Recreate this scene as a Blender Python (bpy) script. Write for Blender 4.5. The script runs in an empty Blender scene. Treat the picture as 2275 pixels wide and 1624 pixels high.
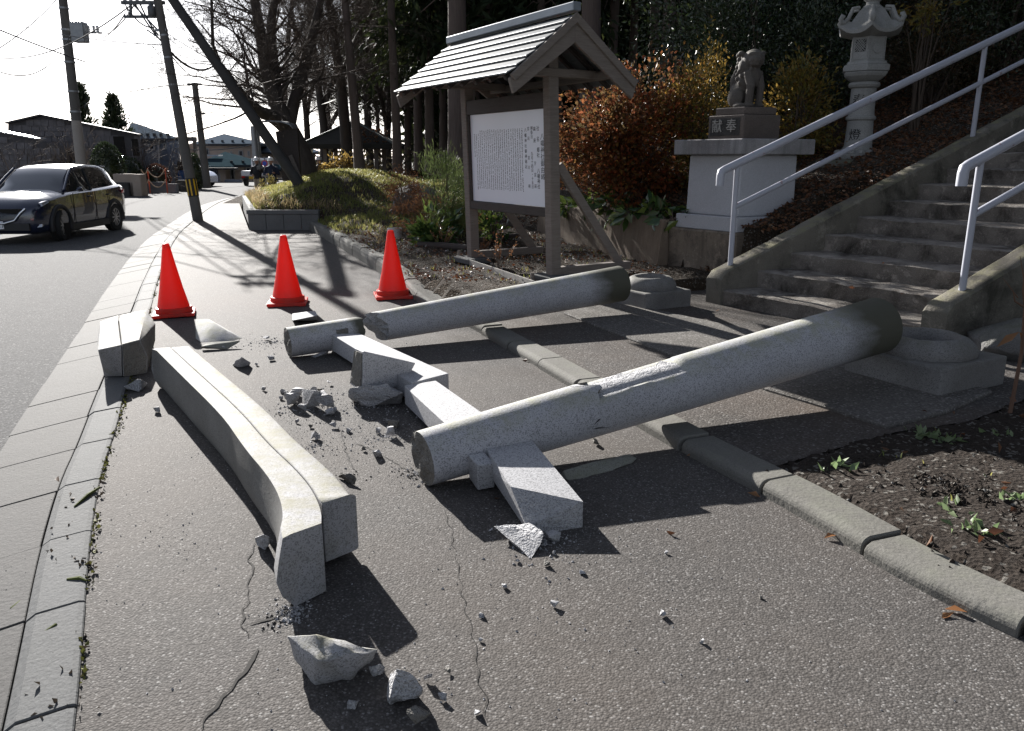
import bpy, bmesh, math, random
import numpy as np
from mathutils import Vector, Matrix, noise
from mathutils.geometry import tessellate_polygon

random.seed(7)
rng = np.random.default_rng(7)
R_ = math.radians
S = bpy.context.scene
COL = S.collection

# ------------------------------------------------------------------ camera
EYE = 1.5
F_PX, CX, CY = 1770.0, 1137.5, 812.0          # survey of the photograph at 2275 px width
PITCH = math.atan(462 / F_PX)
cam_d = bpy.data.cameras.new('camera')
cam_d.sensor_width = 36.0
cam_d.lens = 36.0 * F_PX / 2275.0
cam_d.clip_start = 0.05
cam_d.clip_end = 2000
cam = bpy.data.objects.new('camera', cam_d)
COL.objects.link(cam)
cam.location = (0, 0, EYE)
cam.rotation_euler = (math.pi / 2 - PITCH, 0, 0)
S.camera = cam

# ------------------------------------------------------------------ light
SUN_EL, SUN_AZ = R_(23.0), R_(-29.0)           # azimuth from +Y, negative to the left
world = bpy.data.worlds.new('World')
S.world = world
world.use_nodes = True
wn = world.node_tree.nodes
sky = wn.new('ShaderNodeTexSky')
sky.sky_type = 'NISHITA'
sky.sun_disc = False
sky.sun_elevation = SUN_EL
sky.sun_rotation = SUN_AZ
sky.air_density = 1.0
sky.dust_density = 0.8
sky.ozone_density = 1.0
bg = wn['Background']
hs = wn.new('ShaderNodeHueSaturation')          # a thin veil of winter cloud takes most of the colour out of the sky
hs.inputs['Saturation'].default_value = 0.42
hs.inputs['Value'].default_value = 0.66
tint = wn.new('ShaderNodeMix'); tint.data_type = 'RGBA'; tint.blend_type = 'MULTIPLY'; tint.inputs[0].default_value = 1.0
tint.inputs[7].default_value = (0.95, 0.98, 1.08, 1)
world.node_tree.links.new(sky.outputs[0], hs.inputs['Color'])
world.node_tree.links.new(hs.outputs[0], tint.inputs[6])
world.node_tree.links.new(tint.outputs[2], bg.inputs[0])
bg.inputs[1].default_value = 0.066
sun_d = bpy.data.lights.new('sun', 'SUN')
sun_d.energy = 5.0
sun_d.angle = R_(0.5)
sun_d.color = (1.0, 0.965, 0.92)
sun = bpy.data.objects.new('sun', sun_d)
COL.objects.link(sun)
sdir = Vector((math.sin(SUN_AZ) * math.cos(SUN_EL), math.cos(SUN_AZ) * math.cos(SUN_EL), math.sin(SUN_EL)))
sun.rotation_euler = sdir.to_track_quat('Z', 'Y').to_euler()
sun.location = (-20, 30, 30)
S.view_settings.view_transform = 'Standard'
S.view_settings.look = 'None'
S.view_settings.exposure = 1.62
S.view_settings.gamma = 1.0
S.view_settings.use_curve_mapping = False
S.cycles.max_bounces = 6
S.cycles.transparent_max_bounces = 8
S.cycles.sample_clamp_indirect = 6.0

# ------------------------------------------------------------------ survey helpers
_c, _s = math.cos(PITCH), math.sin(PITCH)
def _ray(x, y):
    u = (x - CX) / F_PX; v = (CY - y) / F_PX
    return (u, _c + v * _s, -_s + v * _c)
def G(x, y, z=0.0):
    """point of the place seen at (x, y) whose height is z"""
    d = _ray(x, y); t = (z - EYE) / d[2]
    return Vector((d[0] * t, d[1] * t, z))
def D(x, y, Y):
    """point of the place seen at (x, y) at distance Y"""
    d = _ray(x, y); t = Y / d[1]
    return Vector((d[0] * t, Y, EYE + d[2] * t))

# ------------------------------------------------------------------ mesh builder
ORG = {}
def origin_of(o):
    return ORG.get(o.name, Vector((0, 0, 0))) if o else Vector((0, 0, 0))

class MB:
    def __init__(self):
        self.v = []; self.f = []; self.m = []
    def add(self, vs, fs, mi=0):
        b = len(self.v)
        self.v += [tuple(p) for p in vs]
        self.f += [tuple(i + b for i in f) for f in fs]
        self.m += [mi] * len(fs)
        return self
    def hexa(self, p, mi=0):      # 4 bottom (ccw) then 4 top
        return self.add(p, [(3, 2, 1, 0), (4, 5, 6, 7), (0, 1, 5, 4), (1, 2, 6, 5), (2, 3, 7, 6), (3, 0, 4, 7)], mi)
    def box(self, c, s, rot=None, mi=0):
        h = [x / 2 for x in s]
        p = [Vector(q) for q in ((-h[0], -h[1], -h[2]), (h[0], -h[1], -h[2]), (h[0], h[1], -h[2]), (-h[0], h[1], -h[2]),
                                 (-h[0], -h[1], h[2]), (h[0], -h[1], h[2]), (h[0], h[1], h[2]), (-h[0], h[1], h[2]))]
        if rot is not None:
            if isinstance(rot, (int, float)): rot = Matrix.Rotation(rot, 3, 'Z')
            p = [rot @ q for q in p]
        c = Vector(c)
        return self.hexa([q + c for q in p], mi)
    def bar(self, a, b, w, h, up=(0, 0, 1), mi=0):   # rectangular bar from a to b
        a = Vector(a); b = Vector(b); d = (b - a).normalized()
        s = d.cross(Vector(up)).normalized(); u = s.cross(d)
        p = []
        for q in (a, b):
            p.append([q - s * w / 2 - u * h / 2, q + s * w / 2 - u * h / 2, q + s * w / 2 + u * h / 2, q - s * w / 2 + u * h / 2])
        return self.add(p[0] + p[1], [(0, 1, 2, 3), (7, 6, 5, 4), (0, 4, 5, 1), (1, 5, 6, 2), (2, 6, 7, 3), (3, 7, 4, 0)], mi)
    def tube(self, pts, rads, n=8, cap=True, mi=0):
        pts = [Vector(p) for p in pts]
        if isinstance(rads, (int, float)): rads = [rads] * len(pts)
        vs = []; ref = None
        for i, p in enumerate(pts):
            d = (pts[min(i + 1, len(pts) - 1)] - pts[max(i - 1, 0)]).normalized()
            if ref is None:
                ref = d.cross(Vector((0, 0, 1)))
                if ref.length < 1e-3: ref = d.cross(Vector((0, 1, 0)))
            ref = (ref - d * ref.dot(d)).normalized()
            w = d.cross(ref)
            for k in range(n):
                a = 2 * math.pi * k / n
                vs.append(p + (ref * math.cos(a) + w * math.sin(a)) * rads[i])
        fs = []
        for i in range(len(pts) - 1):
            for k in range(n):
                k2 = (k + 1) % n
                fs.append((i * n + k, i * n + k2, (i + 1) * n + k2, (i + 1) * n + k))
        if cap:
            fs.append(tuple(range(n - 1, -1, -1)))
            fs.append(tuple((len(pts) - 1) * n + k for k in range(n)))
        return self.add(vs, fs, mi)
    def lathe(self, prof, n=16, c=(0, 0, 0), rot=None, mi=0, phase=0.0, squash=None):
        vs = []
        for r, z in prof:
            for k in range(n):
                a = 2 * math.pi * k / n + phase
                q = Vector((r * math.cos(a), r * math.sin(a), z))
                if rot is not None: q = rot @ q
                vs.append(q + Vector(c))
        fs = []
        for i in range(len(prof) - 1):
            for k in range(n):
                k2 = (k + 1) % n
                fs.append((i * n + k, i * n + k2, (i + 1) * n + k2, (i + 1) * n + k))
        fs.append(tuple(range(n - 1, -1, -1)))
        fs.append(tuple((len(prof) - 1) * n + k for k in range(n)))
        return self.add(vs, fs, mi)
    def hull(self, pts, mi=0):
        bm = bmesh.new()
        for p in pts: bm.verts.new(p)
        r = bmesh.ops.convex_hull(bm, input=bm.verts)
        bmesh.ops.delete(bm, geom=list({g for g in r['geom_interior'] + r['geom_unused'] if isinstance(g, bmesh.types.BMVert)}), context='VERTS')
        bm.verts.index_update()
        self.add([v.co.copy() for v in bm.verts], [[v.index for v in f.verts] for f in bm.faces], mi)
        bm.free(); return self
    def prism(self, poly, z0, z1, mi=0):     # polygon ccw in plan
        n = len(poly)
        vs = [(p[0], p[1], z0) for p in poly] + [(p[0], p[1], z1) for p in poly]
        fs = [tuple(range(n - 1, -1, -1)), tuple(range(n, 2 * n))]
        fs += [(i, (i + 1) % n, n + (i + 1) % n, n + i) for i in range(n)]
        return self.add(vs, fs, mi)
    def loft(self, rings, cap=True, mi=0):   # rings: lists of equal length
        n = len(rings[0]); vs = [p for r in rings for p in r]; fs = []
        for i in range(len(rings) - 1):
            for k in range(n):
                k2 = (k + 1) % n
                fs.append((i * n + k, i * n + k2, (i + 1) * n + k2, (i + 1) * n + k))
        if cap:
            fs.append(tuple(range(n - 1, -1, -1)))
            fs.append(tuple((len(rings) - 1) * n + k for k in range(n)))
        return self.add(vs, fs, mi)
    def obj(self, name, mats, parent=None, smooth=False, bevel=0.0, seg=1, loc=None, rough=0.0, cuts=0, rscale=4.0, fix=True):
        org = Vector(loc) if loc is not None else origin_of(parent)
        me = bpy.data.meshes.new(name)
        me.from_pydata([tuple(Vector(p) - org) for p in self.v], [], self.f)
        if not isinstance(mats, (list, tuple)): mats = [mats]
        for m in mats: me.materials.append(m)
        if len(mats) > 1: me.polygons.foreach_set('material_index', self.m)
        if fix or bevel or cuts:
            bm = bmesh.new(); bm.from_mesh(me)
            bmesh.ops.recalc_face_normals(bm, faces=bm.faces)
            if bevel:
                es = [e for e in bm.edges if len(e.link_faces) == 2 and e.calc_face_angle(0) > 0.5]
                bmesh.ops.bevel(bm, geom=es, offset=bevel, segments=seg, profile=0.6, affect='EDGES', clamp_overlap=True)
            if cuts:
                bmesh.ops.triangulate(bm, faces=[f for f in bm.faces if len(f.verts) > 4])
                bmesh.ops.subdivide_edges(bm, edges=bm.edges, cuts=cuts, use_grid_fill=True)
            if rough:
                for v in bm.verts:
                    v.co += (noise.noise_vector((v.co + org) * rscale) + noise.noise_vector((v.co + org) * rscale * 2.9) * .45) * rough
            bm.to_mesh(me); bm.free()
        if smooth:
            me.polygons.foreach_set('use_smooth', [True] * len(me.polygons))
            if isinstance(smooth, float): me.set_sharp_from_angle(angle=smooth)
        return link(name, me, parent, loc)

def link(name, me, parent=None, loc=None):
    o = bpy.data.objects.new(name, me)
    COL.objects.link(o)
    if parent is not None:
        o.parent = parent
        ORG[o.name] = origin_of(parent)
    else:
        ORG[o.name] = Vector(loc) if loc is not None else Vector((0, 0, 0))
        o.location = ORG[o.name]
    return o

def thing(name, label, cat, loc, group=None, kind=None):
    o = bpy.data.objects.new(name, None)
    COL.objects.link(o)
    o.empty_display_size = 0.2
    o.location = loc
    ORG[o.name] = Vector(loc)
    return tag(o, label, cat, group, kind)
def tag(o, label=None, cat=None, group=None, kind=None):
    if label: o['label'] = label
    if cat: o['category'] = cat
    if group: o['group'] = group
    if kind: o['kind'] = kind
    return o
def structure(o): o['kind'] = 'structure'; return o
def stuff(o): o['kind'] = 'stuff'; return o
def dup(root, loc, rotz=0.0, label=None, scale=1.0, keep=None):
    r = root.copy(); COL.objects.link(r)
    r.location = loc; r.rotation_euler = (0, 0, rotz); r.scale = (scale,) * 3
    if label: r['label'] = label
    for ch in list(root.children):
        c = ch.copy(); COL.objects.link(c); c.parent = r
        for g in ch.children:
            d = g.copy(); COL.objects.link(d); d.parent = c
    return r

ORDW = ['first', 'second', 'third', 'fourth', 'fifth', 'sixth', 'seventh', 'eighth', 'ninth', 'tenth', 'eleventh', 'twelfth', 'thirteenth', 'fourteenth', 'fifteenth', 'sixteenth', 'seventeenth', 'eighteenth', 'nineteenth', 'twentieth', 'twenty-first', 'twenty-second', 'twenty-third', 'twenty-fourth', 'twenty-fifth', 'twenty-sixth', 'twenty-seventh', 'twenty-eighth', 'twenty-ninth', 'thirtieth', 'thirty-first', 'thirty-second', 'thirty-third', 'thirty-fourth', 'thirty-fifth', 'thirty-sixth']
MARKS = {'rubble heap': (690, 900), 'strut block': (840, 850), 'upswept end of the lintel': (700, 1200), 'far end of the lintel': (385, 790), 'kite-shaped flake': (1150, 1200), 'broken tie beam nose': (1230, 1140), 'big foreground chunk': (740, 1465), 'wedge-shaped foreground chunk': (900, 1530), 'top end of the near column': (940, 1020), 'short column top': (715, 745), 'middle cone': (640, 660), 'column skin flake': (1330, 1040), 'right kerb joint': (1770, 1130), 'second kerb joint': (2090, 1310), 'grey granite wedge': (480, 730), 'steps': (1850, 650), 'near base stone': (2060, 820), 'far base stone': (1450, 650), 'kerb before the forecourt': (1200, 800), 'roadside kerb': (120, 1100)}
_used = {}
def where(x, y, what):
    k = min(MARKS, key=lambda m: (MARKS[m][0] - x) ** 2 + (MARKS[m][1] - y) ** 2)
    dx, dy = x - MARKS[k][0], y - MARKS[k][1]
    if abs(dx) > abs(dy) * .8: d = 'right of' if dx > 0 else 'left of'
    else: d = 'in front of' if dy > 0 else 'behind'
    n = 'close' if math.hypot(dx, dy) < 60 else 'some way' if math.hypot(dx, dy) < 130 else 'far'
    s_ = '%s %s %s the %s' % (what, n, d, k)
    _used[s_] = _used.get(s_, 0) + 1
    if _used[s_] > 1: s_ = '%s %s' % (ORDW[_used[s_] - 1], s_)
    return s_

# ------------------------------------------------------------------ materials
class NT:
    def __init__(self, name):
        self.m = bpy.data.materials.new(name); self.m.use_nodes = True
        self.t = self.m.node_tree; self.b = self.t.nodes['Principled BSDF']
        self.out = self.t.nodes['Material Output']
        self.co = self.t.nodes.new('ShaderNodeTexCoord').outputs['Object']
    def n(self, typ, ins=None, **props):
        nd = self.t.nodes.new(typ)
        for k, v in props.items(): setattr(nd, k, v)
        for k, v in (ins or {}).items(): self.put(nd.inputs[k], v)
        return nd
    def put(self, sock, v):
        if isinstance(v, bpy.types.NodeSocket): self.t.links.new(v, sock)
        elif isinstance(v, (tuple, list)) and len(v) == 3 and sock.type == 'RGBA': sock.default_value = (*v, 1)
        else: sock.default_value = v
    def set(self, **kw):
        names = dict(color='Base Color', rough='Roughness', normal='Normal', metal='Metallic', spec='Specular IOR Level', coat='Coat Weight', trans='Transmission Weight', alpha='Alpha', emit='Emission Color', emits='Emission Strength', ior='IOR', coatr='Coat Roughness')
        for k, v in kw.items(): self.put(self.b.inputs[names[k]], v)
        return self
    def scaled(self, sc):
        return self.n('ShaderNodeMapping', {'Vector': self.co, 'Scale': sc}).outputs[0]
    def noise(self, scale, detail=4, rough=0.55, vec=None, dist=0.0):
        return self.n('ShaderNodeTexNoise', {'Vector': vec or self.co, 'Scale': scale, 'Detail': detail, 'Roughness': rough, 'Distortion': dist}).outputs['Fac']
    def vor(self, scale, vec=None, feature='F1', out='Color', rnd=1.0):
        return self.n('ShaderNodeTexVoronoi', {'Vector': vec or self.co, 'Scale': scale, 'Randomness': rnd}, feature=feature).outputs[out]
    def ramp(self, fac, stops, interp='LINEAR'):
        r = self.n('ShaderNodeValToRGB', {'Fac': fac}); e = r.color_ramp; e.interpolation = interp
        while len(e.elements) < len(stops): e.elements.new(0.5)
        for el, (p, c) in zip(e.elements, stops):
            el.position = p
            el.color = (c, c, c, 1) if isinstance(c, (int, float)) else (*c, 1)
        return r.outputs['Color']
    def mix(self, fac, a, b, mode='MIX'):
        nd = self.n('ShaderNodeMix', data_type='RGBA', blend_type=mode)
        self.put(nd.inputs[0], fac); self.put(nd.inputs[6], a); self.put(nd.inputs[7], b)
        return nd.outputs[2]
    def math(self, op, a, b=0.0):
        nd = self.n('ShaderNodeMath', operation=op); self.put(nd.inputs[0], a); self.put(nd.inputs[1], b)
        return nd.outputs[0]
    def bump(self, h, strength=0.4, dist=0.01, prev=None):
        nd = self.n('ShaderNodeBump', {'Height': h, 'Strength': strength, 'Distance': dist})
        if prev is not None: self.put(nd.inputs['Normal'], prev)
        return nd.outputs[0]
    def up(self):       # how much the untilted surface faces the sky
        g = self.n('ShaderNodeNewGeometry').outputs['Normal']
        return self.n('ShaderNodeSeparateXYZ', {0: g}).outputs['Z']
    def sep(self, sock, ch='X'):
        return self.n('ShaderNodeSeparateXYZ', {0: sock}).outputs[ch]

def plain(name, c, rough=0.6, metal=0.0, var=0.12, vscale=6.0, bump=0.0, spec=0.5, **kw):
    t = NT(name)
    f = t.noise(vscale, 5)
    col = t.mix(f, tuple(x * (1 - var * 1.6) for x in c), tuple(min(1, x * (1 + var)) for x in c))
    t.set(color=col, rough=rough, metal=metal, spec=spec, **kw)
    if bump: t.set(normal=t.bump(t.noise(vscale * 14, 4), bump, 0.004))
    return t.m

def granite(name, base, speck=0.5, moss=(0.16, 0.16, 0.09), moss_amt=0.0, stain_amt=0.3, rough=0.8, bump=0.25, grain=230.0, rz=0.0, coarse=0.0, olive=0.0):
    t = NT(name)
    cell = t.sep(t.vor(grain), 'X')
    fleck = t.ramp(cell, [(0.0, tuple(x * (1 - speck) for x in base)), (0.16, tuple(x * (1 - speck * .8) for x in base)), (0.3, base), (0.75, tuple(min(.9, x * 1.08) for x in base)), (1.0, tuple(min(.95, x * (1 + speck * .45)) for x in base))])
    big = t.noise(2.2, 5, 0.6)
    col = t.mix(t.ramp(big, [(0.35, 0.0), (0.7, stain_amt)]), fleck, tuple(x * f for x, f in zip(base, (.5, .48, .45))))
    if olive:
        o_ = t.math('MULTIPLY', t.ramp(t.noise(3.4, 7, .7, dist=.5), [(0.46, 0.0), (0.66, 1.0)]), olive)
        col = t.mix(o_, col, (.15, .135, .085))
    if moss_amt:
        m1 = t.ramp(t.up(), [(0.35, 0.0), (0.92, 1.0)])
        m2 = t.ramp(t.noise(9, 6, 0.7), [(0.38, 0.0), (0.66, 1.0)])
        m = t.math('MULTIPLY', t.math('MULTIPLY', m1, m2), moss_amt)
        col = t.mix(m, col, moss)
    h = t.math('ADD', t.noise(grain * .45, 3), t.math('MULTIPLY', t.noise(11, 5, .65), 1.2 + coarse))
    t.set(color=col, rough=rough, normal=t.bump(h, bump, 0.006 + coarse * .01), spec=0.35)
    return t.m

def wood(name, base, dark, scale=(3, 3, 40), rough=0.8, bump=0.35):
    t = NT(name)
    v = t.scaled(scale)
    f = t.noise(2.2, 6, .65, vec=v, dist=.6)
    g = t.noise(.9, 4, .5)
    col = t.mix(t.ramp(f, [(0.3, 0.0), (0.72, 1.0)]), dark, base)
    col = t.mix(t.math('MULTIPLY', g, .45), col, tuple(x * 1.35 for x in base))
    t.set(color=col, rough=rough, normal=t.bump(f, bump, 0.004), spec=0.3)
    return t.m

def leafmat(name, cols, trans=0.35, rough=0.45, spec=0.4):
    t = NT(name)
    rnd = t.n('ShaderNodeNewGeometry').outputs['Random Per Island']
    st = [(i / max(1, len(cols) - 1), c) for i, c in enumerate(cols)]
    col = t.ramp(rnd, st)
    col = t.mix(t.math('MULTIPLY', t.noise(1.6, 3), 0.5), col, tuple(x * .45 for x in cols[0]))
    t.set(color=col, rough=rough, spec=spec)
    tr = t.n('ShaderNodeBsdfTranslucent', {'Color': t.mix(0.5, col, tuple(min(1, x * 1.6) for x in cols[-1]))})
    mx = t.n('ShaderNodeMixShader', {0: trans, 1: t.b.outputs[0], 2: tr.outputs[0]})
    t.t.links.new(mx.outputs[0], t.out.inputs[0])
    return t.m
# ================================================================== surfaces
def asphalt_mat(name, base, chip=0.28, patch=(0.1, 0.075, 0.055), patch_amt=0.35, grain=95.0, rough=0.8, dist=.006, spec=.1):
    t = NT(name)
    cells = t.n('ShaderNodeTexVoronoi', {'Vector': t.co, 'Scale': grain}, feature='F1')
    rnd = t.sep(cells.outputs['Color'], 'X'); dd = cells.outputs['Distance']
    b2 = tuple(x * 1.5 for x in base)
    stone_c = t.ramp(rnd, [(0.0, tuple(x * .62 for x in base)), (0.5, base), (0.86, b2), (0.93, tuple(x * 2.0 for x in base)), (1.0, (chip, chip * .98, chip * .95))])
    col = t.mix(t.ramp(dd, [(0.42, 0.0), (0.72, 0.8)]), stone_c, tuple(x * .45 for x in base))
    big = t.ramp(t.noise(0.7, 6, .6), [(0.42, 0.0), (0.68, 1.0)])
    col = t.mix(t.math('MULTIPLY', big, patch_amt), col, patch)
    mid = t.noise(5.5, 5, .7)
    col = t.mix(t.math('MULTIPLY', mid, .4), col, tuple(x * 1.7 for x in base))
    big_cell = t.n('ShaderNodeTexVoronoi', {'Vector': t.co, 'Scale': grain * .5}, feature='F1')
    lone = t.ramp(t.sep(big_cell.outputs['Color'], 'Y'), [(0.72, 0.0), (0.80, .35), (0.92, .6), (1.0, 1.0)])
    lone = t.math('MULTIPLY', lone, t.ramp(big_cell.outputs['Distance'], [(0.2, 1.0), (0.27, 0.0)]))
    col = t.mix(t.math('MULTIPLY', lone, .8), col, (chip * 1.05, chip * 1.02, chip * .98))
    h = t.math('ADD', t.math('MULTIPLY', dd, -0.9), t.math('MULTIPLY', t.noise(30, 6, .75), .45))
    t.set(color=col, rough=rough, normal=t.bump(h, 0.5, dist), spec=spec)
    return t.m
M_PAVE = asphalt_mat('pavement_asphalt', (0.074, 0.069, 0.065), chip=.26, grain=130, patch=(0.1, 0.08, 0.064), dist=.004)
M_ROAD = asphalt_mat('road_asphalt', (0.072, 0.072, 0.073), chip=.26, grain=80, patch=(.07, .07, .07), rough=.9, spec=.075)
M_FORE = asphalt_mat('forecourt_asphalt', (0.072, 0.066, 0.061), chip=.24, grain=85, patch=(0.09, 0.062, 0.042), patch_amt=.5)
M_AGG = asphalt_mat('washed_aggregate', (0.115, 0.108, 0.1), chip=.3, grain=75, patch=(.08, .07, .06))

def concrete_mat(name, base, dirt=(0.09, 0.085, 0.07), dirt_amt=0.5, spots=True, rough=0.85, bump=.35, lichen=None, streak=False):
    t = NT(name)
    f = t.noise(1.3, 7, .65)
    col = t.mix(t.ramp(f, [(0.36, 0.0), (0.7, dirt_amt)]), base, dirt)
    g = t.sep(t.vor(170), 'X')
    col = t.mix(t.ramp(g, [(0.0, .5), (0.14, 0.0), (0.86, 0.0), (1.0, .35)]), col, tuple(x * 1.35 for x in base))
    col = t.mix(t.ramp(t.sep(t.vor(210), 'Y'), [(0.0, .55), (0.2, 0.0)]), col, tuple(x * .5 for x in base))
    if streak:
        v = t.scaled((9, 9, .7))
        col = t.mix(t.ramp(t.noise(1.5, 5, .6, vec=v), [(0.45, 0.0), (0.75, .65)]), col, tuple(x * .35 for x in base))
    if name.startswith(('step', 'stringer', 'rough')):
        wp = t.ramp(t.noise(4.5, 9, .78), [(0.56, 0.0), (0.64, .5)]); col = t.mix(wp, col, tuple(min(.5, x * 1.9) for x in base))
        dk_ = t.ramp(t.noise(2.6, 8, .75, dist=.4), [(0.50, 0.0), (0.66, .8)]); col = t.mix(dk_, col, tuple(x * .45 for x in dirt))
    if lichen:
        m = t.math('MULTIPLY', t.ramp(t.up(), [(0.3, 0.0), (0.8, 1.0)]), t.ramp(t.noise(6, 6, .7), [(0.45, 0.0), (0.65, .75)]))
        col = t.mix(m, col, lichen)
    h = t.math('ADD', t.noise(60, 4), t.math('MULTIPLY', t.noise(7, 5), .9))
    t.set(color=col, rough=rough, normal=t.bump(h, bump, .008), spec=.16)
    return t.m
M_KERB = concrete_mat('kerb_concrete', (0.105, 0.107, 0.108), dirt=(.075, .075, .072))
M_KERB_OLD = concrete_mat('old_kerb_concrete', (0.15, 0.145, 0.132), dirt=(.07, .066, .053), lichen=(.15, .15, .125))
M_GUTTER = concrete_mat('gutter_concrete', (0.078, 0.076, 0.074), dirt=(.06, .057, .053), dirt_amt=.6)
M_STEP = concrete_mat('step_concrete', (0.23, 0.205, 0.18), dirt=(.055, .047, .04), dirt_amt=.9, bump=1.0, lichen=(.3, .28, .25))
M_WALLC = concrete_mat('wall_concrete', (0.21, 0.165, 0.125), dirt=(.1, .08, .06), dirt_amt=.7, streak=True)
M_STRING = concrete_mat('stringer_concrete', (0.17, 0.155, 0.13), dirt=(.075, .07, .055), dirt_amt=.8, bump=.5, lichen=(.2, .19, .11))
M_ROUGHC = concrete_mat('rough_concrete', (0.2, 0.165, 0.13), dirt=(.08, .07, .06), dirt_amt=.75, streak=True, bump=.6)
M_CBLOCK = concrete_mat('concrete_block', (0.16, 0.158, 0.155), dirt=(.08, .078, .075))

def soil_mat(name, base, hi):
    t = NT(name)
    f = t.noise(5, 8, .7); g = t.noise(45, 6, .75)
    col = t.mix(f, tuple(x * .6 for x in base), base)
    col = t.mix(t.ramp(g, [(0.5, 0.0), (0.7, .7)]), col, hi)
    col = t.mix(t.ramp(t.sep(t.vor(60), 'X'), [(0.90, 0.0), (0.93, .7)]), col, (.2, .19, .17))
    h = t.math('ADD', t.noise(28, 8, .75), t.math('MULTIPLY', t.vor(50, out='Distance'), .6))
    t.set(color=col, rough=.95, normal=t.bump(h, .9, .03), spec=.15)
    return t.m
M_SOIL = soil_mat('dark_soil', (0.04, 0.031, 0.025), (.085, .072, .06))
M_SOIL2 = soil_mat('bed_soil', (0.055, 0.042, 0.03), (.12, .095, .07))
M_MOSS = plain('moss', (0.085, 0.1, 0.02), .95, var=.5, vscale=40, bump=.6)
M_CRACK = plain('crack_dirt', (0.012, 0.01, 0.008), .95)
M_DUST = plain('stone_dust', (0.3, 0.3, 0.3), .95, var=.4, vscale=12)

# ------------------------------------------------------------------ polylines of the kerbs
KL = [G(*p) for p in [(110, 1960), (145, 1760), (165, 1624), (185, 1400), (200, 1200), (225, 1050), (252, 975), (280, 867), (336, 683), (356, 603), (392, 523), (428, 493)]]
KL += [Vector((-9.2, 24.5, 0)), Vector((-10.6, 30, 0)), Vector((-11.2, 36, 0)), Vector((-10.6, 43, 0)), Vector((-8.5, 50, 0)), Vector((-4, 57, 0)), Vector((5, 63, 0)), Vector((30, 70, 0))]
KR = [G(*p) for p in [(688, 511), (788, 571), (856, 615), (924, 671), (985, 702), (1052, 732), (1118, 772), (1182, 809), (1275, 865), (1478, 985), (1542, 1022), (1665, 1087), (1770, 1145), (1938, 1250), (2085, 1332), (2275, 1426), (2600, 1560)]]
KR.append(KR[-1] + Vector((.75, -.45, 0)))

def resample(pl, step):
    out = [pl[0].copy()]; acc = 0.0
    for a, b in zip(pl[:-1], pl[1:]):
        L = (b - a).length
        if L < 1e-6: continue
        pos = step - acc
        while pos <= L:
            out.append(a.lerp(b, pos / L)); pos += step
        acc = (acc + L) % step
    out.append(pl[-1].copy())
    return out
def smooth_line(pl, it=2):
    for _ in range(it):
        q = [pl[0]]
        for a, b in zip(pl[:-1], pl[1:]): q += [a.lerp(b, .25), a.lerp(b, .75)]
        q.append(pl[-1]); pl = q
    return pl
KLs = smooth_line(KL); KRs = smooth_line(KR)
def normals(pl):
    out = []
    for i in range(len(pl)):
        d = pl[min(i + 1, len(pl) - 1)] - pl[max(i - 1, 0)]
        out.append(Vector((-d.y, d.x, 0)).normalized())
    return out
def offset(pl, d): return [p + n * d for p, n in zip(pl, normals(pl))]

def sheet(name, poly, z, mat, kind='structure', parent=None):
    tri = tessellate_polygon([[Vector((p[0], p[1], 0)) for p in poly]])
    mb = MB(); mb.add([(p[0], p[1], z) for p in poly], [tuple(t) for t in tri])
    o = mb.obj(name, mat, parent)
    for p in o.data.polygons:
        if p.normal.z < 0: p.flip()
    if not parent and kind: o['kind'] = kind
    return o

# ground out to the horizon
gm = MB(); gm.add([(-400, -60, -.4), (400, -60, -.4), (400, 700, -.4), (-400, 700, -.4)], [(0, 1, 2, 3)])
structure(gm.obj('ground', plain('far_ground', (.09, .085, .07), .95, var=.3, vscale=.3)))

# road, with the gutter falling to it
GUT = 0.60
road_edge = offset(KLs, GUT)
road_poly = [p for p in road_edge] + [Vector((30, 95, 0)), Vector((-70, 95, 0)), Vector((-70, -8, 0))]
sheet('road', road_poly, -.10, M_ROAD)

# pavement between the kerbs
plant_c = [G(710, 511), G(553, 511)]
pl_dir = Vector((-.33, .94, 0)).normalized()
pave_poly = list(KLs[:-2]) + [Vector((3, 58, 0)), Vector((-3.5, 50, 0)), plant_c[1] + pl_dir * 14, plant_c[1] + pl_dir * .2, plant_c[1] + Vector((.3, .4, 0)), plant_c[0] + Vector((.3, .3, 0))] + [p + n * .08 for p, n in zip(KRs, normals(KRs))] + [Vector((3, .3, 0)), Vector((0, -1, 0))]
sheet('pavement', pave_poly, 0.0, M_PAVE)

# kerb of the roadside with its gutter slabs
def stones(line, step, gap, prof, name, mat, parent, jitter=0.003, skip=None, bevel=0.004):
    pts = resample(line, step / 4); nn = normals(pts)
    i = 0; k = 0
    while i + 4 < len(pts):
        mb = MB(); rings = []
        for j in range(5):
            p = pts[i + j]; n = nn[i + j]
            d = Vector((n.y, -n.x, 0))
            sh = d * (gap / 2 if j == 0 else (-gap / 2 if j == 4 else 0))
            pr_ = prof(p)
            rings.append([p + sh + n * a + Vector((0, 0, b)) for a, b in pr_])
        dz = random.uniform(-jitter, jitter); dn = random.uniform(-jitter, jitter)
        rings = [[q + Vector((0, 0, dz)) + nn[i] * dn for q in r] for r in rings]
        mb.loft(rings)
        mb.obj(name, mat, parent, bevel=bevel)
        i += 4; k += 1
kerb = thing('kerb', None, None, KLs[0], kind='structure')
near_KL = [p for p in KLs if p.y < 45]
stones(near_KL, .6, .008, lambda p: [(0.0, -.12), (0.0, .012), (.02, .016), (.15, .002), (.183, -.02), (.183, -.12)], 'kerb_stone', M_KERB, kerb)
gut = thing('gutter', None, None, KLs[0], kind='structure')
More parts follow.
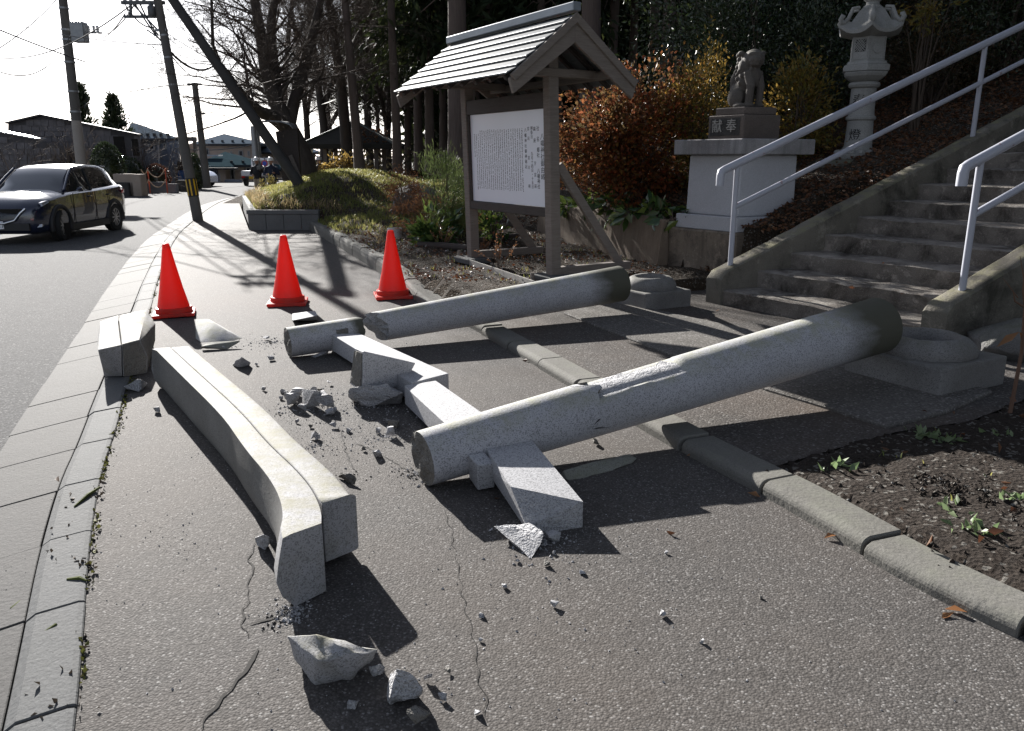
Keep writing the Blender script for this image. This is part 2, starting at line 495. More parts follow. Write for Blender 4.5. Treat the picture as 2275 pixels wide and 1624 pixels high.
stones(offset(near_KL, .188), .6, .006, lambda p: [(0.0, -.2), (0.0, -.022), (.2, -.055), (GUT - .188 + .01, -.094), (GUT - .188 + .01, -.2)], 'gutter_slab', M_GUTTER, gut, jitter=.003, bevel=.003)

# kerb along the shrine side: tall beside the bed, low at the forecourt
def kr_h(p):
    if p.y > 9.6: return .19
    if p.y > 8.1: return .07 + .12 * (p.y - 8.1) / 1.5
    return .07
def kr_prof(p):
    h = kr_h(p); w = .17 if h > .1 else .2
    return [(0.0, -.12), (0.0, h * .55), (.012, h * .82), (.035, h), (w, h), (w, -.12)]
kerb_r = thing('kerb', None, None, KRs[0], kind='structure')
stones(KRs, .62, .017, kr_prof, 'kerb_stone', M_KERB_OLD, kerb_r, jitter=.007, bevel=.006)
KRb = offset(KRs, .16)      # back line

# forecourt in front of the steps and its strip of washed concrete
def at_strip(x, y): return G(x, y, .055)
STF = [at_strip(*p) for p in [(1252, 697), (1332, 729), (1517, 799), (1702, 867), (1796, 895), (1971, 951)]]
strip_end = at_strip(2098, 919)
fk = [p for p in KRb if 3.55 < p.y < 7.55]
fore_poly = [p + Vector((-.02, 0, 0)) for p in fk] + [Vector((1.65, 3.85, 0)), Vector((2.1, 4.12, 0)), Vector((2.6, 4.3, 0)), Vector((3.7, 5.1, 0)), Vector((6.5, 7.0, 0)), Vector((4.2, 9.8, 0)), Vector((2.1, 8.9, 0)), Vector((1.0, 8.5, 0)), Vector((.4, 7.95, 0)), Vector((-.2, 7.62, 0))]
sheet('forecourt', fore_poly, .05, M_FORE)
st_poly = STF + [strip_end, Vector((3.05, 4.85, 0)), Vector((2.2, 6.5, 0)), Vector((1.35, 7.7, 0)), Vector((.75, 8.3, 0))]
mb = MB(); mb.prism([(p[0], p[1]) for p in reversed(st_poly)], .02, .072)
structure(mb.obj('paved_strip', M_AGG, bevel=.01))
# ================================================================== the fallen gate
M_GRAN = granite('gate_granite', (0.29, 0.29, 0.3), speck=.5, moss=(.16, .15, .085), moss_amt=.85, stain_amt=.45, olive=.4)
M_GRANC = granite('column_granite', (0.36, 0.36, 0.38), speck=.5, moss=(.27, .27, .18), moss_amt=.8, stain_amt=.2, olive=.12)
_nt = M_GRANC.node_tree; _bs = _nt.nodes['Principled BSDF']; _src = _bs.inputs['Base Color'].links[0].from_socket
_at = _nt.nodes.new('ShaderNodeAttribute'); _at.attribute_name = 'foot'
_nz = _nt.nodes.new('ShaderNodeTexNoise'); _nz.inputs['Scale'].default_value = 6; _nz.inputs['Detail'].default_value = 6
_mm = _nt.nodes.new('ShaderNodeMath'); _mm.operation = 'MULTIPLY_ADD'; _mm.inputs[1].default_value = 1.5
_nt.links.new(_at.outputs['Fac'], _mm.inputs[0]); _ms = _nt.nodes.new('ShaderNodeMath'); _ms.operation = 'SUBTRACT'; _nt.links.new(_nz.outputs['Fac'], _ms.inputs[0]); _ms.inputs[1].default_value = .62
_nt.links.new(_ms.outputs[0], _mm.inputs[2]); _mm.use_clamp = True
_mx = _nt.nodes.new('ShaderNodeMix'); _mx.data_type = 'RGBA'; _nt.links.new(_mm.outputs[0], _mx.inputs[0]); _nt.links.new(_src, _mx.inputs[6]); _mx.inputs[7].default_value = (.07, .068, .05, 1)
_nt.links.new(_mx.outputs[2], _bs.inputs['Base Color'])
M_CLEAN = granite('clean_granite', (0.36, 0.36, 0.37), speck=.5, moss_amt=0, stain_amt=.1)
M_BROKEN = granite('broken_granite', (0.46, 0.46, 0.47), speck=.4, moss_amt=0, stain_amt=.15, bump=.8, coarse=3.0, rough=.9)
M_MORTAR = granite('mortar_bed', (0.22, 0.21, 0.19), speck=.3, moss_amt=0, stain_amt=.8, bump=.8, coarse=3.0)
M_BASE = granite('base_granite', (0.19, 0.185, 0.18), speck=.45, moss=(.1, .1, .07), moss_amt=.6, stain_amt=.7)
M_WEATH = granite('weathered_granite', (0.2, 0.2, 0.175), speck=.4, moss=(.17, .17, .11), moss_amt=.5, stain_amt=.4)

def jag(o, amt, sc=9.0):
    for v in o.data.vertices:
        v.co += noise.noise_vector((v.co + ORG[o.name]) * sc) * amt

# --- lintel: cap beam and under beam, lying on its side
T = .275
jp = [Vector(p).to_3d() for p in [(-2.29, 5.19), (-1.83, 4.5), (-1.36, 3.8), (-1.09, 3.34), (-.88, 3.03), (-.76, 2.82), (-.685, 2.64), (-.66, 2.53)]]
lint = thing('fallen_lintel', 'long pale granite gate lintel with upswept end lying on its side across the pavement', 'gate lintel', (-1.36, 3.8, 0))
js = smooth_line([p.copy() for p in jp], 2); jn = normals(js)
nS = len(js)
rings = []; tot = 0
cum = [0]
for a, b in zip(js[:-1], js[1:]): cum.append(cum[-1] + (b - a).length)
for i, (p, n) in enumerate(zip(js, jn)):
    t = cum[i] / cum[-1]
    left = -n                                    # towards the road
    tl = .092 + .045 * max(0, (t - .55) / .45) ** 1.5
    rd = .095 + .075 * max(0, (t - .55) / .45) ** 1.5
    c = p.copy()
    if i == nS - 1:
        L = [Vector((-.765, 2.425, 0)), Vector((-.79, 2.40, 0)), Vector((-.66, 2.54, 0))]
    elif i == 0:
        L = [p + left * tl + Vector((-.02, .0, 0)), p + left * rd + Vector((-.06, .05, 0)), p]
    else:
        L = [p + left * tl, p + left * rd, p]
    z = lambda h: Vector((0, 0, h))
    rings.append([L[2] + z(.008), L[0].lerp(L[2], .18) + z(.004), L[0].lerp(L[1], .5) + z(T * .22), L[1] + z(T * .44), L[0].lerp(L[1], .55) + z(T * .72), L[0] + z(T - .004), L[0].lerp(L[2], .2) + z(T), L[2] + z(T - .004)])
M_SHADEG_ = None
M_SHADEG = granite('shaded_weathered_granite', (0.15, 0.15, 0.145), speck=.45, moss=(.12, .12, .08), moss_amt=.4, stain_amt=.75)  # left faces painted darker for their shade, on top of real dark weathering
mb = MB(); mb.loft(rings)
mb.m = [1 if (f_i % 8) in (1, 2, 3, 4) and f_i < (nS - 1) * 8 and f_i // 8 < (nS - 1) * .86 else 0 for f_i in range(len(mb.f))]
mb.obj('cap_beam', [M_GRAN, M_SHADEG], lint, bevel=.004, smooth=.45)
rings = []
for i, (p, n) in enumerate(zip(js, jn)):
    t = cum[i] / cum[-1]
    if cum[i] > cum[-1] - .19: break
    right = n
    w = .128
    rings.append([p + n * .006 + z(.028), p + n * .006 + z(T - .014), p + n * .011 + z(T - .006), p + n * (w - .01) + z(T - .01), p + n * w + z(T - .022), p + n * w + z(.036), p + n * (w - .01) + z(.028)])
e0 = Vector((-.703, 2.70, 0)); e1 = Vector((-.592, 2.815, 0)); ed = (e1 - e0)
rings.append([e0 + ed * .04 + z(.028), e0 + ed * .04 + z(T - .014), e0 + ed * .08 + z(T - .006), e1 - ed * .08 + z(T - .01), e1 + z(T - .022), e1 + z(.036), e1 - ed * .08 + z(.028)])
mb = MB(); mb.loft(rings)
mb.obj('under_beam', M_GRAN, lint, bevel=.004, smooth=.7)

# --- other tip of the lintel, broken off and thrown onto the kerb
tipo = thing('lintel_tip', 'broken curved tip of the granite lintel tilted on the roadside kerb', 'stone fragment', G(275, 835))
for nm, pts in (('cap_piece', [(218, 778, .25), (269, 766, .25), (272, 836, .02), (232, 836, .0), (216, 764, .235), (222, 735, .265), (240, 722, .28), (262, 713, .285), (222, 715, .0), (262, 700, .0)]),
                ('under_piece', [(271, 765.5, .245), (311, 755, .24), (328, 794, .11), (326, 830, .0), (274, 837, .02), (264.5, 712, .28), (296, 698, .285), (325, 688, .265), (345, 719, .2), (345, 757, .06), (330, 800, .0), (268, 700, .0)])):
    mb = MB(); mb.hull([G(*p) for p in pts])
    mb.m = []
    for f_ in mb.f:
        q0, q1, q2 = (Vector(mb.v[i]) for i in f_[:3]); n_ = (q1 - q0).cross(q2 - q0).normalized()
        c_ = sum((Vector(mb.v[i]) for i in f_), Vector()) / len(f_)
        mb.m.append(1 if (n_.x > .45 and n_.z < .7 and nm == 'under_piece') else 0)  # right faces coloured dark for their shade and the blackened break
    mb.obj(nm, [M_GRAN, M_MORTAR], tipo, bevel=.005, cuts=2, rough=.004, rscale=12, smooth=.4)
# --- flat pieces beside the first cone
def frag(name, pts, label, mat=None, cat='stone fragment', group=None, rough=.006, cuts=1, bevel=.003, rscale=18.0):
    mb = MB(); mb.hull([G(*p) for p in pts]); rough *= 1.5; cuts += 1
    low = min((G(*p) for p in pts), key=lambda q: q.z)
    o = mb.obj(name, [mat or M_BROKEN], loc=(low.x, low.y, max(0, low.z)), bevel=bevel, cuts=cuts, rough=rough, rscale=rscale, smooth=.5)
    return tag(o, label, cat, group)
frag('granite_slab', [(434, 709, .11), (463, 708, .12), (478, 720, .10), (505, 735, .06), (540, 751, .0), (520, 757, .0), (446, 761, .0), (434, 752, .02), (450, 745, -.0)], 'grey wedge of granite tapering to a point behind the lintel', M_GRANC, rough=.003)
frag('granite_flake', [(446, 770, .035), (470, 760, .05), (536, 757, .05), (530, 763, .03), (505, 776, .0), (485, 776, .0), (447, 774, .01)], 'thin leaf-shaped granite flake in front of the grey wedge', M_WEATH, rough=.004)
frag('granite_rock', [(517, 812, .0), (533, 817, .0), (554, 812, .0), (556, 806, .03), (537, 791, .10), (522, 802, .05), (540, 800, .0)], 'small angular dark grey rock lying alone right of the lintel', M_GRANC)
frag('granite_rock', [(272, 858, .05), (305, 844, .07), (313, 843, .07), (314, 862, .02), (310, 871, .0), (298, 869, .0), (330, 850, .02), (286, 865, .0)], 'pale broken rock under the lintel tip on the mossy kerb joint', M_BROKEN)

# --- columns
def column(name, a, b, ra, rb, label, top_break=None, spall=None, jag0=0, jag1=0, mats=None, n=40, m=56, groove=None, t0=0.0, t1=1.0, slant=0.0):
    a = Vector(a); b = Vector(b); d = (b - a).normalized()
    sx = d.cross(Vector((0, 0, 1))).normalized(); uz = sx.cross(d)
    mb = MB(); vs = []; fs = []; mi = []
    flags = {}
    for i in range(m + 1):
        t = t0 + (t1 - t0) * i / m
        for k in range(n):
            an = 2 * math.pi * k / n
            r = ra + (rb - ra) * t
            nrm = sx * math.cos(an) + uz * math.sin(an)
            tt = t
            if i == 0: tt += slant * math.cos(an + .6)
            if jag0 and i == 0: tt += jag0 * (noise.noise(Vector((math.cos(an) * 2.3, math.sin(an) * 2.3, 3.1))))
            if jag1 and i == m: tt += jag1 * (noise.noise(Vector((math.cos(an) * 2.1, math.sin(an) * 2.1, 9.3))))
            fl = 0
            if spall:
                s0, s1, ac, aw, depth = spall
                ddt = min(t - s0, s1 - t) / (s1 - s0)
                da = aw - abs((an - ac + math.pi) % (2 * math.pi) - math.pi)
                edge = noise.noise(Vector((t * 30, an * 4, 0))) * .26
                if ddt > 0 and da + edge > 0:
                    r -= depth * min(1, da * 4 + .35); fl = 1
            p = a + (b - a) * tt + nrm * r
            flags[(i, k)] = fl
            vs.append(p)
    for i in range(m):
        for k in range(n):
            k2 = (k + 1) % n
            fs.append((i * n + k, i * n + k2, (i + 1) * n + k2, (i + 1) * n + k))
            mi.append(1 if flags[(i, k)] + flags[(i, k2)] + flags[(i + 1, k)] + flags[(i + 1, k2)] >= 3 else 0)
    # rough end faces
    base = len(vs)
    for e, (ri, sgn) in enumerate(((0, -1), (m, 1))):
        cen = sum((vs[ri * n + k] for k in range(n)), Vector()) / n
        prev = [ri * n + k for k in range(n)]
        for f_ in (.82, .55, .28):
            cur = []
            for k in range(n):
                q = cen.lerp(vs[ri * n + k], f_)
                q += d * noise.noise(q * 14) * .03
                cur.append(len(vs)); vs.append(q)
            for k in range(n):
                fs.append((prev[k], prev[(k + 1) % n], cur[(k + 1) % n], cur[k])); mi.append(2)
            prev = cur
        vs.append(cen); ci = len(vs) - 1
        for k in range(n): fs.append((prev[k], prev[(k + 1) % n], ci)); mi.append(2)
    mb.v = [tuple(v) for v in vs]; mb.f = fs; mb.m = mi
    mid = a.lerp(b, .5); 
    o = mb.obj(name, mats or [M_GRANC, M_BROKEN, M_MORTAR], loc=(mid.x, mid.y, 0), smooth=.9)
    at = o.data.attributes.new('foot', 'FLOAT', 'POINT')
    L2 = (b - a).length
    at.data.foreach_set('value', [max(0.0, min(1.0, (((v.co + ORG[o.name]) - a).dot(d) / L2 - .80) / .16)) for v in o.data.vertices])
    return tag(o, label, 'stone column')
BA, BB = Vector((-.42, 3.5, .132)), Vector((2.45, 5.17, .435))
BRK = .285
column('fallen_column', BA, BB, .128, .185, 'longer granite column lying nearest the camera with its foot resting on its base stone', spall=(BRK - .02, .475, math.pi / 2 - .12, .68, .026), t0=BRK - .03, t1=.985, jag0=.05)
column('column_top', BA + Vector((0, 0, .004)), BB + Vector((0, 0, .004)), .131, .189, 'broken off top length of the nearest column, pierced by the tie beam', t1=BRK, jag1=.09, m=24)
AA, AB = Vector((-1.73, 5.99, .12)), Vector((1.03, 7.56, .335))
d_ = AB - AA
column('fallen_column', AA + d_ * .232, AB, .122, .17, 'granite column lying farther back behind the cones side of the tie beam', jag0=.03, slant=.026, mats=[M_GRANC, M_BROKEN, M_BROKEN])
column('column_top', AA, AA + d_ * .185 + Vector((0, 0, -.015)), .115, .12, 'short broken top length of the farther column beside the middle cone', jag1=.13, m=16)

_ct = [o for o in bpy.data.objects if o.name.startswith('column_top')][-1]
_n = Vector((.42, -.85, .1)); _n = (_n - d_.normalized() * _n.dot(d_.normalized())).normalized(); _p = AA + d_ * .128 + _n * .108; _u = d_.normalized().cross(_n)
mb = MB(); mb.bar(_p - d_.normalized() * .045, _p + d_.normalized() * .045, .09, .03, up=_n)
mb.obj('mortar_socket', M_MORTAR, _ct, cuts=2, rough=.006, rscale=25)
# --- tie beam pieces
def beam4(name, corners_top, z1, z0, label, mats, dz=0.0, bevel=.004, endmat=None, extra=None):
    mb = MB()
    t = [G(x, y, z1) for x, y in corners_top]
    bt = [Vector((p.x, p.y, z0)) for p in t]
    mb.hexa(bt + t)
    c = sum(t, Vector()) / 4
    o = mb.obj(name, mats, loc=(c.x, c.y, 0), bevel=bevel)
    return o
# near piece through the near column: top slopes to a broken nose
pn = [Vector((-.15, 3.62, 0)), Vector((.075, 3.70, 0)), Vector((.295, 3.06, 0)), Vector((.04, 2.95, 0))]
near_tie = thing('tie_beam', 'sunlit square granite tie beam stub broken off in front of the near column', 'stone beam', pn[0].lerp(pn[2], .5))
mb = MB()
zt, zb = .185, .07
A0 = pn[0] + z(zb); A1 = pn[1] + z(zb); A2 = pn[2] + z(.0); A3 = Vector((.075, 2.985, .0))
B0 = pn[0] + z(zt); B1 = pn[1] + z(zt); B2 = pn[2] + z(.115); B3 = Vector((-.005, 3.14, .15)); C3 = Vector((.06, 3.0, .03))
Bm = Vector((.245, 3.19, .13))
mb.add([A0, A1, A2, A3, B0, B1, B2, B3, C3], [(0, 3, 2, 1), (0, 1, 5, 4), (1, 2, 6, 5), (0, 4, 7, 8, 3), (4, 5, 6, 7)], 0)
mb.add([A2, A3, C3, B3, B2], [(0, 1, 2, 4), (2, 3, 4)], 1)
mb.obj('shaft', [M_CLEAN, M_BROKEN], near_tie, cuts=2, rough=.002)
w = Vector((-.08, -.20, 0)).normalized()
mb = MB(); k0 = Vector((-.235, 3.44, .12)); kd = Vector((.19, -.36, -.09)).normalized()
mb.hexa([G(1042, 1062, .03), G(1062, 1090, .005), G(1099, 1083, .01), G(1080, 1050, .03), G(1040, 1010, .17), G(1060, 1033, .145), G(1099, 1031, .14), G(1076, 1003, .17)])
mb.obj('wedge', M_CLEAN, near_tie, bevel=.004)
# middle piece behind the near column
pm = [Vector((-.66, 4.69, 0)), Vector((-.475, 4.80, 0)), Vector((-.03, 3.88, 0)), Vector((-.25, 3.74, 0))]
mb = MB(); mb.hexa([p + z(.03) for p in pm] + [p + z(.15) for p in pm])
mid_tie = mb.obj('tie_beam', M_CLEAN, loc=(-.36, 4.3, 0), bevel=.004, cuts=1, rough=.002)
tag(mid_tie, 'flat sunlit tie beam length between the strut block and the near column', 'stone beam')
# upper piece through the far column
pu = [G(735, 741, .17), G(800, 741, .17), G(997, 830, .16), G(915, 851, .16)]
mb = MB(); mb.hexa([Vector((p.x, p.y, .035)) for p in pu] + pu)
up_tie = thing('tie_beam', 'long tie beam length reaching from the far column to the strut block', 'stone beam', (pu[0] + pu[2]) * .5 - z(.16))
mb.obj('shaft', M_CLEAN, up_tie, bevel=.004, cuts=1, rough=.002)
mb = MB(); mb.hexa([G(731, 776, .02), G(757, 779, .02), G(767, 760, .02), G(740, 757, .02), G(728, 741, .16), G(760, 752, .15), G(768, 745, .15), G(742, 737, .16)])
mb.obj('wedge', M_CLEAN, up_tie, bevel=.003)

# --- centre strut block standing on a broken chunk
ck = [(772, 872, .10), (780, 861, .13), (895, 872, .10), (893, 890, .0), (886, 895, .0), (816, 905, .0), (778, 884, .03), (800, 880, .0), (858, 855, .14), (880, 860, .0)]
frag('granite_chunk', ck, 'jagged granite chunk squashed under the strut block', M_BROKEN, rough=.014, cuts=2, bevel=0)
g0 = Vector((-.985, 4.82, 0))
st = thing('strut_block', 'square granite strut block with a mortared end face standing on a broken chunk', 'stone block', G(835, 880))
y0 = 4.80
p_fb = [D(776, 853, 4.86), D(806, 871, 4.74), D(898, 859, 4.97), D(868, 842, 5.09)]
p_ft = [D(790, 773, 4.86), D(808, 781, 4.74), D(923, 807, 4.97), D(905, 799, 5.09)]
mb = MB(); mb.hexa(p_fb + p_ft)
mb.obj('block', M_CLEAN, st, bevel=.006, cuts=2, rough=.004, rscale=12)
def on_face(q, u, v, out=.012):
    a = q[0].lerp(q[1], u); b = q[3].lerp(q[2], u); nrm = (q[1] - q[0]).cross(q[3] - q[0]).normalized()
    return a.lerp(b, v) + nrm * out
q = [p_fb[0], p_fb[1], p_ft[1], p_ft[0]]
mb = MB()
oo = [on_face(q, u, v, .010) for u, v in ((.12, .08), (.88, .05), (.88, .95), (.12, .92))]
ii = [on_face(q, u, v, -.004) for u, v in ((.12, .08), (.88, .05), (.88, .95), (.12, .92))]
mb.hexa(ii + oo)
mb.obj('mortar_patch', M_MORTAR, st, cuts=3, rough=.012, rscale=22)

# --- white block by the middle cone, spall flake, triangular flake
frag('granite_block', [(649, 697, .09), (700, 690, .09), (705, 701, .08), (650, 712, .075), (649, 712, .0), (705, 712, .0), (700, 700, .0), (650, 700, 0)], 'small pale cut block lying behind the short column top', M_CLEAN, rough=.002)
frag('granite_flake', [(1243, 1058, .0), (1262, 1068, .0), (1300, 1062, .0), (1360, 1046, .0), (1405, 1030, .0), (1416, 1018, .02), (1400, 1008, .02), (1340, 1020, .035), (1250, 1046, .03)], 'long mossy curved flake of column skin lying in the column shadow', M_WEATH, rough=.004)
frag('granite_flake', [(1096, 1167, .05), (1143, 1172, .05), (1182, 1162, .055), (1209, 1189, .045), (1181, 1242, .0), (1170, 1225, .0), (1130, 1200, .0), (1185, 1180, .0)], 'white kite-shaped granite flake under the nose of the broken tie beam', M_BROKEN, rough=.006, bevel=0)
frag('granite_flake', [(1210, 1183, .03), (1228, 1177, .03), (1246, 1181, .03), (1243, 1202, .0), (1232, 1203, .0), (1213, 1192, .0), (1220, 1195, .035)], 'small white granite flake right of the kite-shaped flake', M_BROKEN, rough=.005, bevel=0)
frag('granite_flake', [(690, 792, .01), (715, 780, .03), (732, 778, .03), (728, 786, .0), (700, 795, .0)], 'thin pale flake under the short column top', M_CLEAN, rough=.003)
# --- pieces in the foreground
frag('granite_chunk', [(640, 1412, .10), (700, 1414, .14), (752, 1434, .13), (838, 1440, .10), (836, 1452, .06), (805, 1492, .0), (770, 1513, .0), (705, 1518, .0), (690, 1500, .01), (660, 1462, .04), (700, 1470, .11), (800, 1455, .11), (660, 1430, .0)], 'large curved granite chunk with a broken face in the foreground', M_GRAN, rough=.010, cuts=2, bevel=.002, rscale=11)
frag('granite_chunk', [(866, 1500, .07), (880, 1485, .12), (900, 1490, .12), (942, 1525, .06), (944, 1533, .04), (930, 1548, .0), (870, 1569, .0), (862, 1560, .0), (868, 1545, .05), (920, 1550, .03), (895, 1530, .0)], 'wedge-shaped granite chunk nearest the bottom edge of the picture', M_BROKEN, rough=.008, cuts=2, bevel=.002)
frag('granite_rock', [(820, 1480, .03), (845, 1474, .04), (857, 1480, .02), (850, 1493, .0), (828, 1502, .0), (820, 1490, .01)], 'small pale rock between the two foreground chunks', M_BROKEN)
frag('granite_rock', [(567, 1196, .04), (584, 1185, .09), (600, 1192, .08), (598, 1215, .02), (592, 1225, .0), (568, 1213, .0), (590, 1200, .0)], 'pale broken rock against the left foot of the lintel', M_BROKEN)
frag('granite_rock', [(938, 1500, .03), (955, 1496, .035), (966, 1500, .02), (963, 1511, .0), (942, 1510, .0)], 'small white rock right of the foreground chunks', M_BROKEN)
frag('granite_rock', [(760, 1052, .04), (778, 1048, .05), (793, 1062, .03), (790, 1078, .0), (768, 1070, .0), (750, 1060, .0)], 'dirty rock wedged behind the upswept end of the lintel', M_MORTAR)

# --- rubble heap in the middle
heap = [(655, 900, 30, .09), (690, 905, 40, .14), (722, 905, 34, .12), (668, 880, 22, .06), (700, 878, 22, .06), (722, 885, 18, .06), (735, 922, 18, .04), (640, 882, 12, .04), (745, 915, 10, .03), (630, 873, 10, .03), (672, 915, 14, .05), (650, 888, 16, .06)]
def rock(name, x, y, w, h, label, group, mat, seed, flat=1.0):
    r = random.Random(seed); c = G(x, y)
    sc = w / F_PX * math.hypot(c.y, EYE)
    pts = []
    for _ in range(11):
        v = Vector((r.uniform(-1, 1), r.uniform(-1, 1), r.uniform(-1, 1))) * 1.05
        pts.append(c + Vector((v.x * sc * .6, v.y * sc * .55 * flat, max(0, h * (.5 + v.z * .55)))))
    mb = MB(); mb.hull(pts)
    o = mb.obj(name, mat, loc=(c.x, c.y, 0))
    return tag(o, label, 'stone fragment', group)
for i, (x, y, w_, h_) in enumerate(heap):
    rock('rubble_stone', x, y, w_ * 1.2, h_, '%s granite lump of the small rubble heap, counted from its left edge' % ORDW[sorted(h[0] for h in heap).index(x) + sum(1 for q in heap[:i] if q[0] == x)], 'rubble heap lumps', M_BROKEN if i % 3 else M_CLEAN, 40 + i)
chips = [(350, 916, 13), (700, 975, 16), (863, 940, 14), (875, 950, 20), (840, 962, 12), (864, 971, 22), (838, 1016, 18), (810, 1002, 10), (1070, 1372, 10), (1232, 1350, 16), (1470, 1370, 14), (1215, 1258, 14), (1232, 1232, 10), (1295, 1277, 12), (1120, 1307, 10), (995, 1495, 10), (985, 1556, 18), (1062, 1588, 12), (785, 1572, 18), (930, 1612, 40), (845, 1500, 10), (1068, 1425, 8), (590, 755, 14), (603, 762, 8), (603, 800, 12), (570, 812, 8), (735, 855, 14), (712, 872, 10), (775, 960, 10), (706, 976, 10), (830, 905, 8), (885, 915, 8), (1130, 1650, 14), (1480, 1230, 8), (1560, 1430, 10), (1690, 1330, 8), (585, 868, 10), (625, 888, 8), (660, 940, 9), (690, 950, 8), (740, 950, 12), (620, 920, 8), (500, 775, 9), (1325, 990, 14), (1150, 1250, 10), (1090, 1180, 8)]
for i, (x, y, w_) in enumerate(chips):
    rock('stone_chip', x, y, w_ * 1.05, w_ * .0013 * (2.2 if y < 1100 else 1.2), where(x, y, 'larger pale granite chip' if w_ > 14 else 'tiny granite chip' if w_ < 10 else 'small granite chip'), 'scattered granite chips', [M_BROKEN, M_CLEAN, M_BROKEN, M_MORTAR][i % 4], 100 + i)
# countless crumbs and dust-sized grit
def crumbs(name, spots, n, size, mat, label, flat=.6, z0=0.0):
    vs = []; fs = []
    for k in range(n):
        cx, cy, sp = spots[rng.integers(len(spots))]
        a = rng.uniform(0, 2 * math.pi); r = abs(rng.normal(0, sp))
        x = cx + math.cos(a) * r; y = cy + math.sin(a) * r
        s = size * rng.uniform(.35, 1.3) * (1.6 if rng.random() < .06 else 1)
        b = len(vs); ph = rng.uniform(0, 6.28)
        for q in range(4):
            vs.append((x + math.cos(ph + q * 1.57) * s * rng.uniform(.5, 1), y + math.sin(ph + q * 1.57) * s * rng.uniform(.5, 1), z0 + .001))
        vs.append((x + rng.normal(0, s * .3), y + rng.normal(0, s * .3), z0 + .002 + s * flat))
        fs += [(b, b + 1, b + 4), (b + 1, b + 2, b + 4), (b + 2, b + 3, b + 4), (b + 3, b, b + 4)]
    mb = MB(); mb.v = vs; mb.f = fs
    return stuff(tag(mb.obj(name, mat), label))
sp = [(*G(690, 905).xy, .13), (*G(690, 905).xy, .3), (*G(830, 900).xy, .2), (*G(930, 1050).xy, .12), (*G(1210, 1200).xy, .12), (*G(760, 770).xy, .25), (*G(600, 760).xy, .25), (*G(700, 990).xy, .4), (*G(860, 970).xy, .25), (*G(650, 1360).xy, .05)]
crumbs('stone_crumbs', sp, 1100, .008, M_BROKEN, 'fine granite crumbs around the rubble heap')
crumbs('stone_dust', sp, 5200, .0035, M_DUST, 'pale stone dust and fine grit around the broken pieces', .12)
sp2 = [(*G(900, 1450).xy, .8), (*G(1300, 1400).xy, .8), (*G(700, 1000).xy, 1.0), (*G(1000, 900).xy, 1.2), (*G(1500, 1300).xy, .7), (*G(400, 1200).xy, .6)]
crumbs('grit', sp2, 600, .004, M_BROKEN, 'loose grit on the asphalt')
M_ASPC = plain('asphalt_lump', (.04, .037, .035), .95, var=.4, vscale=30)
sp3 = [(*G(920, 1050).xy, .05), (*G(640, 1355).xy, .04), (*G(780, 1060).xy, .07), (*G(945, 1060).xy, .06), (*G(610, 1385).xy, .03)]
crumbs('asphalt_crumbs', sp3, 110, .008, M_ASPC, 'broken asphalt crumbs where the stones struck')

# --- base stones of the two columns
def base_stone(name, c, ang, w, h, r0, label, z0=.05):
    b = thing(name, label, 'column base', (c[0], c[1], z0))
    mb = MB(); mb.box((c[0], c[1], z0 + h / 2 - .02), (w, w, h + .04), rot=ang)
    mb.obj('plinth', M_BASE, b, bevel=.014, seg=2, cuts=1, rough=.006)
    zt = z0 + h
    prof = [(r0 * 1.02, zt - .005), (r0 * 1.03, zt + .03), (r0 * .98, zt + .065), (r0 * .86, zt + .1), (r0 * .74, zt + .118), (r0 * .66, zt + .115), (r0 * .62, zt + .08), (r0 * .6, zt + .01)]
    mb = MB(); mb.lathe(prof, 40, (c[0], c[1], 0))
    mb.obj('socket_ring', M_BASE, b, smooth=.8, rough=.007, cuts=0, rscale=9)
    return b
cB = (2.78, 5.21); cA = (1.41, 8.05)
base_stone('column_base', cB, R_(29), .70, .19, .30, 'dark square base stone with an empty round socket at the foot of the nearest column')
base_stone('column_base', cA, R_(29), .58, .17, .25, 'dark square base stone with an empty round socket below the notice board')

# --- traffic cones
def cone_mat():
    t = NT('cone_red')
    f = t.noise(7, 4); col = t.mix(t.math('MULTIPLY', f, .35), (0.85, 0.028, 0.012), (0.66, 0.035, 0.02))
    scf = t.ramp(t.noise(5, 8, .8, vec=t.scaled((3, 3, 9))), [(0.60, 0.0), (0.66, .55)]); col = t.mix(scf, col, (.5, .16, .12))
    low = t.ramp(t.sep(t.co, 'Z'), [(0.0, .75), (0.16, 0.0)]); col = t.mix(t.math('MULTIPLY', low, t.noise(14, 6, .7)), col, (.13, .09, .075))
    t.set(color=col, rough=.38, spec=.4)
    tr = t.n('ShaderNodeBsdfTranslucent', {'Color': (0.9, 0.05, 0.03)})
    mx = t.n('ShaderNodeMixShader', {0: .32, 1: t.b.outputs[0], 2: tr.outputs[0]})
    t.t.links.new(mx.outputs[0], t.out.inputs[0]); return t.m
M_CONE = cone_mat()
cn = thing('traffic_cone', 'red traffic cone nearest the kerb, beside the broken lintel tip', 'traffic cone', (0, 0, 0), 'red cones across the pavement')
mb = MB(); mb.lathe([(.158, .05), (.155, .06), (.108, .27), (.066, .5), (.034, .685), (.028, .70), (.0201, .702), (.02, .69), (.022, .66)], 32)
mb.obj('body', M_CONE, cn, smooth=.6)
mb = MB(); mb.lathe([(.16, .03), (.172, .035), (.172, .075), (.166, .082), (.15, .084)], 32)
mb.obj('collar', M_CONE, cn, smooth=.6)
mb = MB(); mb.box((0, 0, .021), (.38, .38, .03))
for sx in (-1, 1):
    for sy in (-1, 1): mb.box((sx * .15, sy * .15, .004), (.06, .06, .008))
mb.obj('base', M_CONE, cn, bevel=.01, seg=2)
cg = [G(388, 700), G(640, 675), G(873, 660)]
cn.location = cg[0]; cn.rotation_euler = (R_(-1.5), R_(-1), R_(20))
dup(cn, cg[1], R_(10), 'red traffic cone in the middle of the pavement behind the short column top', 1.03)
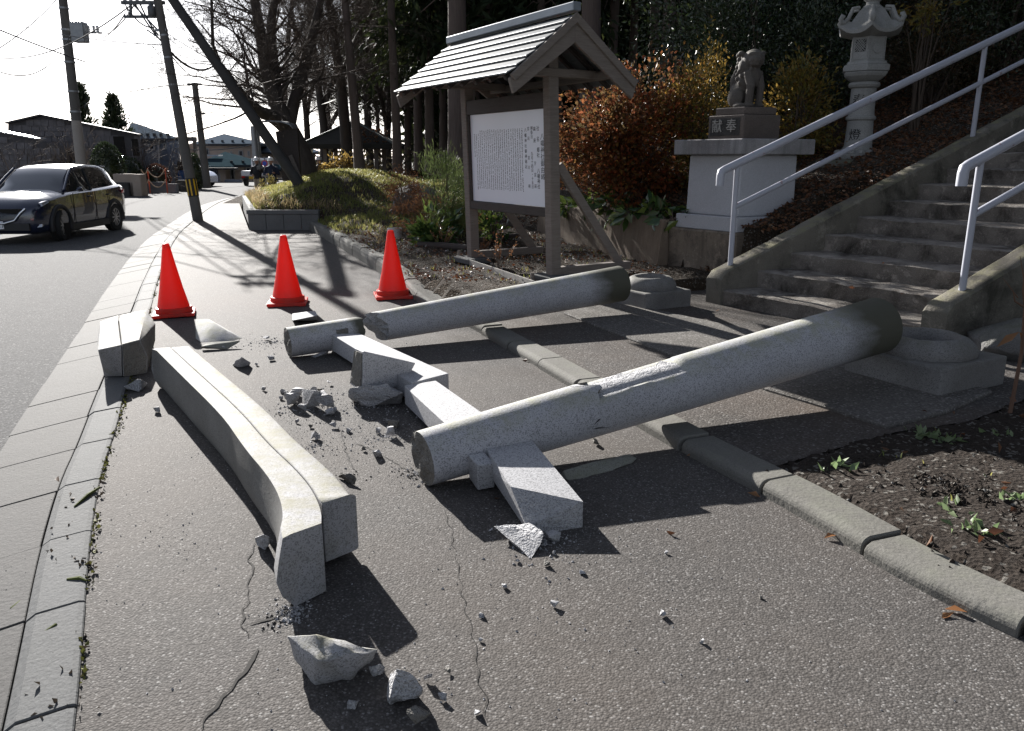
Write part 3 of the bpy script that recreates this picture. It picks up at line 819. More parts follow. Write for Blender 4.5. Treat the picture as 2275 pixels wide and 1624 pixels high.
dup(cn, cg[2], R_(14), 'red traffic cone by the bend of the raised kerb below the notice board', 1.05)
# ================================================================== terrain of the bed and the hillside
SA = Vector((math.cos(R_(25)), math.sin(R_(25)), 0)); SU = Vector((math.cos(R_(-56.7)), math.sin(R_(-56.7)), 0))
SP0 = Vector((1.735, 7.833, 0)); RISE, TREAD, SW = .169, .444, 2.12
_det = SA.x * SU.y - SA.y * SU.x
def stair_sc(x, y):
    dx, dy = x - SP0.x, y - SP0.y
    return (dx * SU.y - dy * SU.x) / _det, (SA.x * dy - SA.y * dx) / _det
def SP(s, c, zz=0.0): return SP0 + SA * s + SU * c + Vector((0, 0, zz))
def nose_z(s): return .03 + RISE * s / TREAD
WL0, WL1 = Vector((1.93, 10.2, 0)), Vector((.5, 14.0, 0))
def smst(t):
    t = np.clip(t, 0, 1); return t * t * (3 - 2 * t)
def in_poly(poly, X, Y):
    ins = np.zeros(X.shape, bool); n = len(poly); j = n - 1
    for i in range(n):
        xi, yi, xj, yj = poly[i][0], poly[i][1], poly[j][0], poly[j][1]
        if abs(yj - yi) > 1e-9:
            c = ((yi > Y) != (yj > Y)) & (X < (xj - xi) * (Y - yi) / (yj - yi) + xi)
            ins ^= c
        j = i
    return ins
def dist_line(pl, X, Y):
    d = np.full(X.shape, 1e9)
    for a, b in zip(pl[:-1], pl[1:]):
        ax, ay, bx, by = a[0], a[1], b[0], b[1]; L2 = (bx - ax) ** 2 + (by - ay) ** 2 + 1e-9
        t = np.clip(((X - ax) * (bx - ax) + (Y - ay) * (by - ay)) / L2, 0, 1)
        d = np.minimum(d, np.hypot(X - ax - t * (bx - ax), Y - ay - t * (by - ay)))
    return d
pl_back = plant_c[1] + pl_dir * 7.5
EDGE = [p for p in KRs if p.y > 6.5][::-1] + [plant_c[0], plant_c[1], pl_back]
def vnoise(X, Y, sc, seed=0):
    return np.sin(X * sc * 1.3 + seed) * np.cos(Y * sc * 1.7 + seed * 2.1) * .5 + np.sin((X + Y) * sc * 2.3 + seed * 3) * .3 + np.sin((X * .7 - Y) * sc * 3.9 + seed) * .2
def terrain(X, Y):
    X = np.asarray(X, float); Y = np.asarray(Y, float)
    s, c = stair_sc(X, Y)
    dk = dist_line(EDGE, X, Y)
    pl = smst((-X - 2.4) / 1.9) * smst((Y - 17.0) / .6)
    back = 1 - smst((Y - 23.5) / 3.0) * smst((-X - 3.2) / 2.2)
    bed = .17 + .24 * pl + .60 * smst((Y - 11.5) / 8.5) * smst(dk / 2.6) + .10 * pl * smst(dk / .8)
    bed = bed * (.12 + .88 * back) + .06 * vnoise(X, Y, 1.1) * smst(dk / .8) + .03 * vnoise(X, Y, 3.1, 1) * smst(dk / .5)
    # hillside
    wd = (WL1 - WL0).normalized()
    dw = (X - WL0.x) * wd.y - (Y - WL0.y) * wd.x
    hill = np.maximum(.7, .06 + .38 * s) + .05 * vnoise(X, Y, 1.7, 4)
    hill = np.minimum(hill, 6.5)
    k = smst(dw / (.14 + np.maximum(0, Y - 12.6) * 1.2))
    front = Y < WL0.y + .25 - (X - WL0.x) * 1.5
    bed = np.minimum(bed, 1.3)
    h = bed + (hill - bed) * k
    h = np.where(front & (X > .6), .17 + .02 * vnoise(X, Y, 4), h)
    h = np.where((c > -.75) & (c <= -.16) & (s > -.2) & (s < 3), np.minimum(h, nose_z(s) + .02), h)
    # stairs and right of them
    h = np.where((c > -.16) & (c < SW + .16) & (s > .3), nose_z(s) - .45, h)
    right = .07 + .38 * np.maximum(0, s - 1.1) + .03 * vnoise(X, Y, 2.2, 6)
    h = np.where((c >= SW + .16) & (s > -.5), right, h)
    lowr = .066 + .012 * vnoise(X, Y, 3.0, 2)
    h = np.where((Y < 6.2) & (s <= -.5), lowr, h)
    h = np.where((s <= -.5) & (Y >= 6.2) & (X > 1.2), .045, h)
    return h
def th(x, y): return float(terrain(np.array([x]), np.array([y]))[0])
def terrain_mesh(name, x0, x1, y0, y1, st, mat, cut, lump=.012):
    xs = np.arange(x0, x1 + st / 2, st); ys = np.arange(y0, y1 + st / 2, st)
    X, Y = np.meshgrid(xs, ys)
    Z = terrain(X, Y)
    Z = Z + rng.normal(0, lump, Z.shape)
    ins = np.zeros(X.shape, bool)
    for p in cut: ins |= in_poly(p, X, Y)
    dkr = dist_line(KRs, X, Y); kh = np.where(Y > 9.6, .19, np.where(Y > 8.1, .07 + .12 * (Y - 8.1) / 1.5, .07))
    Z = np.where(dkr < .22, np.minimum(Z, kh - .035), Z)
    Z = np.where(ins, -.28, Z)
    ny, nx = X.shape
    v = np.stack([X, Y, Z], -1).reshape(-1, 3)
    i = np.arange(ny * nx).reshape(ny, nx)
    q = np.stack([i[:-1, :-1], i[:-1, 1:], i[1:, 1:], i[1:, :-1]], -1).reshape(-1, 4)
    out = ins.reshape(-1)
    keep = ~(out[q].all(1))
    q = q[keep]
    me = bpy.data.meshes.new(name)
    me.vertices.add(len(v)); me.vertices.foreach_set('co', v.ravel())
    me.loops.add(len(q) * 4); me.loops.foreach_set('vertex_index', q.ravel().astype(np.int32))
    me.polygons.add(len(q)); me.polygons.foreach_set('loop_start', np.arange(0, len(q) * 4, 4, dtype=np.int32))
    me.update(); me.validate(); me.materials.append(mat)
    me.polygons.foreach_set('use_smooth', [True] * len(q))
    return structure(link(name, me))
_kw = [p + n * (.07 if p.y > 8.4 else .07) for p, n in zip(KRs, normals(KRs))]
pave_cut = list(KLs[:-2]) + [Vector((3, 58, 0)), Vector((-3.4, 50, 0)), plant_c[1] + pl_dir * 14 + Vector((.12, 0, 0)), plant_c[1] + Vector((.14, .12, 0)), plant_c[0] + Vector((.1, .12, 0))] + _kw + [Vector((3, .3, 0)), Vector((0, -1, 0))]
CUT = [pave_cut, fore_poly, [p for p in offset(KLs, -.3)] + [Vector((30, 95, 0)), Vector((-70, 95, 0)), Vector((-70, -8, 0))]]
terrain_mesh('soil_bed', -10.6, 12.0, 5.4, 27.0, .12, M_SOIL2, CUT)
terrain_mesh('soil_bed', .8, 8.0, .3, 5.5, .05, M_SOIL, CUT, lump=.005)
far_t = terrain_mesh('hillside', -14, 40, 26.9, 80, 1.2, M_SOIL2, CUT, lump=.1)
terrain_mesh('hillside', 11.9, 40, 2, 27, 1.0, M_SOIL2, [], lump=.05)

# ================================================================== steps
stairs = thing('stone_stairs', 'worn concrete shrine steps climbing to the right between two low side walls', 'stairs', SP(.44, 0, .05))
for k in range(1, 19):
    mb = MB(); zt = .03 + RISE * k
    s0, s1 = TREAD * k, TREAD * (k + 1) + .03
    n = 16; rows = []
    for zz, ss in ((zt - .3, s0 + .012), (zt - .05, s0 + .006), (zt - .012, s0), (zt, s0 + .02), (zt + .001, s1), (zt - .3, s1)):
        rows.append([SP(ss + (.028 * noise.noise(Vector((k * 3.1, i * .9, zz * 3)))), SW * i / n, zz + .014 * noise.noise(Vector((k * 1.7, i * .7, ss)))) for i in range(n + 1)])
    vs = [p for r in rows for p in r]; fs = []
    for j in range(len(rows) - 1):
        for i in range(n): fs.append((j * (n + 1) + i, j * (n + 1) + i + 1, (j + 1) * (n + 1) + i + 1, (j + 1) * (n + 1) + i))
    fs.append(tuple(j * (n + 1) for j in range(len(rows)))); fs.append(tuple(j * (n + 1) + n for j in range(len(rows)))[::-1])
    mb.add(vs, fs); mb.obj('step', M_STEP, stairs, smooth=.6)
def stringer(c0, c1, s0, up):
    mb = MB(); rows = []
    ss = [s0, s0 + .06] + [s0 + .3 * i for i in range(1, 28)]
    for i, s_ in enumerate(ss):
        zt = nose_z(s_) + up - (.05 if i == 0 else 0); zb = nose_z(s_) - .5 if i > 1 else -.1
        rows.append([SP(s_, c0, zb), SP(s_, c1, zb), SP(s_, c1, zt - .015), SP(s_, c1 + (c0 - c1) * .1, zt), SP(s_, c0 + (c1 - c0) * .1, zt), SP(s_, c0, zt - .015)])
    mb.loft(rows)
    return mb.obj('side_wall', M_STRING, stairs, smooth=.6, cuts=1, rough=.008, rscale=5)
stringer(-.2, 0, .42, .17)
stringer(SW, SW + .2, .40, .20)

# handrails
M_RAIL = NT('rail_paint')
_f = M_RAIL.ramp(M_RAIL.noise(14, 5, .6), [(0.66, 0.0), (0.69, 1.0)])
M_RAIL.set(color=M_RAIL.mix(M_RAIL.math('MULTIPLY', _f, .55), (.36, .37, .42), (.2, .07, .05)), rough=.45, normal=M_RAIL.bump(M_RAIL.noise(60, 3), .1, .003))
M_RAIL = M_RAIL.m
def rail(c, label, s_posts, s_start, up, hook=.13, top_h=.92, mid_h=.5):
    a = SP(s_posts[0], c, nose_z(s_posts[0]) + up)
    t = thing('handrail', label, 'handrail', a)
    for s_ in s_posts:
        b = SP(s_, c, nose_z(s_) + up)
        mb = MB(); mb.tube([b - Vector((0, 0, .03)), b + Vector((0, 0, top_h))], .027, 14); mb.obj('post', M_RAIL, t, smooth=.8)
    e = s_posts[-1] + 6
    P = lambda s_, h: SP(s_, c, nose_z(s_) + up + h)
    q0 = P(s_start, top_h)
    mb = MB(); mb.tube([q0 - Vector((0, 0, hook)), q0 - Vector((0, 0, .035)), q0 + (P(s_start + .04, top_h) - q0) * .2, P(s_start + .05, top_h + .005), P(e, top_h)], .041, 14)
    mb.obj('top_rail', M_RAIL, t, smooth=.8)
    mb = MB(); mb.tube([P(s_posts[0], mid_h), P(e, mid_h)], .028, 12); mb.obj('lower_rail', M_RAIL, t, smooth=.8)
    return t
rail(-.1, 'pale grey steel handrail on the left side wall of the steps', [.62, 4.05, 7.5], .42, .17, top_h=1.0, mid_h=.58)
rail(SW + .1, 'pale grey steel handrail on the right side wall of the steps', [.68, 4.1, 7.5], .50, .20, top_h=1.0, mid_h=.58)

# retaining wall beside the bed
wd = (WL1 - WL0).normalized(); wn_ = Vector((wd.y, -wd.x, 0))
rw = thing('retaining_wall', 'sloping brown concrete retaining wall under the red bush behind the notice board', 'wall', WL0 + Vector((0, 0, .15)))
mb = MB(); rows = []
for i in range(15):
    p = WL0 + (WL1 - WL0) * (i / 14) ; zt = .74 + .02 * math.sin(i) + max(0, i - 9) * .02
    rows.append([p + wn_ * -.10 + z(-.05), p + wn_ * .12 + z(-.05), p + wn_ * .14 + z(zt), p + wn_ * .0 + z(zt), p + wn_ * -.015 + z(zt - .02)])
mb.loft(rows); mb.obj('wall', M_WALLC, rw, cuts=1, rough=.006)

# ================================================================== pedestal with the guardian lion
PC = Vector((2.59, 9.30, 0))
def PB(i, j, zz): return PC - SU * i * 1.1 + SA * j * 1.1 + Vector((0, 0, max(0.0, 1.5 + (zz - 1.5) * 1.1)))     # i to the left, j to the right back
def pblock(mb, i0, i1, j0, j1, z0, z1, top_in=0.0):
    mb.hexa([PB(i1, j0, z0), PB(i0, j0, z0), PB(i0, j1, z0), PB(i1, j1, z0),
             PB(i1 - top_in, j0 + top_in, z1), PB(i0 + top_in, j0 + top_in, z1), PB(i0 + top_in, j1 - top_in, z1), PB(i1 - top_in, j1 - top_in, z1)])
    return mb
M_WPAINT = concrete_mat('painted_render', (0.42, 0.43, 0.46), dirt=(.33, .32, .33), dirt_amt=.45, bump=.12, rough=.6, streak=False)
M_WCAP = concrete_mat('painted_cap', (0.33, 0.33, 0.335), dirt=(.10, .08, .075), dirt_amt=.8, bump=.2, streak=True)
ped = thing('pedestal', 'grey white rendered pedestal on a rough concrete block carrying the stone lion', 'pedestal', PB(.45, .45, .2))
pblock(MB(), -.0, 1.0, .0, 1.0, .0, .73).obj('foundation', M_ROUGHC, ped, bevel=.02, cuts=3, rough=.018, rscale=5)
pblock(MB(), .05, .95, .05, .96, .73, .885).obj('foot_slab', M_WPAINT, ped, bevel=.008)
pblock(MB(), .11, .87, .11, .90, .885, 1.53, .008).obj('body', M_WPAINT, ped, bevel=.03, seg=3)
pblock(MB(), .0, .98, .0, 1.0, 1.53, 1.69).obj('cap', M_WCAP, ped, bevel=.01)
M_LION = granite('lion_stone', (0.10, 0.088, 0.078), speck=.3, moss=(.11, .105, .07), moss_amt=.6, stain_amt=.8, bump=.6)
M_LIONB = granite('lion_base_stone', (0.12, 0.1, 0.088), speck=.4, moss_amt=0, stain_amt=.6, bump=.4)
M_CARVE = granite('carved_panel', (0.06, 0.058, 0.055), speck=.4, moss_amt=0, stain_amt=.5, bump=.9, coarse=2)
lb = thing('statue_base', 'two tier dark stone block with a carved inscription panel under the stone lion', 'statue base', PB(.45, .4, 1.69))
pblock(MB(), .24, .74, .24, .74, 1.69, 1.94).obj('block', M_LIONB, lb, bevel=.008)
pblock(MB(), .27, .68, .27, .71, 1.94, 2.02).obj('upper_slab', M_LIONB, lb, bevel=.01)
mb = MB(); mb.hexa([PB(.70, .232, 1.73), PB(.29, .232, 1.73), PB(.29, .25, 1.73), PB(.70, .25, 1.73), PB(.70, .236, 1.91), PB(.29, .236, 1.91), PB(.29, .25, 1.91), PB(.70, .25, 1.91)])
mb.obj('inscription_panel', M_CARVE, lb)

def text_mesh(txt, size, extrude=.002, align='CENTER'):
    cu = bpy.data.curves.new('lettering', 'FONT'); cu.body = txt; cu.size = size; cu.extrude = extrude
    cu.align_x = align; cu.align_y = 'CENTER'; cu.resolution_u = 3
    o = bpy.data.objects.new('tmp', cu); COL.objects.link(o)
    dg = bpy.context.evaluated_depsgraph_get()
    me = bpy.data.meshes.new_from_object(o.evaluated_get(dg))
    bpy.data.objects.remove(o); bpy.data.curves.remove(cu)
    return me
def place_text(name, txt, size, parent, pos, right, up, mat, extrude=.002, squeeze=1.0):
    me = text_mesh(txt, size, extrude)
    r = Vector(right).normalized(); u = Vector(up).normalized(); u = (u - r * u.dot(r)).normalized(); n = r.cross(u)
    org = origin_of(parent)
    for v in me.vertices:
        c = v.co.copy(); v.co = Vector(pos) - org + r * c.x * squeeze + u * c.y + n * c.z
    me.materials.clear(); me.materials.append(mat)
    return link(name, me, parent)
M_GLYPH = plain('carved_glyph', (.3, .29, .27), .9)
place_text('lettering', '献', .16, lb, PB(.60, .229, 1.82), -(-SU) * 1.0, (0, 0, 1), M_GLYPH, .006)
place_text('lettering', '奉', .16, lb, PB(.40, .229, 1.82), SU, (0, 0, 1), M_GLYPH, .006)

# --- sculpted bodies from joined volumes
def sculpt(name, blobs, tubes, mat, loc, fwd, vox=.012, scale=1.0, parent=None, smooth_it=2, local_parent=None, mats=None):
    f = Vector(fwd).normalized(); r = f.cross(Vector((0, 0, 1))).normalized()
    M3 = Matrix((r, f, Vector((0, 0, 1)))).transposed()
    bm = bmesh.new()
    for c, rad, *ax in blobs:
        g = bmesh.ops.create_icosphere(bm, subdivisions=3, radius=1.0)
        rad = rad if isinstance(rad, (tuple, list)) else (rad,) * 3
        rot = ax[0] if ax else Matrix.Identity(3)
        for v in g['verts']:
            v.co = rot @ Vector((v.co.x * rad[0], v.co.y * rad[1], v.co.z * rad[2])) + Vector(c)
    me = bpy.data.meshes.new(name); bm.to_mesh(me); bm.free()
    if tubes:
        mb = MB()
        for pts, rr in tubes: mb.tube(pts, rr, 10)
        m2 = bpy.data.meshes.new('t'); m2.from_pydata(mb.v, [], mb.f)
        bm = bmesh.new(); bm.from_mesh(me); bm.from_mesh(m2)
        bmesh.ops.recalc_face_normals(bm, faces=bm.faces); bm.to_mesh(me); bm.free(); bpy.data.meshes.remove(m2)
    o = bpy.data.objects.new('tmp', me); COL.objects.link(o)
    md = o.modifiers.new('r', 'REMESH'); md.mode = 'VOXEL'; md.voxel_size = vox
    ms = o.modifiers.new('s', 'SMOOTH'); ms.factor = .5; ms.iterations = smooth_it
    dg = bpy.context.evaluated_depsgraph_get()
    out = bpy.data.meshes.new_from_object(o.evaluated_get(dg))
    bpy.data.objects.remove(o); bpy.data.meshes.remove(me)
    base = Vector(loc); org = origin_of(parent) if parent else base
    for v in out.vertices: v.co = M3 @ (v.co * scale) + base - org
    out.materials.clear(); out.materials.append(mat)
    out.polygons.foreach_set('use_smooth', [True] * len(out.polygons))
    out.name = name
    return link(name, out, parent, None if parent else base)
RX = lambda d: Matrix.Rotation(R_(d), 3, 'X')
RY = lambda d: Matrix.Rotation(R_(d), 3, 'Y')
lion = [((0, -.02, .33), (.115, .125, .2), RX(-18)), ((0, -.13, .17), (.12, .14, .15)), ((-.1, -.1, .13), (.06, .12, .12)), ((.1, -.1, .13), (.06, .12, .12)),
        ((0, .06, .38), (.105, .09, .14)),
        ((.02, .08, .57), (.135, .125, .115)), ((.0, .0, .5), (.15, .12, .14)), ((.06, .12, .62), (.10, .08, .035)), ((.09, .16, .55), (.075, .07, .055)), ((.09, .155, .505), (.065, .055, .03)),
        ((.125, .20, .565), (.028, .024, .018)), ((.05, .19, .605), (.024, .022, .02)), ((.125, .13, .605), (.022, .024, .02)),
        ((-.09, .12, .64), (.045, .03, .028)), ((.13, -.03, .64), (.035, .045, .028)),
        ((-.09, .10, .03), (.06, .085, .035)), ((.09, .10, .03), (.06, .085, .035)), ((-.13, .0, .03), (.05, .1, .035)), ((.13, .0, .03), (.05, .1, .035)),
        ((0, -.24, .2), (.04, .04, .14)), ((0, -.22, .33), (.05, .06, .11)), ((0, -.2, .42), (.035, .04, .06))]
for i in range(34):      # curls of the mane
    a = i * 2.4; hh = .30 + .36 * (i / 34)
    lion.append(((math.cos(a) * .11 + 0, -.03 + math.sin(a) * .12 * (1 if math.sin(a) < .3 else .3), hh), .03))
for i in range(7): lion.append(((.09 * math.cos(i * .9 + .2), .11, .45 - i * .012), .028))
ltubes = [([(-.085, .06, .42), (-.09, .12, .25), (-.09, .1, .03)], [.065, .05, .045]), ([(.085, .06, .42), (.09, .12, .25), (.09, .1, .03)], [.065, .05, .045])]
lo = sculpt('stone_lion', lion, ltubes, M_LION, PB(.47, .49, 2.012), SU, vox=.0105, smooth_it=0, scale=.96)
tag(lo, 'seated dark stone guardian lion with curled mane on its carved block', 'lion statue')

# ================================================================== stone lantern
M_LANT = granite('lantern_granite', (0.29, 0.29, 0.28), speck=.35, moss=(.17, .17, .13), moss_amt=.6, stain_amt=.55, bump=.35)
M_INK = plain('black_ink', (.012, .012, .013), .7)
LC = Vector((4.52, 10.8, 1.48))
LC.z += .03
lan = thing('stone_lantern', 'tall pale granite lantern with black characters on its round shaft', 'stone lantern', LC)
L0 = lambda prof, n, name, sm=.6, phase=0.0, **k: MB().lathe([(r, zz + LC.z) for r, zz in prof], n, (LC.x, LC.y, 0), phase=phase).obj(name, M_LANT, lan, smooth=sm, **k)
# petal foot
mb = MB(); mb.lathe([(.32, LC.z - .03), (.33, LC.z + .03), (.26, LC.z + .07)], 24, (LC.x, LC.y, 0))
for i in range(14):
    a = 2 * math.pi * i / 14
    mb.lathe([(.01, -.04), (.045, -.035), (.06, 0), (.045, .04), (.01, .05)], 8, (LC.x + math.cos(a) * .27, LC.y + math.sin(a) * .27, LC.z + .05))
mb.obj('foot', M_LANT, lan, smooth=.7)
L0([(.24, .07), (.235, .1), (.2, .13), (.19, .15), (.178, .42), (.175, .5), (.2, .515), (.205, .545), (.19, .565), (.178, .57), (.172, .62), (.168, .9), (.168, .94), (.2, .955), (.215, .985), (.2, 1.02), (.18, 1.025)], 28, 'shaft')
L0([(.17, 1.02), (.23, 1.05), (.3, 1.1), (.33, 1.15), (.31, 1.16)], 6, 'platform', sm=False, phase=R_(10), bevel=.012)
L0([(.34, 1.16), (.345, 1.24), (.30, 1.255), (.29, 1.29), (.27, 1.295)], 6, 'platform_rim', sm=False, phase=R_(10), bevel=.006)
# fire box with a lattice opening
L0([(.255, 1.29), (.25, 1.63)], 6, 'fire_box', sm=False, phase=R_(10), bevel=.006)
def hexface(k):
    a = R_(10) + math.pi / 3 * k; b = a + math.pi / 3; r = .2525
    p = Vector((math.cos(a) * r, math.sin(a) * r, 0)); q = Vector((math.cos(b) * r, math.sin(b) * r, 0))
    return p, q
best = sorted(range(6), key=lambda k: (sum(hexface(k), Vector()) * .5).y)[:3]
best = sorted(best, key=lambda k: (sum(hexface(k), Vector()) * .5).x)
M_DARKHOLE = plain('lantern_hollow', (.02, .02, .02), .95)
for idx, k in enumerate(best[:2]):
    p, q = hexface(k); 
    if p.x > q.x: p, q = q, p
    r = (q - p).normalized(); nrm = (p + q).normalized(); ctr = LC + (p + q) * .5
    if idx == 0:
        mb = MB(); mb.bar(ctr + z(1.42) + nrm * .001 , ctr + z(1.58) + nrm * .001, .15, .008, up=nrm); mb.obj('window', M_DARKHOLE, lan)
        mb = MB()
        for j in (-2, -1, 0, 1, 2):
            x = j * .037
            for sg in (-1, 1):
                u0, u1 = x - sg * .08, x + sg * .08; v0, v1 = 1.42, 1.58
                cl = lambda u_, v_: (max(-.074, min(.074, u_)), v_)
                t0 = max(0, min(1, (-.074 * sg - u0) / (u1 - u0) if sg > 0 else (.074 - u0) / (u1 - u0)))
                t1 = max(0, min(1, (.074 - u0) / (u1 - u0) if sg > 0 else (-.074 - u0) / (u1 - u0)))
                if t1 - t0 < .05: continue
                A = ctr + r * (u0 + (u1 - u0) * t0) + z(v0 + (v1 - v0) * t0) + nrm * .006; B_ = ctr + r * (u0 + (u1 - u0) * t1) + z(v0 + (v1 - v0) * t1) + nrm * .006
                mb.bar(A, B_, .01, .012, up=nrm)
        mb.obj('lattice', M_LANT, lan)
    else:
        mb = MB(); mb.lathe([(.075, .0), (.07, .012), (.06, .014)], 14, ctr + z(1.46), rot=nrm.to_track_quat('Z', 'Y').to_matrix()); mb.obj('carved_niche', M_LANT, lan, smooth=.6)
    mb = MB()
    for v_ in (1.325, 1.605):
        mb.bar(ctr - r * .11 + z(v_) + nrm * .003, ctr + r * .11 + z(v_) + nrm * .003, .012, .012, up=nrm)
    for u_ in (-.11, .11): mb.bar(ctr + r * u_ + z(1.325) + nrm * .003, ctr + r * u_ + z(1.605) + nrm * .003, .012, .012, up=nrm)
    mb.obj('panel_frame', M_LANT, lan)
# roof with rolled corners
mb = MB(); rows = []
N6 = 36
for f_, zz in ((.55, 1.60), (.98, 1.645), (1.0, 1.69), (.84, 1.725), (.62, 1.80), (.42, 1.93), (.3, 1.99), (.2, 2.0)):
    row = []
    for k in range(N6):
        a = 2 * math.pi * k / N6; u = (k % 6) / 6.0; e = abs(u - .5) * 2          # 1 at corners
        rad = .47 * f_ * (math.cos(math.pi / 6) / math.cos((u - .5) * math.pi / 3)) * (.92 + .08 * e)
        row.append((LC.x + math.cos(a + R_(10)) * rad, LC.y + math.sin(a + R_(10)) * rad, LC.z + zz + (.085 * e ** 3 if f_ > .8 else .02 * e ** 2)))
    rows.append(row)
mb.loft(rows); mb.obj('roof', M_LANT, lan, smooth=.7)
for k in range(6):
    a = math.pi / 3 * k + R_(10); d = Vector((math.cos(a), math.sin(a), 0)); pts = []; rr = []
    for f_, zz, w_ in ((.2, 2.005, .022), (.3, 1.99, .024), (.36, 1.86, .026), (.42, 1.80, .03), (.455, 1.80, .034), (.475, 1.845, .036), (.455, 1.885, .034), (.425, 1.875, .026)):
        pts.append(LC + d * f_ * .97 + z(zz)); rr.append(w_)
    MB().tube(pts, rr, 8).obj('ridge_scroll', M_LANT, lan, smooth=.9)
L0([(.12, 1.99), (.115, 2.03), (.09, 2.05), (.085, 2.08), (.13, 2.12), (.15, 2.17), (.13, 2.2), (.14, 2.24), (.11, 2.33), (.03, 2.42), (.005, 2.45)], 18, 'finial')
cdir = Vector((-LC.x, -LC.y, 0)).normalized(); side = Vector((-cdir.y, cdir.x, 0))
vd = (cdir - side * .35).normalized(); vs_ = Vector((-vd.y, vd.x, 0))
def wrap_text(txt, size, zz, rad):
    me = text_mesh(txt, size, .0015); org = origin_of(lan)
    for v in me.vertices:
        a = v.co.x / rad; nrm = vd * math.cos(a) + vs_ * math.sin(a)
        v.co = LC + nrm * (rad + .002 + v.co.z) + z(zz + v.co.y) - org
    me.materials.clear(); me.materials.append(M_INK); link('lettering', me, lan)
wrap_text('奉', .185, .76, .171); wrap_text('燈', .175, .29, .184)
lan.scale = (.9, .9, .9)
rk = MB(); rk.hull([LC + Vector((math.cos(a) * .62 * f, math.sin(a) * .5 * f, zz)) for a in [i * .7 for i in range(9)] for f, zz in ((1.0, -.3), (.95, -.1), (.75, -.03))])
tag(rk.obj('lantern_rock', granite('dark_rock', (.12, .115, .1), speck=.3, moss=(.1, .11, .06), moss_amt=.8, stain_amt=.7, bump=.8), loc=LC - z(.3), cuts=2, rough=.03, rscale=4, bevel=.02), 'flat topped rock under the stone lantern on the leafy slope', 'rock')
# ================================================================== roofed notice board
M_WOOD = wood('weathered_wood', (0.19, 0.165, 0.145), (0.09, 0.074, 0.062))
M_WOODD = wood('dark_wood', (0.055, 0.045, 0.04), (0.025, 0.02, 0.018), rough=.75)
M_ROOFT = wood('roof_sheet', (0.12, 0.13, 0.135), (0.06, 0.066, 0.07), scale=(6, 6, 6), rough=.5, bump=.15)
M_RIDGE = plain('ridge_metal', (.2, .225, .25), .42, metal=.3, var=.25, vscale=5)
M_BOARD = plain('board_white', (.66, .68, .74), .4, var=.04, vscale=1.5)
PR, PL_ = Vector((.47, 8.97, .19)), Vector((-.51, 10.57, .2))
ax = (PL_ - PR); ax.z = 0; LEN = ax.length; ax.normalize(); bx = Vector((-ax.y, ax.x, 0)) * -1     # bx to the right back
if bx.x < 0: bx = -bx
LEAN = -.028
def SH(u, w, h):     # u along ridge from near post, w across, h height above the bed
    p = PR + ax * u + bx * w; return Vector((p.x + LEAN * h, p.y, .2 + h))
sh = thing('notice_shelter', 'weathered wooden notice board with a gabled roof standing on two posts in the bed', 'notice board', PR.lerp(PL_, .5))
def pole(mb, a, b, w, d):     # rectangular timber in the shelter frame, a/b given in (u, w, h)
    A = SH(*a); B = SH(*b); dr = (B - A).normalized()
    upv = ax if abs(dr.dot(ax)) < .9 else Vector((0, 0, 1))
    mb.bar(A, B, w, d, up=upv); return mb
for u in (0, LEN):
    pole(MB(), (u, 0, -.05), (u, 0, 2.42), .125, .125).obj('post', M_WOOD, sh, bevel=.006)
    mb = MB(); mb.box(SH(u, -.02, .0) - z(.01), (.42, .34, .07), rot=math.atan2(ax.y, ax.x)); mb.obj('footing', M_KERB, sh, bevel=.008)
    pole(MB(), (u, -.62, 2.17), (u, .62, 2.17), .085, .15).obj('cross_beam', M_WOOD, sh, bevel=.006)
    pole(MB(), (u + .02, .10, 1.22), (u + .02, .98, .05), .10, .05).obj('brace', M_WOOD, sh, bevel=.005)
    pole(MB(), (u, .06, .06), (u, 1.08, .06), .09, .11).obj('sill_beam', M_WOOD, sh, bevel=.006)
OV0, OV1, HW, APX, EAV = -.46, LEN + .38, .80, 2.70, 2.09
for w_, h_, s_ in ((0, 2.5, .10), (-.56, 2.15, .08), (.56, 2.15, .08)):
    pole(MB(), (OV0 + .06, w_, h_), (OV1 - .06, w_, h_), s_, s_).obj('purlin', M_WOOD, sh, bevel=.005)
for i in range(9):
    u = OV0 + .14 + i * (OV1 - OV0 - .28) / 8
    for sg in (-1, 1):
        pole(MB(), (u, sg * .02, APX - .1), (u, sg * (HW - .04), EAV - .035), .04, .05).obj('rafter', M_WOODD, sh)
NC = 7
for sg in (-1, 1):
    for i in range(NC):
        f0, f1 = i / NC, (i + 1) / NC + .035
        h0 = APX + (EAV - APX) * f0; h1 = APX + (EAV - APX) * min(f1, 1.02)
        t_ = .012
        mb = MB()
        q = [SH(OV0, sg * HW * f0, h0 - .02), SH(OV1, sg * HW * f0, h0 - .02), SH(OV1, sg * HW * f1, h1 + .004), SH(OV0, sg * HW * f1, h1 + .004)]
        mb.hexa(q + [p + z(t_ + (.007 if k > 1 else -.003)) for k, p in enumerate(q)])
        mb.obj('roof_plank', M_ROOFT, sh, bevel=.003)
pole(MB(), (OV0 - .03, 0, APX + .055), (OV1 + .03, 0, APX + .045), .10, .085).obj('ridge_cap', M_RIDGE, sh, bevel=.008)
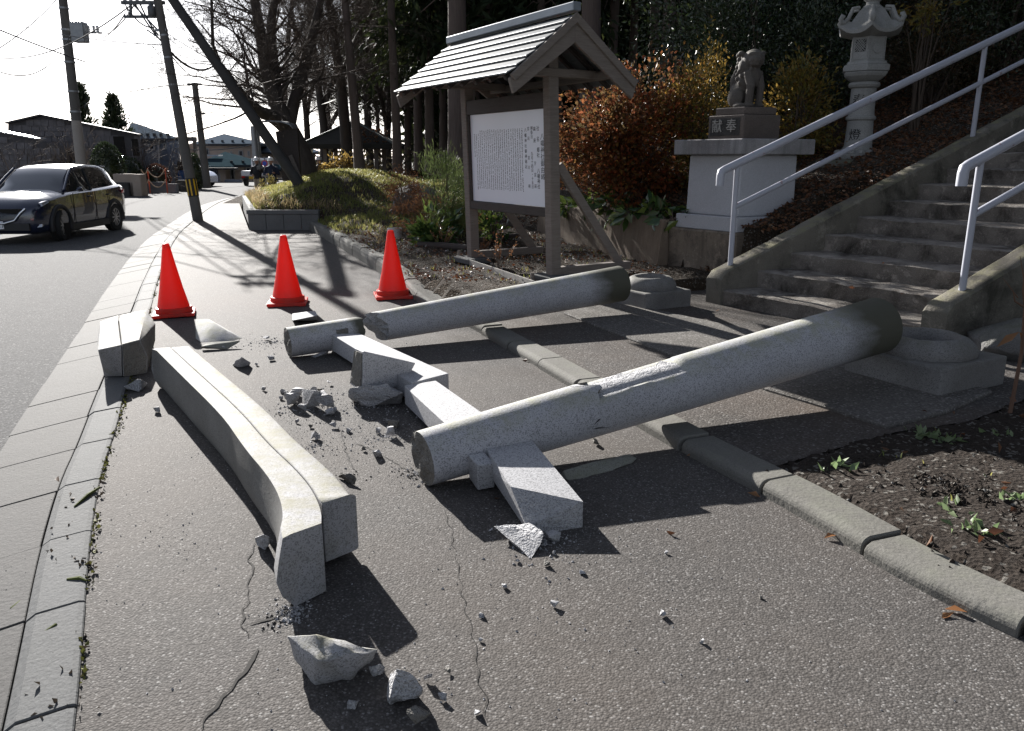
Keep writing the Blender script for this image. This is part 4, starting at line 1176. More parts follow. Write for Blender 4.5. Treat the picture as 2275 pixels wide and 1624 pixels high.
for uu, nm in ((OV0, 'barge_board'), (OV1 - .02, 'barge_board')):
    for sg in (-1, 1):
        for off, hh, top, th_ in ((.0, .19, -.035, .045), (-.035, .075, .0, .04)):
            mb = MB(); q = []
            for du in (off, off + th_):
                a0, a1 = SH(uu + du, sg * .0, APX + top), SH(uu + du, sg * (HW - .01), EAV + top - .012)
                q.append([a0 - z(hh * 1.28), a1 - z(hh * .72) - (bx * sg) * .045, a1, a0])
            mb.add(q[0] + q[1], [(0, 1, 2, 3), (7, 6, 5, 4), (0, 4, 5, 1), (1, 5, 6, 2), (2, 6, 7, 3), (3, 7, 4, 0)])
            mb.obj(nm, M_WOOD, sh, bevel=.003)
# the board itself
B0, B1 = .78, 1.80
pole(MB(), (.06, -.01, B0 - .07), (LEN - .06, -.01, B0 - .07), .09, .10).obj('board_rail', M_WOODD, sh, bevel=.006)
pole(MB(), (.06, -.01, B1 + .10), (LEN - .06, -.01, B1 + .10), .09, .17).obj('board_rail', M_WOODD, sh, bevel=.006)
mb = MB()
def slab(mb, u0, u1, w0, w1, h0, h1):
    return mb.hexa([SH(u0, w0, h0), SH(u1, w0, h0), SH(u1, w1, h0), SH(u0, w1, h0), SH(u0, w0, h1), SH(u1, w0, h1), SH(u1, w1, h1), SH(u0, w1, h1)])
bd = slab(MB(), .075, LEN - .10, -.02, .0, B0 - .015, B1 + .02).obj('board_panel', M_BOARD, sh)
slab(MB(), LEN - .10, LEN - .062, -.045, .01, B0 - .015, B1 + .02).obj('board_frame', M_WOODD, sh)
slab(MB(), .062, .078, -.045, .01, B0 - .015, B1 + .02).obj('board_frame', M_WOODD, sh)
UW = LEN - .175
def bpos(fu, fv):   # fractions: fu from the left edge, fv from the top edge
    return SH(.075 + UW * (1 - fu), -.0205, B1 - (B1 - B0) * fv)
def column_text(txt, fu, fv0, fv1, size):
    n = len(txt)
    for i, ch in enumerate(txt):
        if ch in ' 　': continue
        fv = fv0 + (fv1 - fv0) * (i + .5) / n
        place_text('lettering', ch, size, sh, bpos(fu, fv), -ax, (0, 0, 1), M_INK, .0006)
column_text('八幡神社御由緒', .955, .24, .73, .075)
column_text('社　名　郷社　　八幡神社', .905, .16, .83, .058)
column_text('鎮　座　　　字　宮　前', .865, .16, .83, .05)
column_text('例祭日　　　九月十四日・十五日', .83, .16, .83, .046)
column_text('宮　司　　　宮　川　　　明', .79, .16, .83, .046)
column_text('八幡神社御神徳記', .755, .17, .62, .046)
# body text: columns of tiny illegible strokes
mb = MB(); r = random.Random(3)
for ci in range(24):
    fu = .055 + ci * .0285
    y = .17 + (.04 if ci < 3 else 0) + .01 * r.random(); y1 = .86 if ci else .48
    while y < y1:
        hgt = .0055
        for q in range(3):
            w_ = .011 + r.random() * .007; yo = r.random() * .011; xo = (r.random() - .5) * .008
            c = bpos(fu + xo, y + yo); a = -ax * w_ * (1 if q < 2 else .25); b = z(.0024 if q < 2 else .0062)
            mb.add([c - a / 2 - b, c + a / 2 - b, c + a / 2 + b, c - a / 2 + b], [(0, 1, 2, 3)])
        y += .0165 if r.random() > .04 else .03
stuff(mb.obj('fine_print', M_INK, sh))
# crack across the panel
mb = MB(); pts = [(.42, .28), (.425, .34), (.41, .40), (.40, .46), (.385, .52)]
for (a0, b0), (a1, b1) in zip(pts[:-1], pts[1:]):
    A = bpos(a0, b0); B = bpos(a1, b1); d = -ax * .0035
    mb.add([A - d, A + d, B + d, B - d], [(0, 1, 2, 3)])
mb.obj('panel_crack', plain('crack_grey', (.2, .2, .21), .8), sh)
# low border edging in front of the board with pegs
ed = thing('bed_edging', 'thin pale plank edging with short pegs in the soil before the notice board', 'edging', G(1180, 590, .2))
e_pts = [G(1015, 572, .2), G(1100, 598, .2), G(1185, 628, .2)]
mb = MB()
for a, b in zip(e_pts[:-1], e_pts[1:]): mb.bar(Vector((a.x, a.y, th(a.x, a.y) + .02)), Vector((b.x, b.y, th(b.x, b.y) + .02)), .022, .07)
mb.obj('plank', plain('bleached_plank', (.3, .285, .26), .85, var=.3, vscale=12), ed)
for a in (e_pts[0], G(1177, 620, .2)):
    mb = MB(); zz = th(a.x, a.y); mb.tube([Vector((a.x + .03, a.y + .03, zz - .02)), Vector((a.x + .03, a.y + .04, zz + .12))], .022, 8); mb.obj('peg', M_WOOD, ed)
for (x0, y0, x1, y1), lb_ in (((930, 545, 1040, 552), 'old dark log edging lying behind the left post of the notice board'), ((1040, 540, 1160, 525), 'old dark log edging lying below the notice board panel')):
    A = G(x0, y0, .25); B = G(x1, y1, .25); mb = MB()
    mb.tube([A, A.lerp(B, .5) + Vector((0, .03, .01)), B], [.06, .055, .06], 10)
    tag(mb.obj('timber_log', M_WOODD, loc=A.lerp(B, .5) - z(.06), smooth=.7, cuts=0), lb_, 'log')

# ================================================================== planter of concrete blocks
plw = thing('planter_wall', 'low grey concrete block planter wall at the corner of the grassy mound', 'wall', plant_c[1])
fd = (plant_c[0] - plant_c[1]); FL = fd.length; fd.normalize(); fn = Vector((-fd.y, fd.x, 0))
nb = 4
for i in range(nb):
    a = plant_c[1] + fd * (FL * i / nb + .004); b = plant_c[1] + fd * (FL * (i + 1) / nb - .004)
    if i == 0: a = plant_c[1] + fd * .0
    mb = MB(); mb.hexa([a - z(.05), b - z(.05), b + fn * .15 - z(.05), a + fn * .15 - z(.05), a + z(.33), b + z(.33), b + fn * .15 + z(.33), a + fn * .15 + z(.33)])
    mb.obj('concrete_block', M_CBLOCK, plw, bevel=.006)
mb = MB(); a = plant_c[1] - fd * .02 - fn * .02; b = plant_c[0] + fd * .0 - fn * .02
mb.hexa([a + z(.333), b + z(.333), b + fn * .2 + z(.333), a + fn * .2 + z(.333), a + z(.42), b + z(.42), b + fn * .2 + z(.42), a + fn * .2 + z(.42)])
mb.obj('cap', M_CBLOCK, plw, bevel=.008)
for i in range(12):
    a = plant_c[1] + fn * .152 + pl_dir * (i * .6); b = a + pl_dir * .592
    mb = MB(); s_ = fd * .15; mb.hexa([a - z(.05), a + s_ - z(.05), b + s_ - z(.05), b - z(.05), a + z(.41), a + s_ + z(.41), b + s_ + z(.41), b + z(.41)])
    mb.obj('concrete_block', M_CBLOCK, plw, bevel=.006)

# ================================================================== plants
def tri_mesh(name, V, F, mats, parent=None, loc=None, mi=None):
    org = origin_of(parent) if parent is not None else Vector(loc if loc is not None else (0, 0, 0))
    V = np.asarray(V, np.float64) - np.array(org)
    me = bpy.data.meshes.new(name)
    me.vertices.add(len(V)); me.vertices.foreach_set('co', V.astype(np.float32).ravel())
    F = np.asarray(F, np.int32); k = F.shape[1]
    me.loops.add(F.size); me.loops.foreach_set('vertex_index', F.ravel())
    me.polygons.add(len(F)); me.polygons.foreach_set('loop_start', np.arange(0, F.size, k, dtype=np.int32))
    for m in (mats if isinstance(mats, (list, tuple)) else [mats]): me.materials.append(m)
    if mi is not None: me.polygons.foreach_set('material_index', np.asarray(mi, np.int32))
    me.update()
    return link(name, me, parent, None if parent is not None else org)

def leaves(C, size, aspect=.42, up=.35, dirs=None, fold=.25, spread=.5):
    """C: N x 3 leaf bases; returns vertices and triangles of folded leaves"""
    N = len(C)
    d = rng.normal(0, 1, (N, 3)) if dirs is None else dirs + rng.normal(0, spread, (N, 3))
    d[:, 2] += up
    d /= np.linalg.norm(d, axis=1)[:, None] + 1e-9
    r = np.cross(d, rng.normal(0, 1, (N, 3))); r /= np.linalg.norm(r, axis=1)[:, None] + 1e-9
    n = np.cross(r, d)
    s = (size * rng.uniform(.55, 1.25, N))[:, None]
    b = C; tip = C + d * s
    l = C + d * s * .45 + r * s * aspect * .5 + n * s * aspect * fold
    q = C + d * s * .45 - r * s * aspect * .5 + n * s * aspect * fold
    V = np.stack([b, l, tip, q], 1).reshape(-1, 3)
    i = np.arange(N)[:, None] * 4
    F = np.concatenate([i + [0, 1, 2], i + [0, 2, 3]], 1).reshape(-1, 3)
    return V, F

def cloud(c, rad, n, clumps, sharp=.22, shell=.55, flat=0.0, seed=None):
    """leaf bases gathered in clumps through an ellipsoid"""
    r = rng if seed is None else np.random.default_rng(seed)
    k = r.normal(0, 1, (clumps, 3)); k /= np.linalg.norm(k, axis=1)[:, None]
    rr = (shell + (1 - shell) * r.random(clumps)) * r.uniform(.8, 1.12, clumps)
    k = k * rr[:, None]
    if flat: k[:, 2] = np.maximum(k[:, 2], -flat)
    w = r.random(clumps) ** 1.5 + .15; w /= w.sum()
    idx = r.choice(clumps, n, p=w)
    P = k[idx] + r.normal(0, sharp, (n, 3)) * np.array([1, 1, .8])
    out = P - 0.0
    return P * np.array(rad) + np.array(c), k * np.array(rad) + np.array(c), out

M_TWIG = plain('twig_bark', (.075, .055, .042), .9, var=.3)
M_TWIGL = plain('pale_twig', (.16, .125, .095), .9, var=.3)
L_RED = leafmat('red_leaf', [(.36, .07, .028), (.54, .16, .045), (.14, .05, .028), (.56, .27, .06), (.12, .11, .035), (.08, .04, .025), (.18, .14, .045), (.42, .10, .035), (.06, .05, .03)], .58, .45, .35)
L_YEL = leafmat('yellow_green_leaf', [(.10, .12, .025), (.20, .19, .04), (.07, .09, .02), (.30, .22, .05), (.24, .12, .03)], .45, .35)
L_DARK = leafmat('dark_leaf', [(.02, .034, .015), (.035, .052, .02), (.045, .06, .02), (.028, .045, .02)], .15, .3, .6)
L_CAM = leafmat('glossy_leaf', [(.018, .04, .018), (.03, .06, .025), (.022, .045, .02)], .1, .22, .7)
L_BRN = leafmat('dull_brown_leaf', [(.05, .035, .015), (.04, .045, .018), (.11, .05, .02), (.03, .04, .018)], .3, .45)
L_LIT = leafmat('fallen_leaf', [(.10, .045, .022), (.17, .075, .03), (.07, .04, .025), (.22, .12, .06), (.12, .04, .018)], .2, .6)
L_GRASS = leafmat('grass_blade', [(.16, .235, .045), (.21, .28, .06), (.11, .17, .035), (.32, .31, .11), (.17, .25, .055), (.18, .14, .06)], .6, .4)
L_DRY = leafmat('dry_leaf', [(.22, .10, .045), (.30, .16, .07), (.16, .07, .035)], .35, .6)
L_STRAW = leafmat('straw', [(.35, .27, .14), (.26, .19, .10), (.42, .33, .18)], .35, .6)
L_BIG = leafmat('broad_leaf', [(.03, .075, .03), (.05, .11, .03), (.035, .08, .04), (.16, .2, .04)], .3, .2, .7)
L_BROOM = leafmat('broom_green', [(.09, .14, .04), (.06, .11, .03), (.14, .17, .06)], .35, .5)
L_CEDAR = leafmat('cedar_spray', [(.018, .034, .014), (.03, .048, .016), (.024, .04, .018), (.05, .06, .02)], .18, .6, .25)
L_PALE = leafmat('pale_weed', [(.16, .22, .11), (.25, .3, .17), (.12, .18, .07)], .35, .5)

def bush(name, label, cat, base, rad, leafm, n, size, clumps=60, group=None, twigm=None, lift=None, shell=.45, sharp=.2, up=.35, aspect=.42, stems=14, seed=None):
    base = Vector(base)
    c = base + Vector((0, 0, rad[2] * (.85 if lift is None else lift)))
    t = thing(name, label, cat, base, group)
    P, K, _ = cloud(c, rad, n, clumps, sharp, shell, flat=.8, seed=seed)
    g = terrain(P[:, 0], P[:, 1]) if abs(base.x) < 12 and base.y < 27 else np.full(len(P), base.z)
    P = P[P[:, 2] > g + .01]
    d = P - np.array(c); d /= np.linalg.norm(d, axis=1)[:, None] + 1e-9
    V, F = leaves(P, size, aspect, up, d, spread=.7)
    o = tri_mesh('foliage', V, F, leafm, t)
    mb = MB()
    r = random.Random(len(label) + n)
    for k in K[:stems * 3]:
        k = Vector(k); b = base + Vector((r.uniform(-.2, .2) * rad[0], r.uniform(-.2, .2) * rad[1], -.03))
        m = b.lerp(k, .5) + Vector((r.uniform(-.1, .1), r.uniform(-.1, .1), .12)) * rad[2]
        mb.tube([b, m, k], [.012 + .008 * rad[2], .009, .003], 5, cap=False)
    mb.obj('stems', twigm or M_TWIG, t, fix=False)
    return t
def ground_at(px, py, Y):
    q = D(px, py, Y); return Vector((q.x, q.y, th(q.x, q.y)))

bush('red_bush', 'big rounded bush of red and orange autumn leaves behind the notice board', 'bush', ground_at(1400, 300, 11.9), (1.12, 1.0, 1.02), L_RED, 15000, .07, 150, shell=.4, lift=.88, aspect=.6, up=.1, sharp=.13)
bush('red_bush', 'lower red leaved bush spilling over the retaining wall', 'bush', ground_at(1375, 420, 12.0), (.95, .65, .42), L_RED, 9000, .05, 60, lift=.8)
bush('shrub', 'yellow green shrub left of the stone lion', 'bush', ground_at(1560, 260, 11.6), (.55, .6, .98), L_YEL, 6500, .062, 60)
bush('shrub', 'yellow leaved shrub lit by the sun right of the stone lion', 'bush', ground_at(1775, 270, 11.4), (.55, .5, .72), L_YEL, 4200, .07, 40)
bush('camellia', 'tall camellia with dark glossy leaves behind the lion and lantern', 'tree', ground_at(1790, 60, 13.6), (1.3, 1.1, 2.2), L_CAM, 15000, .085, 110, lift=.75)
bush('shrub', 'dark green shrub filling the gap behind the stone lion', 'bush', ground_at(1660, 150, 13.2), (1.0, .9, 1.5), L_DARK, 11000, .07, 80)
bush('shrub', 'brownish azalea behind the top of the stone lantern', 'bush', ground_at(2080, 90, 13.4), (1.3, 1.0, 1.35), L_BRN, 13000, .065, 90)
bush('shrub', 'dark shrub at the upper right above the handrail', 'bush', ground_at(2230, 60, 12.2), (1.1, 1.0, 1.3), L_DARK, 11000, .065, 90)
bush('shrub', 'dull brown shrub on the slope between lantern and steps', 'bush', ground_at(2080, 240, 11.9), (.8, .65, .62), L_BRN, 7000, .055, 60)
bush('shrub', 'dark shrub left of the stone lantern', 'bush', ground_at(1810, 200, 12.6), (.75, .7, .95), L_DARK, 8000, .06, 60)
bush('azalea', 'small azalea branch reaching in front of the lantern roof', 'bush', Vector((5.28, 10.9, th(5.28, 10.9))), (.32, .3, .5), L_YEL, 420, .075, 14, lift=3.35, shell=.5, stems=4)
for i, (px, py, Y, rr, hh) in enumerate([(1560, 60, 15.5, 1.5, 2.4), (1960, 20, 16, 1.9, 2.6), (2180, 40, 15.5, 1.7, 2.0), (2330, 120, 13.0, 1.2, 1.5), (2420, 60, 14.5, 1.7, 2.0)]):
    bush('shrub', ['dark evergreen shrub rising behind the yellow green shrub', 'dull brown evergreen behind the lantern roof', 'dark evergreen shrub at the top edge right of the lantern', 'brownish shrub at the right border above the rail', 'dark evergreen at the upper right corner'][i], 'bush', ground_at(px, py, Y), (rr, rr * .9, hh), L_DARK if i % 2 == 0 else L_BRN, 8500, .10, 70, group='dark shrubs of the hillside')
bush('broom_bush', 'fine feathery green broom bush left of the notice board', 'bush', ground_at(990, 400, 12.7), (.42, .4, .72), L_BROOM, 9000, .075, 40, aspect=.1, up=1.1, lift=.9)
bush('leafy_plant', 'clump of broad bright green leaves by the left post of the board', 'plant', ground_at(965, 505, 12.2), (.36, .34, .27), L_BIG, 420, .17, 16, up=.5, aspect=.45, stems=8)
bush('leafy_plant', 'low broad leaved plant under the notice board', 'plant', ground_at(1090, 500, 12.6), (.3, .3, .3), L_BIG, 160, .15, 12, up=.5, aspect=.5, stems=6)
bush('brown_shrub', 'withered red brown shrub in front of the boulder', 'bush', ground_at(900, 440, 15.8), (.42, .4, .5), L_DRY, 2600, .045, 30, twigm=M_TWIGL, up=.6)
bush('brown_shrub', 'heap of withered orange fern between boulder and notice board', 'bush', ground_at(985, 440, 13.6), (.75, .6, .34), L_DRY, 6000, .07, 50, aspect=.2)
for i, (px, py, Y) in enumerate([(1265, 455, 12.95), (1315, 470, 12.2), (1360, 462, 11.6), (1405, 470, 11.05), (1450, 462, 10.6), (1488, 470, 10.25)]):
    b = D(px, py, Y); b.z = .72
    bush('broad_leaf_plant', ORDW[i] + ' broad leaved evergreen from the brace along the top of the retaining wall', 'plant', b, (.26, .22, .15), L_BIG, 60, .2, 10, group='broad leaved plants on the wall', up=-.25, aspect=.5, stems=4, lift=.6)
# dry stalks
def stalks(px, py, zz, label, n=7, h=.4, spread=.25, leafm=L_DRY, name='dry_weed'):
    b = G(px, py, zz); b.z = th(b.x, b.y)
    t = thing(name, label, 'plant', b); mb = MB(); C = []
    for i in range(n):
        a = random.uniform(0, 6.28); l = h * random.uniform(.5, 1.1)
        tip = b + Vector((math.cos(a) * spread * random.random(), math.sin(a) * spread * random.random(), l))
        mid = b.lerp(tip, .5) + Vector((random.uniform(-.03, .03), random.uniform(-.03, .03), 0))
        mb.tube([b, mid, tip], [.006, .004, .002], 4, cap=False)
        for k in range(26):
            f = random.uniform(.35, 1); q = b.lerp(tip, f); C.append((q.x + random.uniform(-.02, .02), q.y + random.uniform(-.02, .02), q.z))
    mb.obj('stalks', M_TWIGL, t, fix=False)
    V, F = leaves(np.array(C), .028, .5, .6); stuff(tri_mesh('seed_heads', V, F, leafm, t))
stalks(1107, 590, .2, 'dry brown weed with seed heads in front of the notice board', 8, .45, .3)
stalks(985, 552, .2, 'dry reddish weed beside the old log edging', 10, .38, .35)
stalks(1070, 560, .2, 'small dry weed by the left post of the notice board', 5, .3, .2)
stalks(845, 540, .25, 'clump of yellowing long leaves at the kerb above the far cone', 10, .28, .3, L_STRAW, 'yellow_weed')
stalks(1600, 575, .3, 'small orange dried plant at the corner of the rough foundation', 3, .22, .06)
# sapling on the right
b = Vector((2.90, 4.42, .06)); sp = thing('sapling', 'thin leafless sapling with one hanging dead leaf at the right edge', 'sapling', b)
mb = MB(); a0 = b; a1 = b + Vector((.03, .03, .35)); a2 = b + Vector((.0, .02, .62)); 
mb.tube([a0, a1, a2], [.012, .010, .008], 7)
for dx, dz, l in ((-.11, .1, .5), (.09, .13, .5), (.01, .2, .5), (-.05, .22, .7), (.13, .05, .4)):
    e = a2 + Vector((dx, dx * .4, dz)); mb.tube([a2, a2.lerp(e, .5) + Vector((dx * .2, 0, -.01)), e], [.007, .005, .002], 5, cap=False)
    e2 = e + Vector((dx * .5, .02, .07)); mb.tube([a2.lerp(e, .6), e2], [.004, .0015], 4, cap=False)
mb.obj('stem', plain('sapling_bark', (.12, .065, .04), .8), sp)
V, F = leaves(np.array([tuple(b + Vector((-.01, .02, .48)))] * 2), .16, .3, -1.6); tri_mesh('dead_leaf', V, F, L_DRY, sp)
# boulder and stones
def boulder(name, px, py, Y, w, d, h, label, mat, sink=.2):
    c = ground_at(px, py, Y); mb = MB(); r = random.Random(px)
    pts = []
    for i in range(22):
        v = Vector((r.gauss(0, 1), r.gauss(0, 1), r.gauss(0, 1))).normalized(); pts.append(c + Vector((v.x * w, v.y * d, v.z * h + h * (.5 - sink))))
    mb.hull(pts)
    tag(mb.obj(name, mat, loc=c, bevel=.02, cuts=2, rough=.03, rscale=4, smooth=.6), label, 'rock')
M_ROCK = granite('field_rock', (.15, .145, .14), speck=.3, moss=(.1, .11, .06), moss_amt=.5, stain_amt=.6, bump=.9, coarse=1)
boulder('boulder', 925, 415, 16.5, .62, .5, .42, 'grey boulder on the mound behind the withered shrub', M_ROCK)
boulder('field_stone', 1655, 632, 8.75, .2, .2, .12, 'flat concrete lump beside the foot of the left side wall', M_STRING, .1)
boulder('field_stone', 2240, 760, 5.9, .32, .3, .2, 'dark stone behind the base of the nearest column at the right edge', M_ROCK)
# grass
def grass(name, pts, h, w, mat, label, lean=.5):
    N = len(pts); P = np.asarray(pts)
    a = rng.uniform(0, 2 * np.pi, N); l = h * rng.uniform(.4, 1.2, N)
    dx = np.cos(a) * l * lean * rng.uniform(.2, 1.2, N); dy = np.sin(a) * l * lean * rng.uniform(.2, 1.2, N)
    px, py = -np.sin(a) * w, np.cos(a) * w
    b0 = P + np.stack([px, py, np.zeros(N)], 1); b1 = P - np.stack([px, py, np.zeros(N)], 1)
    m0 = P + np.stack([dx * .35 + px * .8, dy * .35 + py * .8, l * .65], 1); m1 = P + np.stack([dx * .35 - px * .8, dy * .35 - py * .8, l * .65], 1)
    tp = P + np.stack([dx, dy, l * .92], 1)
    V = np.stack([b0, b1, m1, m0, tp], 1).reshape(-1, 3); i = np.arange(N)[:, None] * 5
    F = np.concatenate([i + [0, 1, 2], i + [0, 2, 3], i + [3, 2, 4]], 1).reshape(-1, 3)
    return stuff(tag(tri_mesh(name, V, F, mat), label))
def scatter(n, x0, x1, y0, y1, test, cl=None):
    X = rng.uniform(x0, x1, n); Y = rng.uniform(y0, y1, n)
    k = test(X, Y)
    X, Y = X[k], Y[k]
    return np.stack([X, Y, terrain(X, Y)], 1)
def off_paths(X, Y):
    ins = np.zeros(X.shape, bool)
    for p in CUT: ins |= in_poly(p, X, Y)
    return ~ins
def mound_t(X, Y):
    dk = dist_line(EDGE, X, Y)
    dens = smst((Y - 13.2 + .6 * (X + 1.5)) / 2.2) * (.35 + .65 * (vnoise(X, Y, 2.6, 3) > -.1)) 
    return off_paths(X, Y) & (dk > .12) & (rng.random(X.shape) < dens) & (X < -.4 + .0 * Y)
grass('grass', scatter(90000, -9.5, 0.2, 12.2, 25, mound_t), .10, .006, L_GRASS, 'bright green grass on the mound behind the kerb', .8)
def dry_t(X, Y): return mound_t(X, Y) & (vnoise(X, Y, 3.3, 8) > .15)
grass('straw_grass', scatter(10000, -9.5, 0.2, 12.2, 25, dry_t), .10, .006, L_STRAW, 'dry straw patches among the green grass of the mound', 1.2)
litter_later = True
def edge_t(X, Y):
    dk = dist_line([plant_c[0], plant_c[1], pl_back], X, Y); return off_paths(X, Y) & (dk < .5) & (dk > .03) & (Y > 17.4)
grass('straw_grass', scatter(16000, -9.5, -3.5, 17.2, 25, edge_t), .2, .006, L_STRAW, 'dry straw grass hanging over the planter wall', 1.3)
def weed_t(X, Y): return off_paths(X, Y) & (vnoise(X, Y, 4.7, 9) > .35) & (rng.random(X.shape) < .6)
grass('weeds', scatter(6000, -4, 1.6, 8.6, 13, weed_t), .06, .005, L_GRASS, 'small weeds on the bare soil of the bed', .9)
def nw_t(X, Y): return off_paths(X, Y) & (vnoise(X, Y, 6.3, 5) > .55) & (X > 1.5)
grass('weeds', scatter(1500, 1.6, 4, 1.5, 4.4, nw_t), .035, .004, L_GRASS, 'tiny green weeds on the dark soil at the right', 1.0)
for i, (px, py) in enumerate([(2045, 965), (2100, 975), (1855, 1035), (2250, 1110), (2110, 1130), (2195, 1185), (2150, 1175), (2215, 965)]):
    b = G(px, py, .066); C = np.array([[b.x + rng.normal(0, .035), b.y + rng.normal(0, .03), b.z] for _ in range(26 if i < 2 else 14)])
    V, F = leaves(C, .055, .5, .35)
    tag(tri_mesh('weed_tuft', V, F, L_PALE, loc=b), ['largest pale green weed rosette on the dark soil below the near base stone', 'pale green rosette right of the largest one on the dark soil', 'pale rosette on the soil nearest the right kerb', 'pale rosette at the right edge of the soil bed', 'pale rosette in the middle of the sunlit soil', 'pale rosette low in the sunlit soil by the right edge', 'small pale rosette nearest the kerb back edge in sunlight', 'pale rosette in the shade at the foot of the sapling'][i], 'plant', 'weed rosettes on the soil')
# leaf litter
def litter(name, n, x0, x1, y0, y1, test, size, mat, label):
    P = scatter(n, x0, x1, y0, y1, test); P[:, 2] += rng.uniform(.004, .03, len(P))
    V, F = leaves(P, size, .55, .05, np.stack([rng.normal(0, 1, len(P)), rng.normal(0, 1, len(P)), np.zeros(len(P))], 1), spread=.25)
    return stuff(tag(tri_mesh(name, V, F, mat), label))
def hill_t(X, Y):
    s, c = stair_sc(X, Y); return (c < -.2) & (s > .5) & ((X - WL0.x) * wd.y - (Y - WL0.y) * wd.x > .15)
litter('leaf_litter', 26000, .4, 8, 8.6, 14.5, hill_t, .06, L_LIT, 'carpet of brown fallen leaves on the slope')
def bed_t(X, Y): return off_paths(X, Y) & (vnoise(X, Y, 1.6, 7) > -.35) & (Y > 8.4) & (X < 1.8)
litter('leaf_litter', 9000, -5, 1.8, 8.6, 15.5, bed_t, .045, L_LIT, 'brown leaves scattered over the bed around the notice board')
litter('leaf_litter', 1500, -4, 1.8, 8.6, 13, bed_t, .05, leafmat('grey_chip', [(.22, .21, .2), (.3, .29, .28)], .05, .6), 'pale grey leaf and stone litter on the bed')
def se_t(X, Y): return off_paths(X, Y) & (X > 1.4) & (rng.random(X.shape) < .4)
litter('leaf_litter', 260, 1.4, 5, 1.6, 5, se_t, .05, L_LIT, 'few brown leaves on the dark soil')
def lone_leaf(px, py, zz, s, label, ang):
    b = G(px, py, zz + .006); d = np.array([[math.cos(ang), math.sin(ang), .12]])
    V, F = leaves(np.array([tuple(b)]), s, .42, .0, d, fold=.5, spread=.0)
    tag(tri_mesh('fallen_leaf', V, F, L_DRY, loc=b), label, 'leaf')
lone_leaf(2098, 1353, .0, .09, 'long tan fallen leaf by the joint of the right kerb', -.5)
lone_leaf(2092, 1372, .0, .06, 'small brown leaf under the long tan leaf by the right kerb', .4)
lone_leaf(1830, 1196, .0, .06, 'pale dry leaf on the asphalt along the right kerb', .2)
lone_leaf(1690, 1105, .0, .06, 'orange leaf against the right kerb at the edge of the shadow', 2.5)
lone_leaf(1525, 1012, .01, .06, 'curled beige leaf at the foot of the right kerb in the column shadow', .8)
for i, (px, py, zz) in enumerate([(1700, 690, .05), (1645, 688, .05), (1740, 700, .05), (1765, 712, .05), (1590, 690, .05), (1380, 870, 0), (1240, 820, 0), (1160, 800, 0), (1335, 845, 0), (2060, 915, .07), (2115, 915, .07), (2000, 1005, .066), (1960, 985, .066), (1900, 640, .37), (2000, 650, .37), (1960, 585, .54), (130, 1070, 0), (1110, 1105, 0), (1480, 1180, 0)]):
    b = G(px, py, zz + .006); a = i * 1.7
    V, F = leaves(np.array([tuple(b)]), .055, .5, 0, np.array([[math.cos(a), math.sin(a), .15]]), fold=.4, spread=.05)
    tag(tri_mesh('fallen_leaf', V, F, L_LIT, loc=b), where(px, py, 'single brown leaf'), 'leaf', 'scattered single leaves')
so = [(2.6, 3.2, .55), (3.0, 3.0, .5), (2.1, 3.3, .35), (2.4, 2.6, .4)]
def on_soil(o):
    bm = bmesh.new(); bm.from_mesh(o.data)
    out = off_paths(np.array([v.co.x for v in bm.verts]), np.array([v.co.y for v in bm.verts]))
    bmesh.ops.delete(bm, geom=[v for v, k in zip(bm.verts, out) if not k or v.co.y > 4.3], context='VERTS'); bm.to_mesh(o.data); bm.free()
on_soil(crumbs('soil_clods', so, 4200, .014, M_SOIL, 'small dark clods of soil in the bed at the right', .7, .06))
on_soil(crumbs('gravel', so, 420, .010, M_ROCK, 'grey gravel scattered in the dark soil at the right', .6, .064))
# moss along the roadside kerb joint and mossy twigs
mp = []
for p, n in zip(resample([q for q in KLs if q.y < 12], .012), normals(resample([q for q in KLs if q.y < 12], .012))):
    if noise.noise(p * 2.2) > -.05:
        q = p + n * random.gauss(-.006, .009); mp.append((q.x, q.y, .002))
C = np.array(mp)
V, F = leaves(C, .022, .7, .6); stuff(tag(tri_mesh('moss', V, F, leafmat('moss_tuft', [(.10, .11, .02), (.16, .17, .03), (.05, .045, .02)], .2, .8)), 'line of moss in the joint between kerb and asphalt'))
C2 = np.array([(p[0] + rng.normal(0, .012), p[1], .001) for p in mp])
V, F = leaves(C2, .012, .8, .1); stuff(tag(tri_mesh('dirt', V, F, M_CRACK), 'dark dirt in the joint between kerb and asphalt'))
def twig(pts, r, label, mat):
    mb = MB(); mb.tube([G(*p) for p in pts], r, 6)
    tag(mb.obj('mossy_twig', mat, loc=G(*pts[0]), rough=.004, rscale=30), label, 'twig')
twig([(0, 1296, -.045), (40, 1270, -.05), (82, 1242, -.04)], [.006, .009, .006], 'long mossy twig lying on the gutter at the left edge', M_MOSS)
twig([(25, 1352, -.03), (65, 1322, -.03)], [.006, .007], 'short mossy twig below the long one on the gutter', M_MOSS)
twig([(165, 1125, .01), (195, 1100, .02), (222, 1082, .02)], [.004, .008, .005], 'mossy bark strip across the kerb near its joint', M_MOSS)
twig([(150, 1288, .01), (175, 1284, .02), (192, 1290, .015)], [.006, .008, .004], 'curl of moss on the kerb edge', M_MOSS)
twig([(95, 1408, -.0), (125, 1387, .01)], [.004, .006], 'small mossy scrap on the kerb in the foreground', M_MOSS)
twig([(118, 1060, -.05), (150, 1044, -.045)], [.004, .005], 'pale wood splinter on the gutter', plain('splinter', (.4, .33, .25), .8))
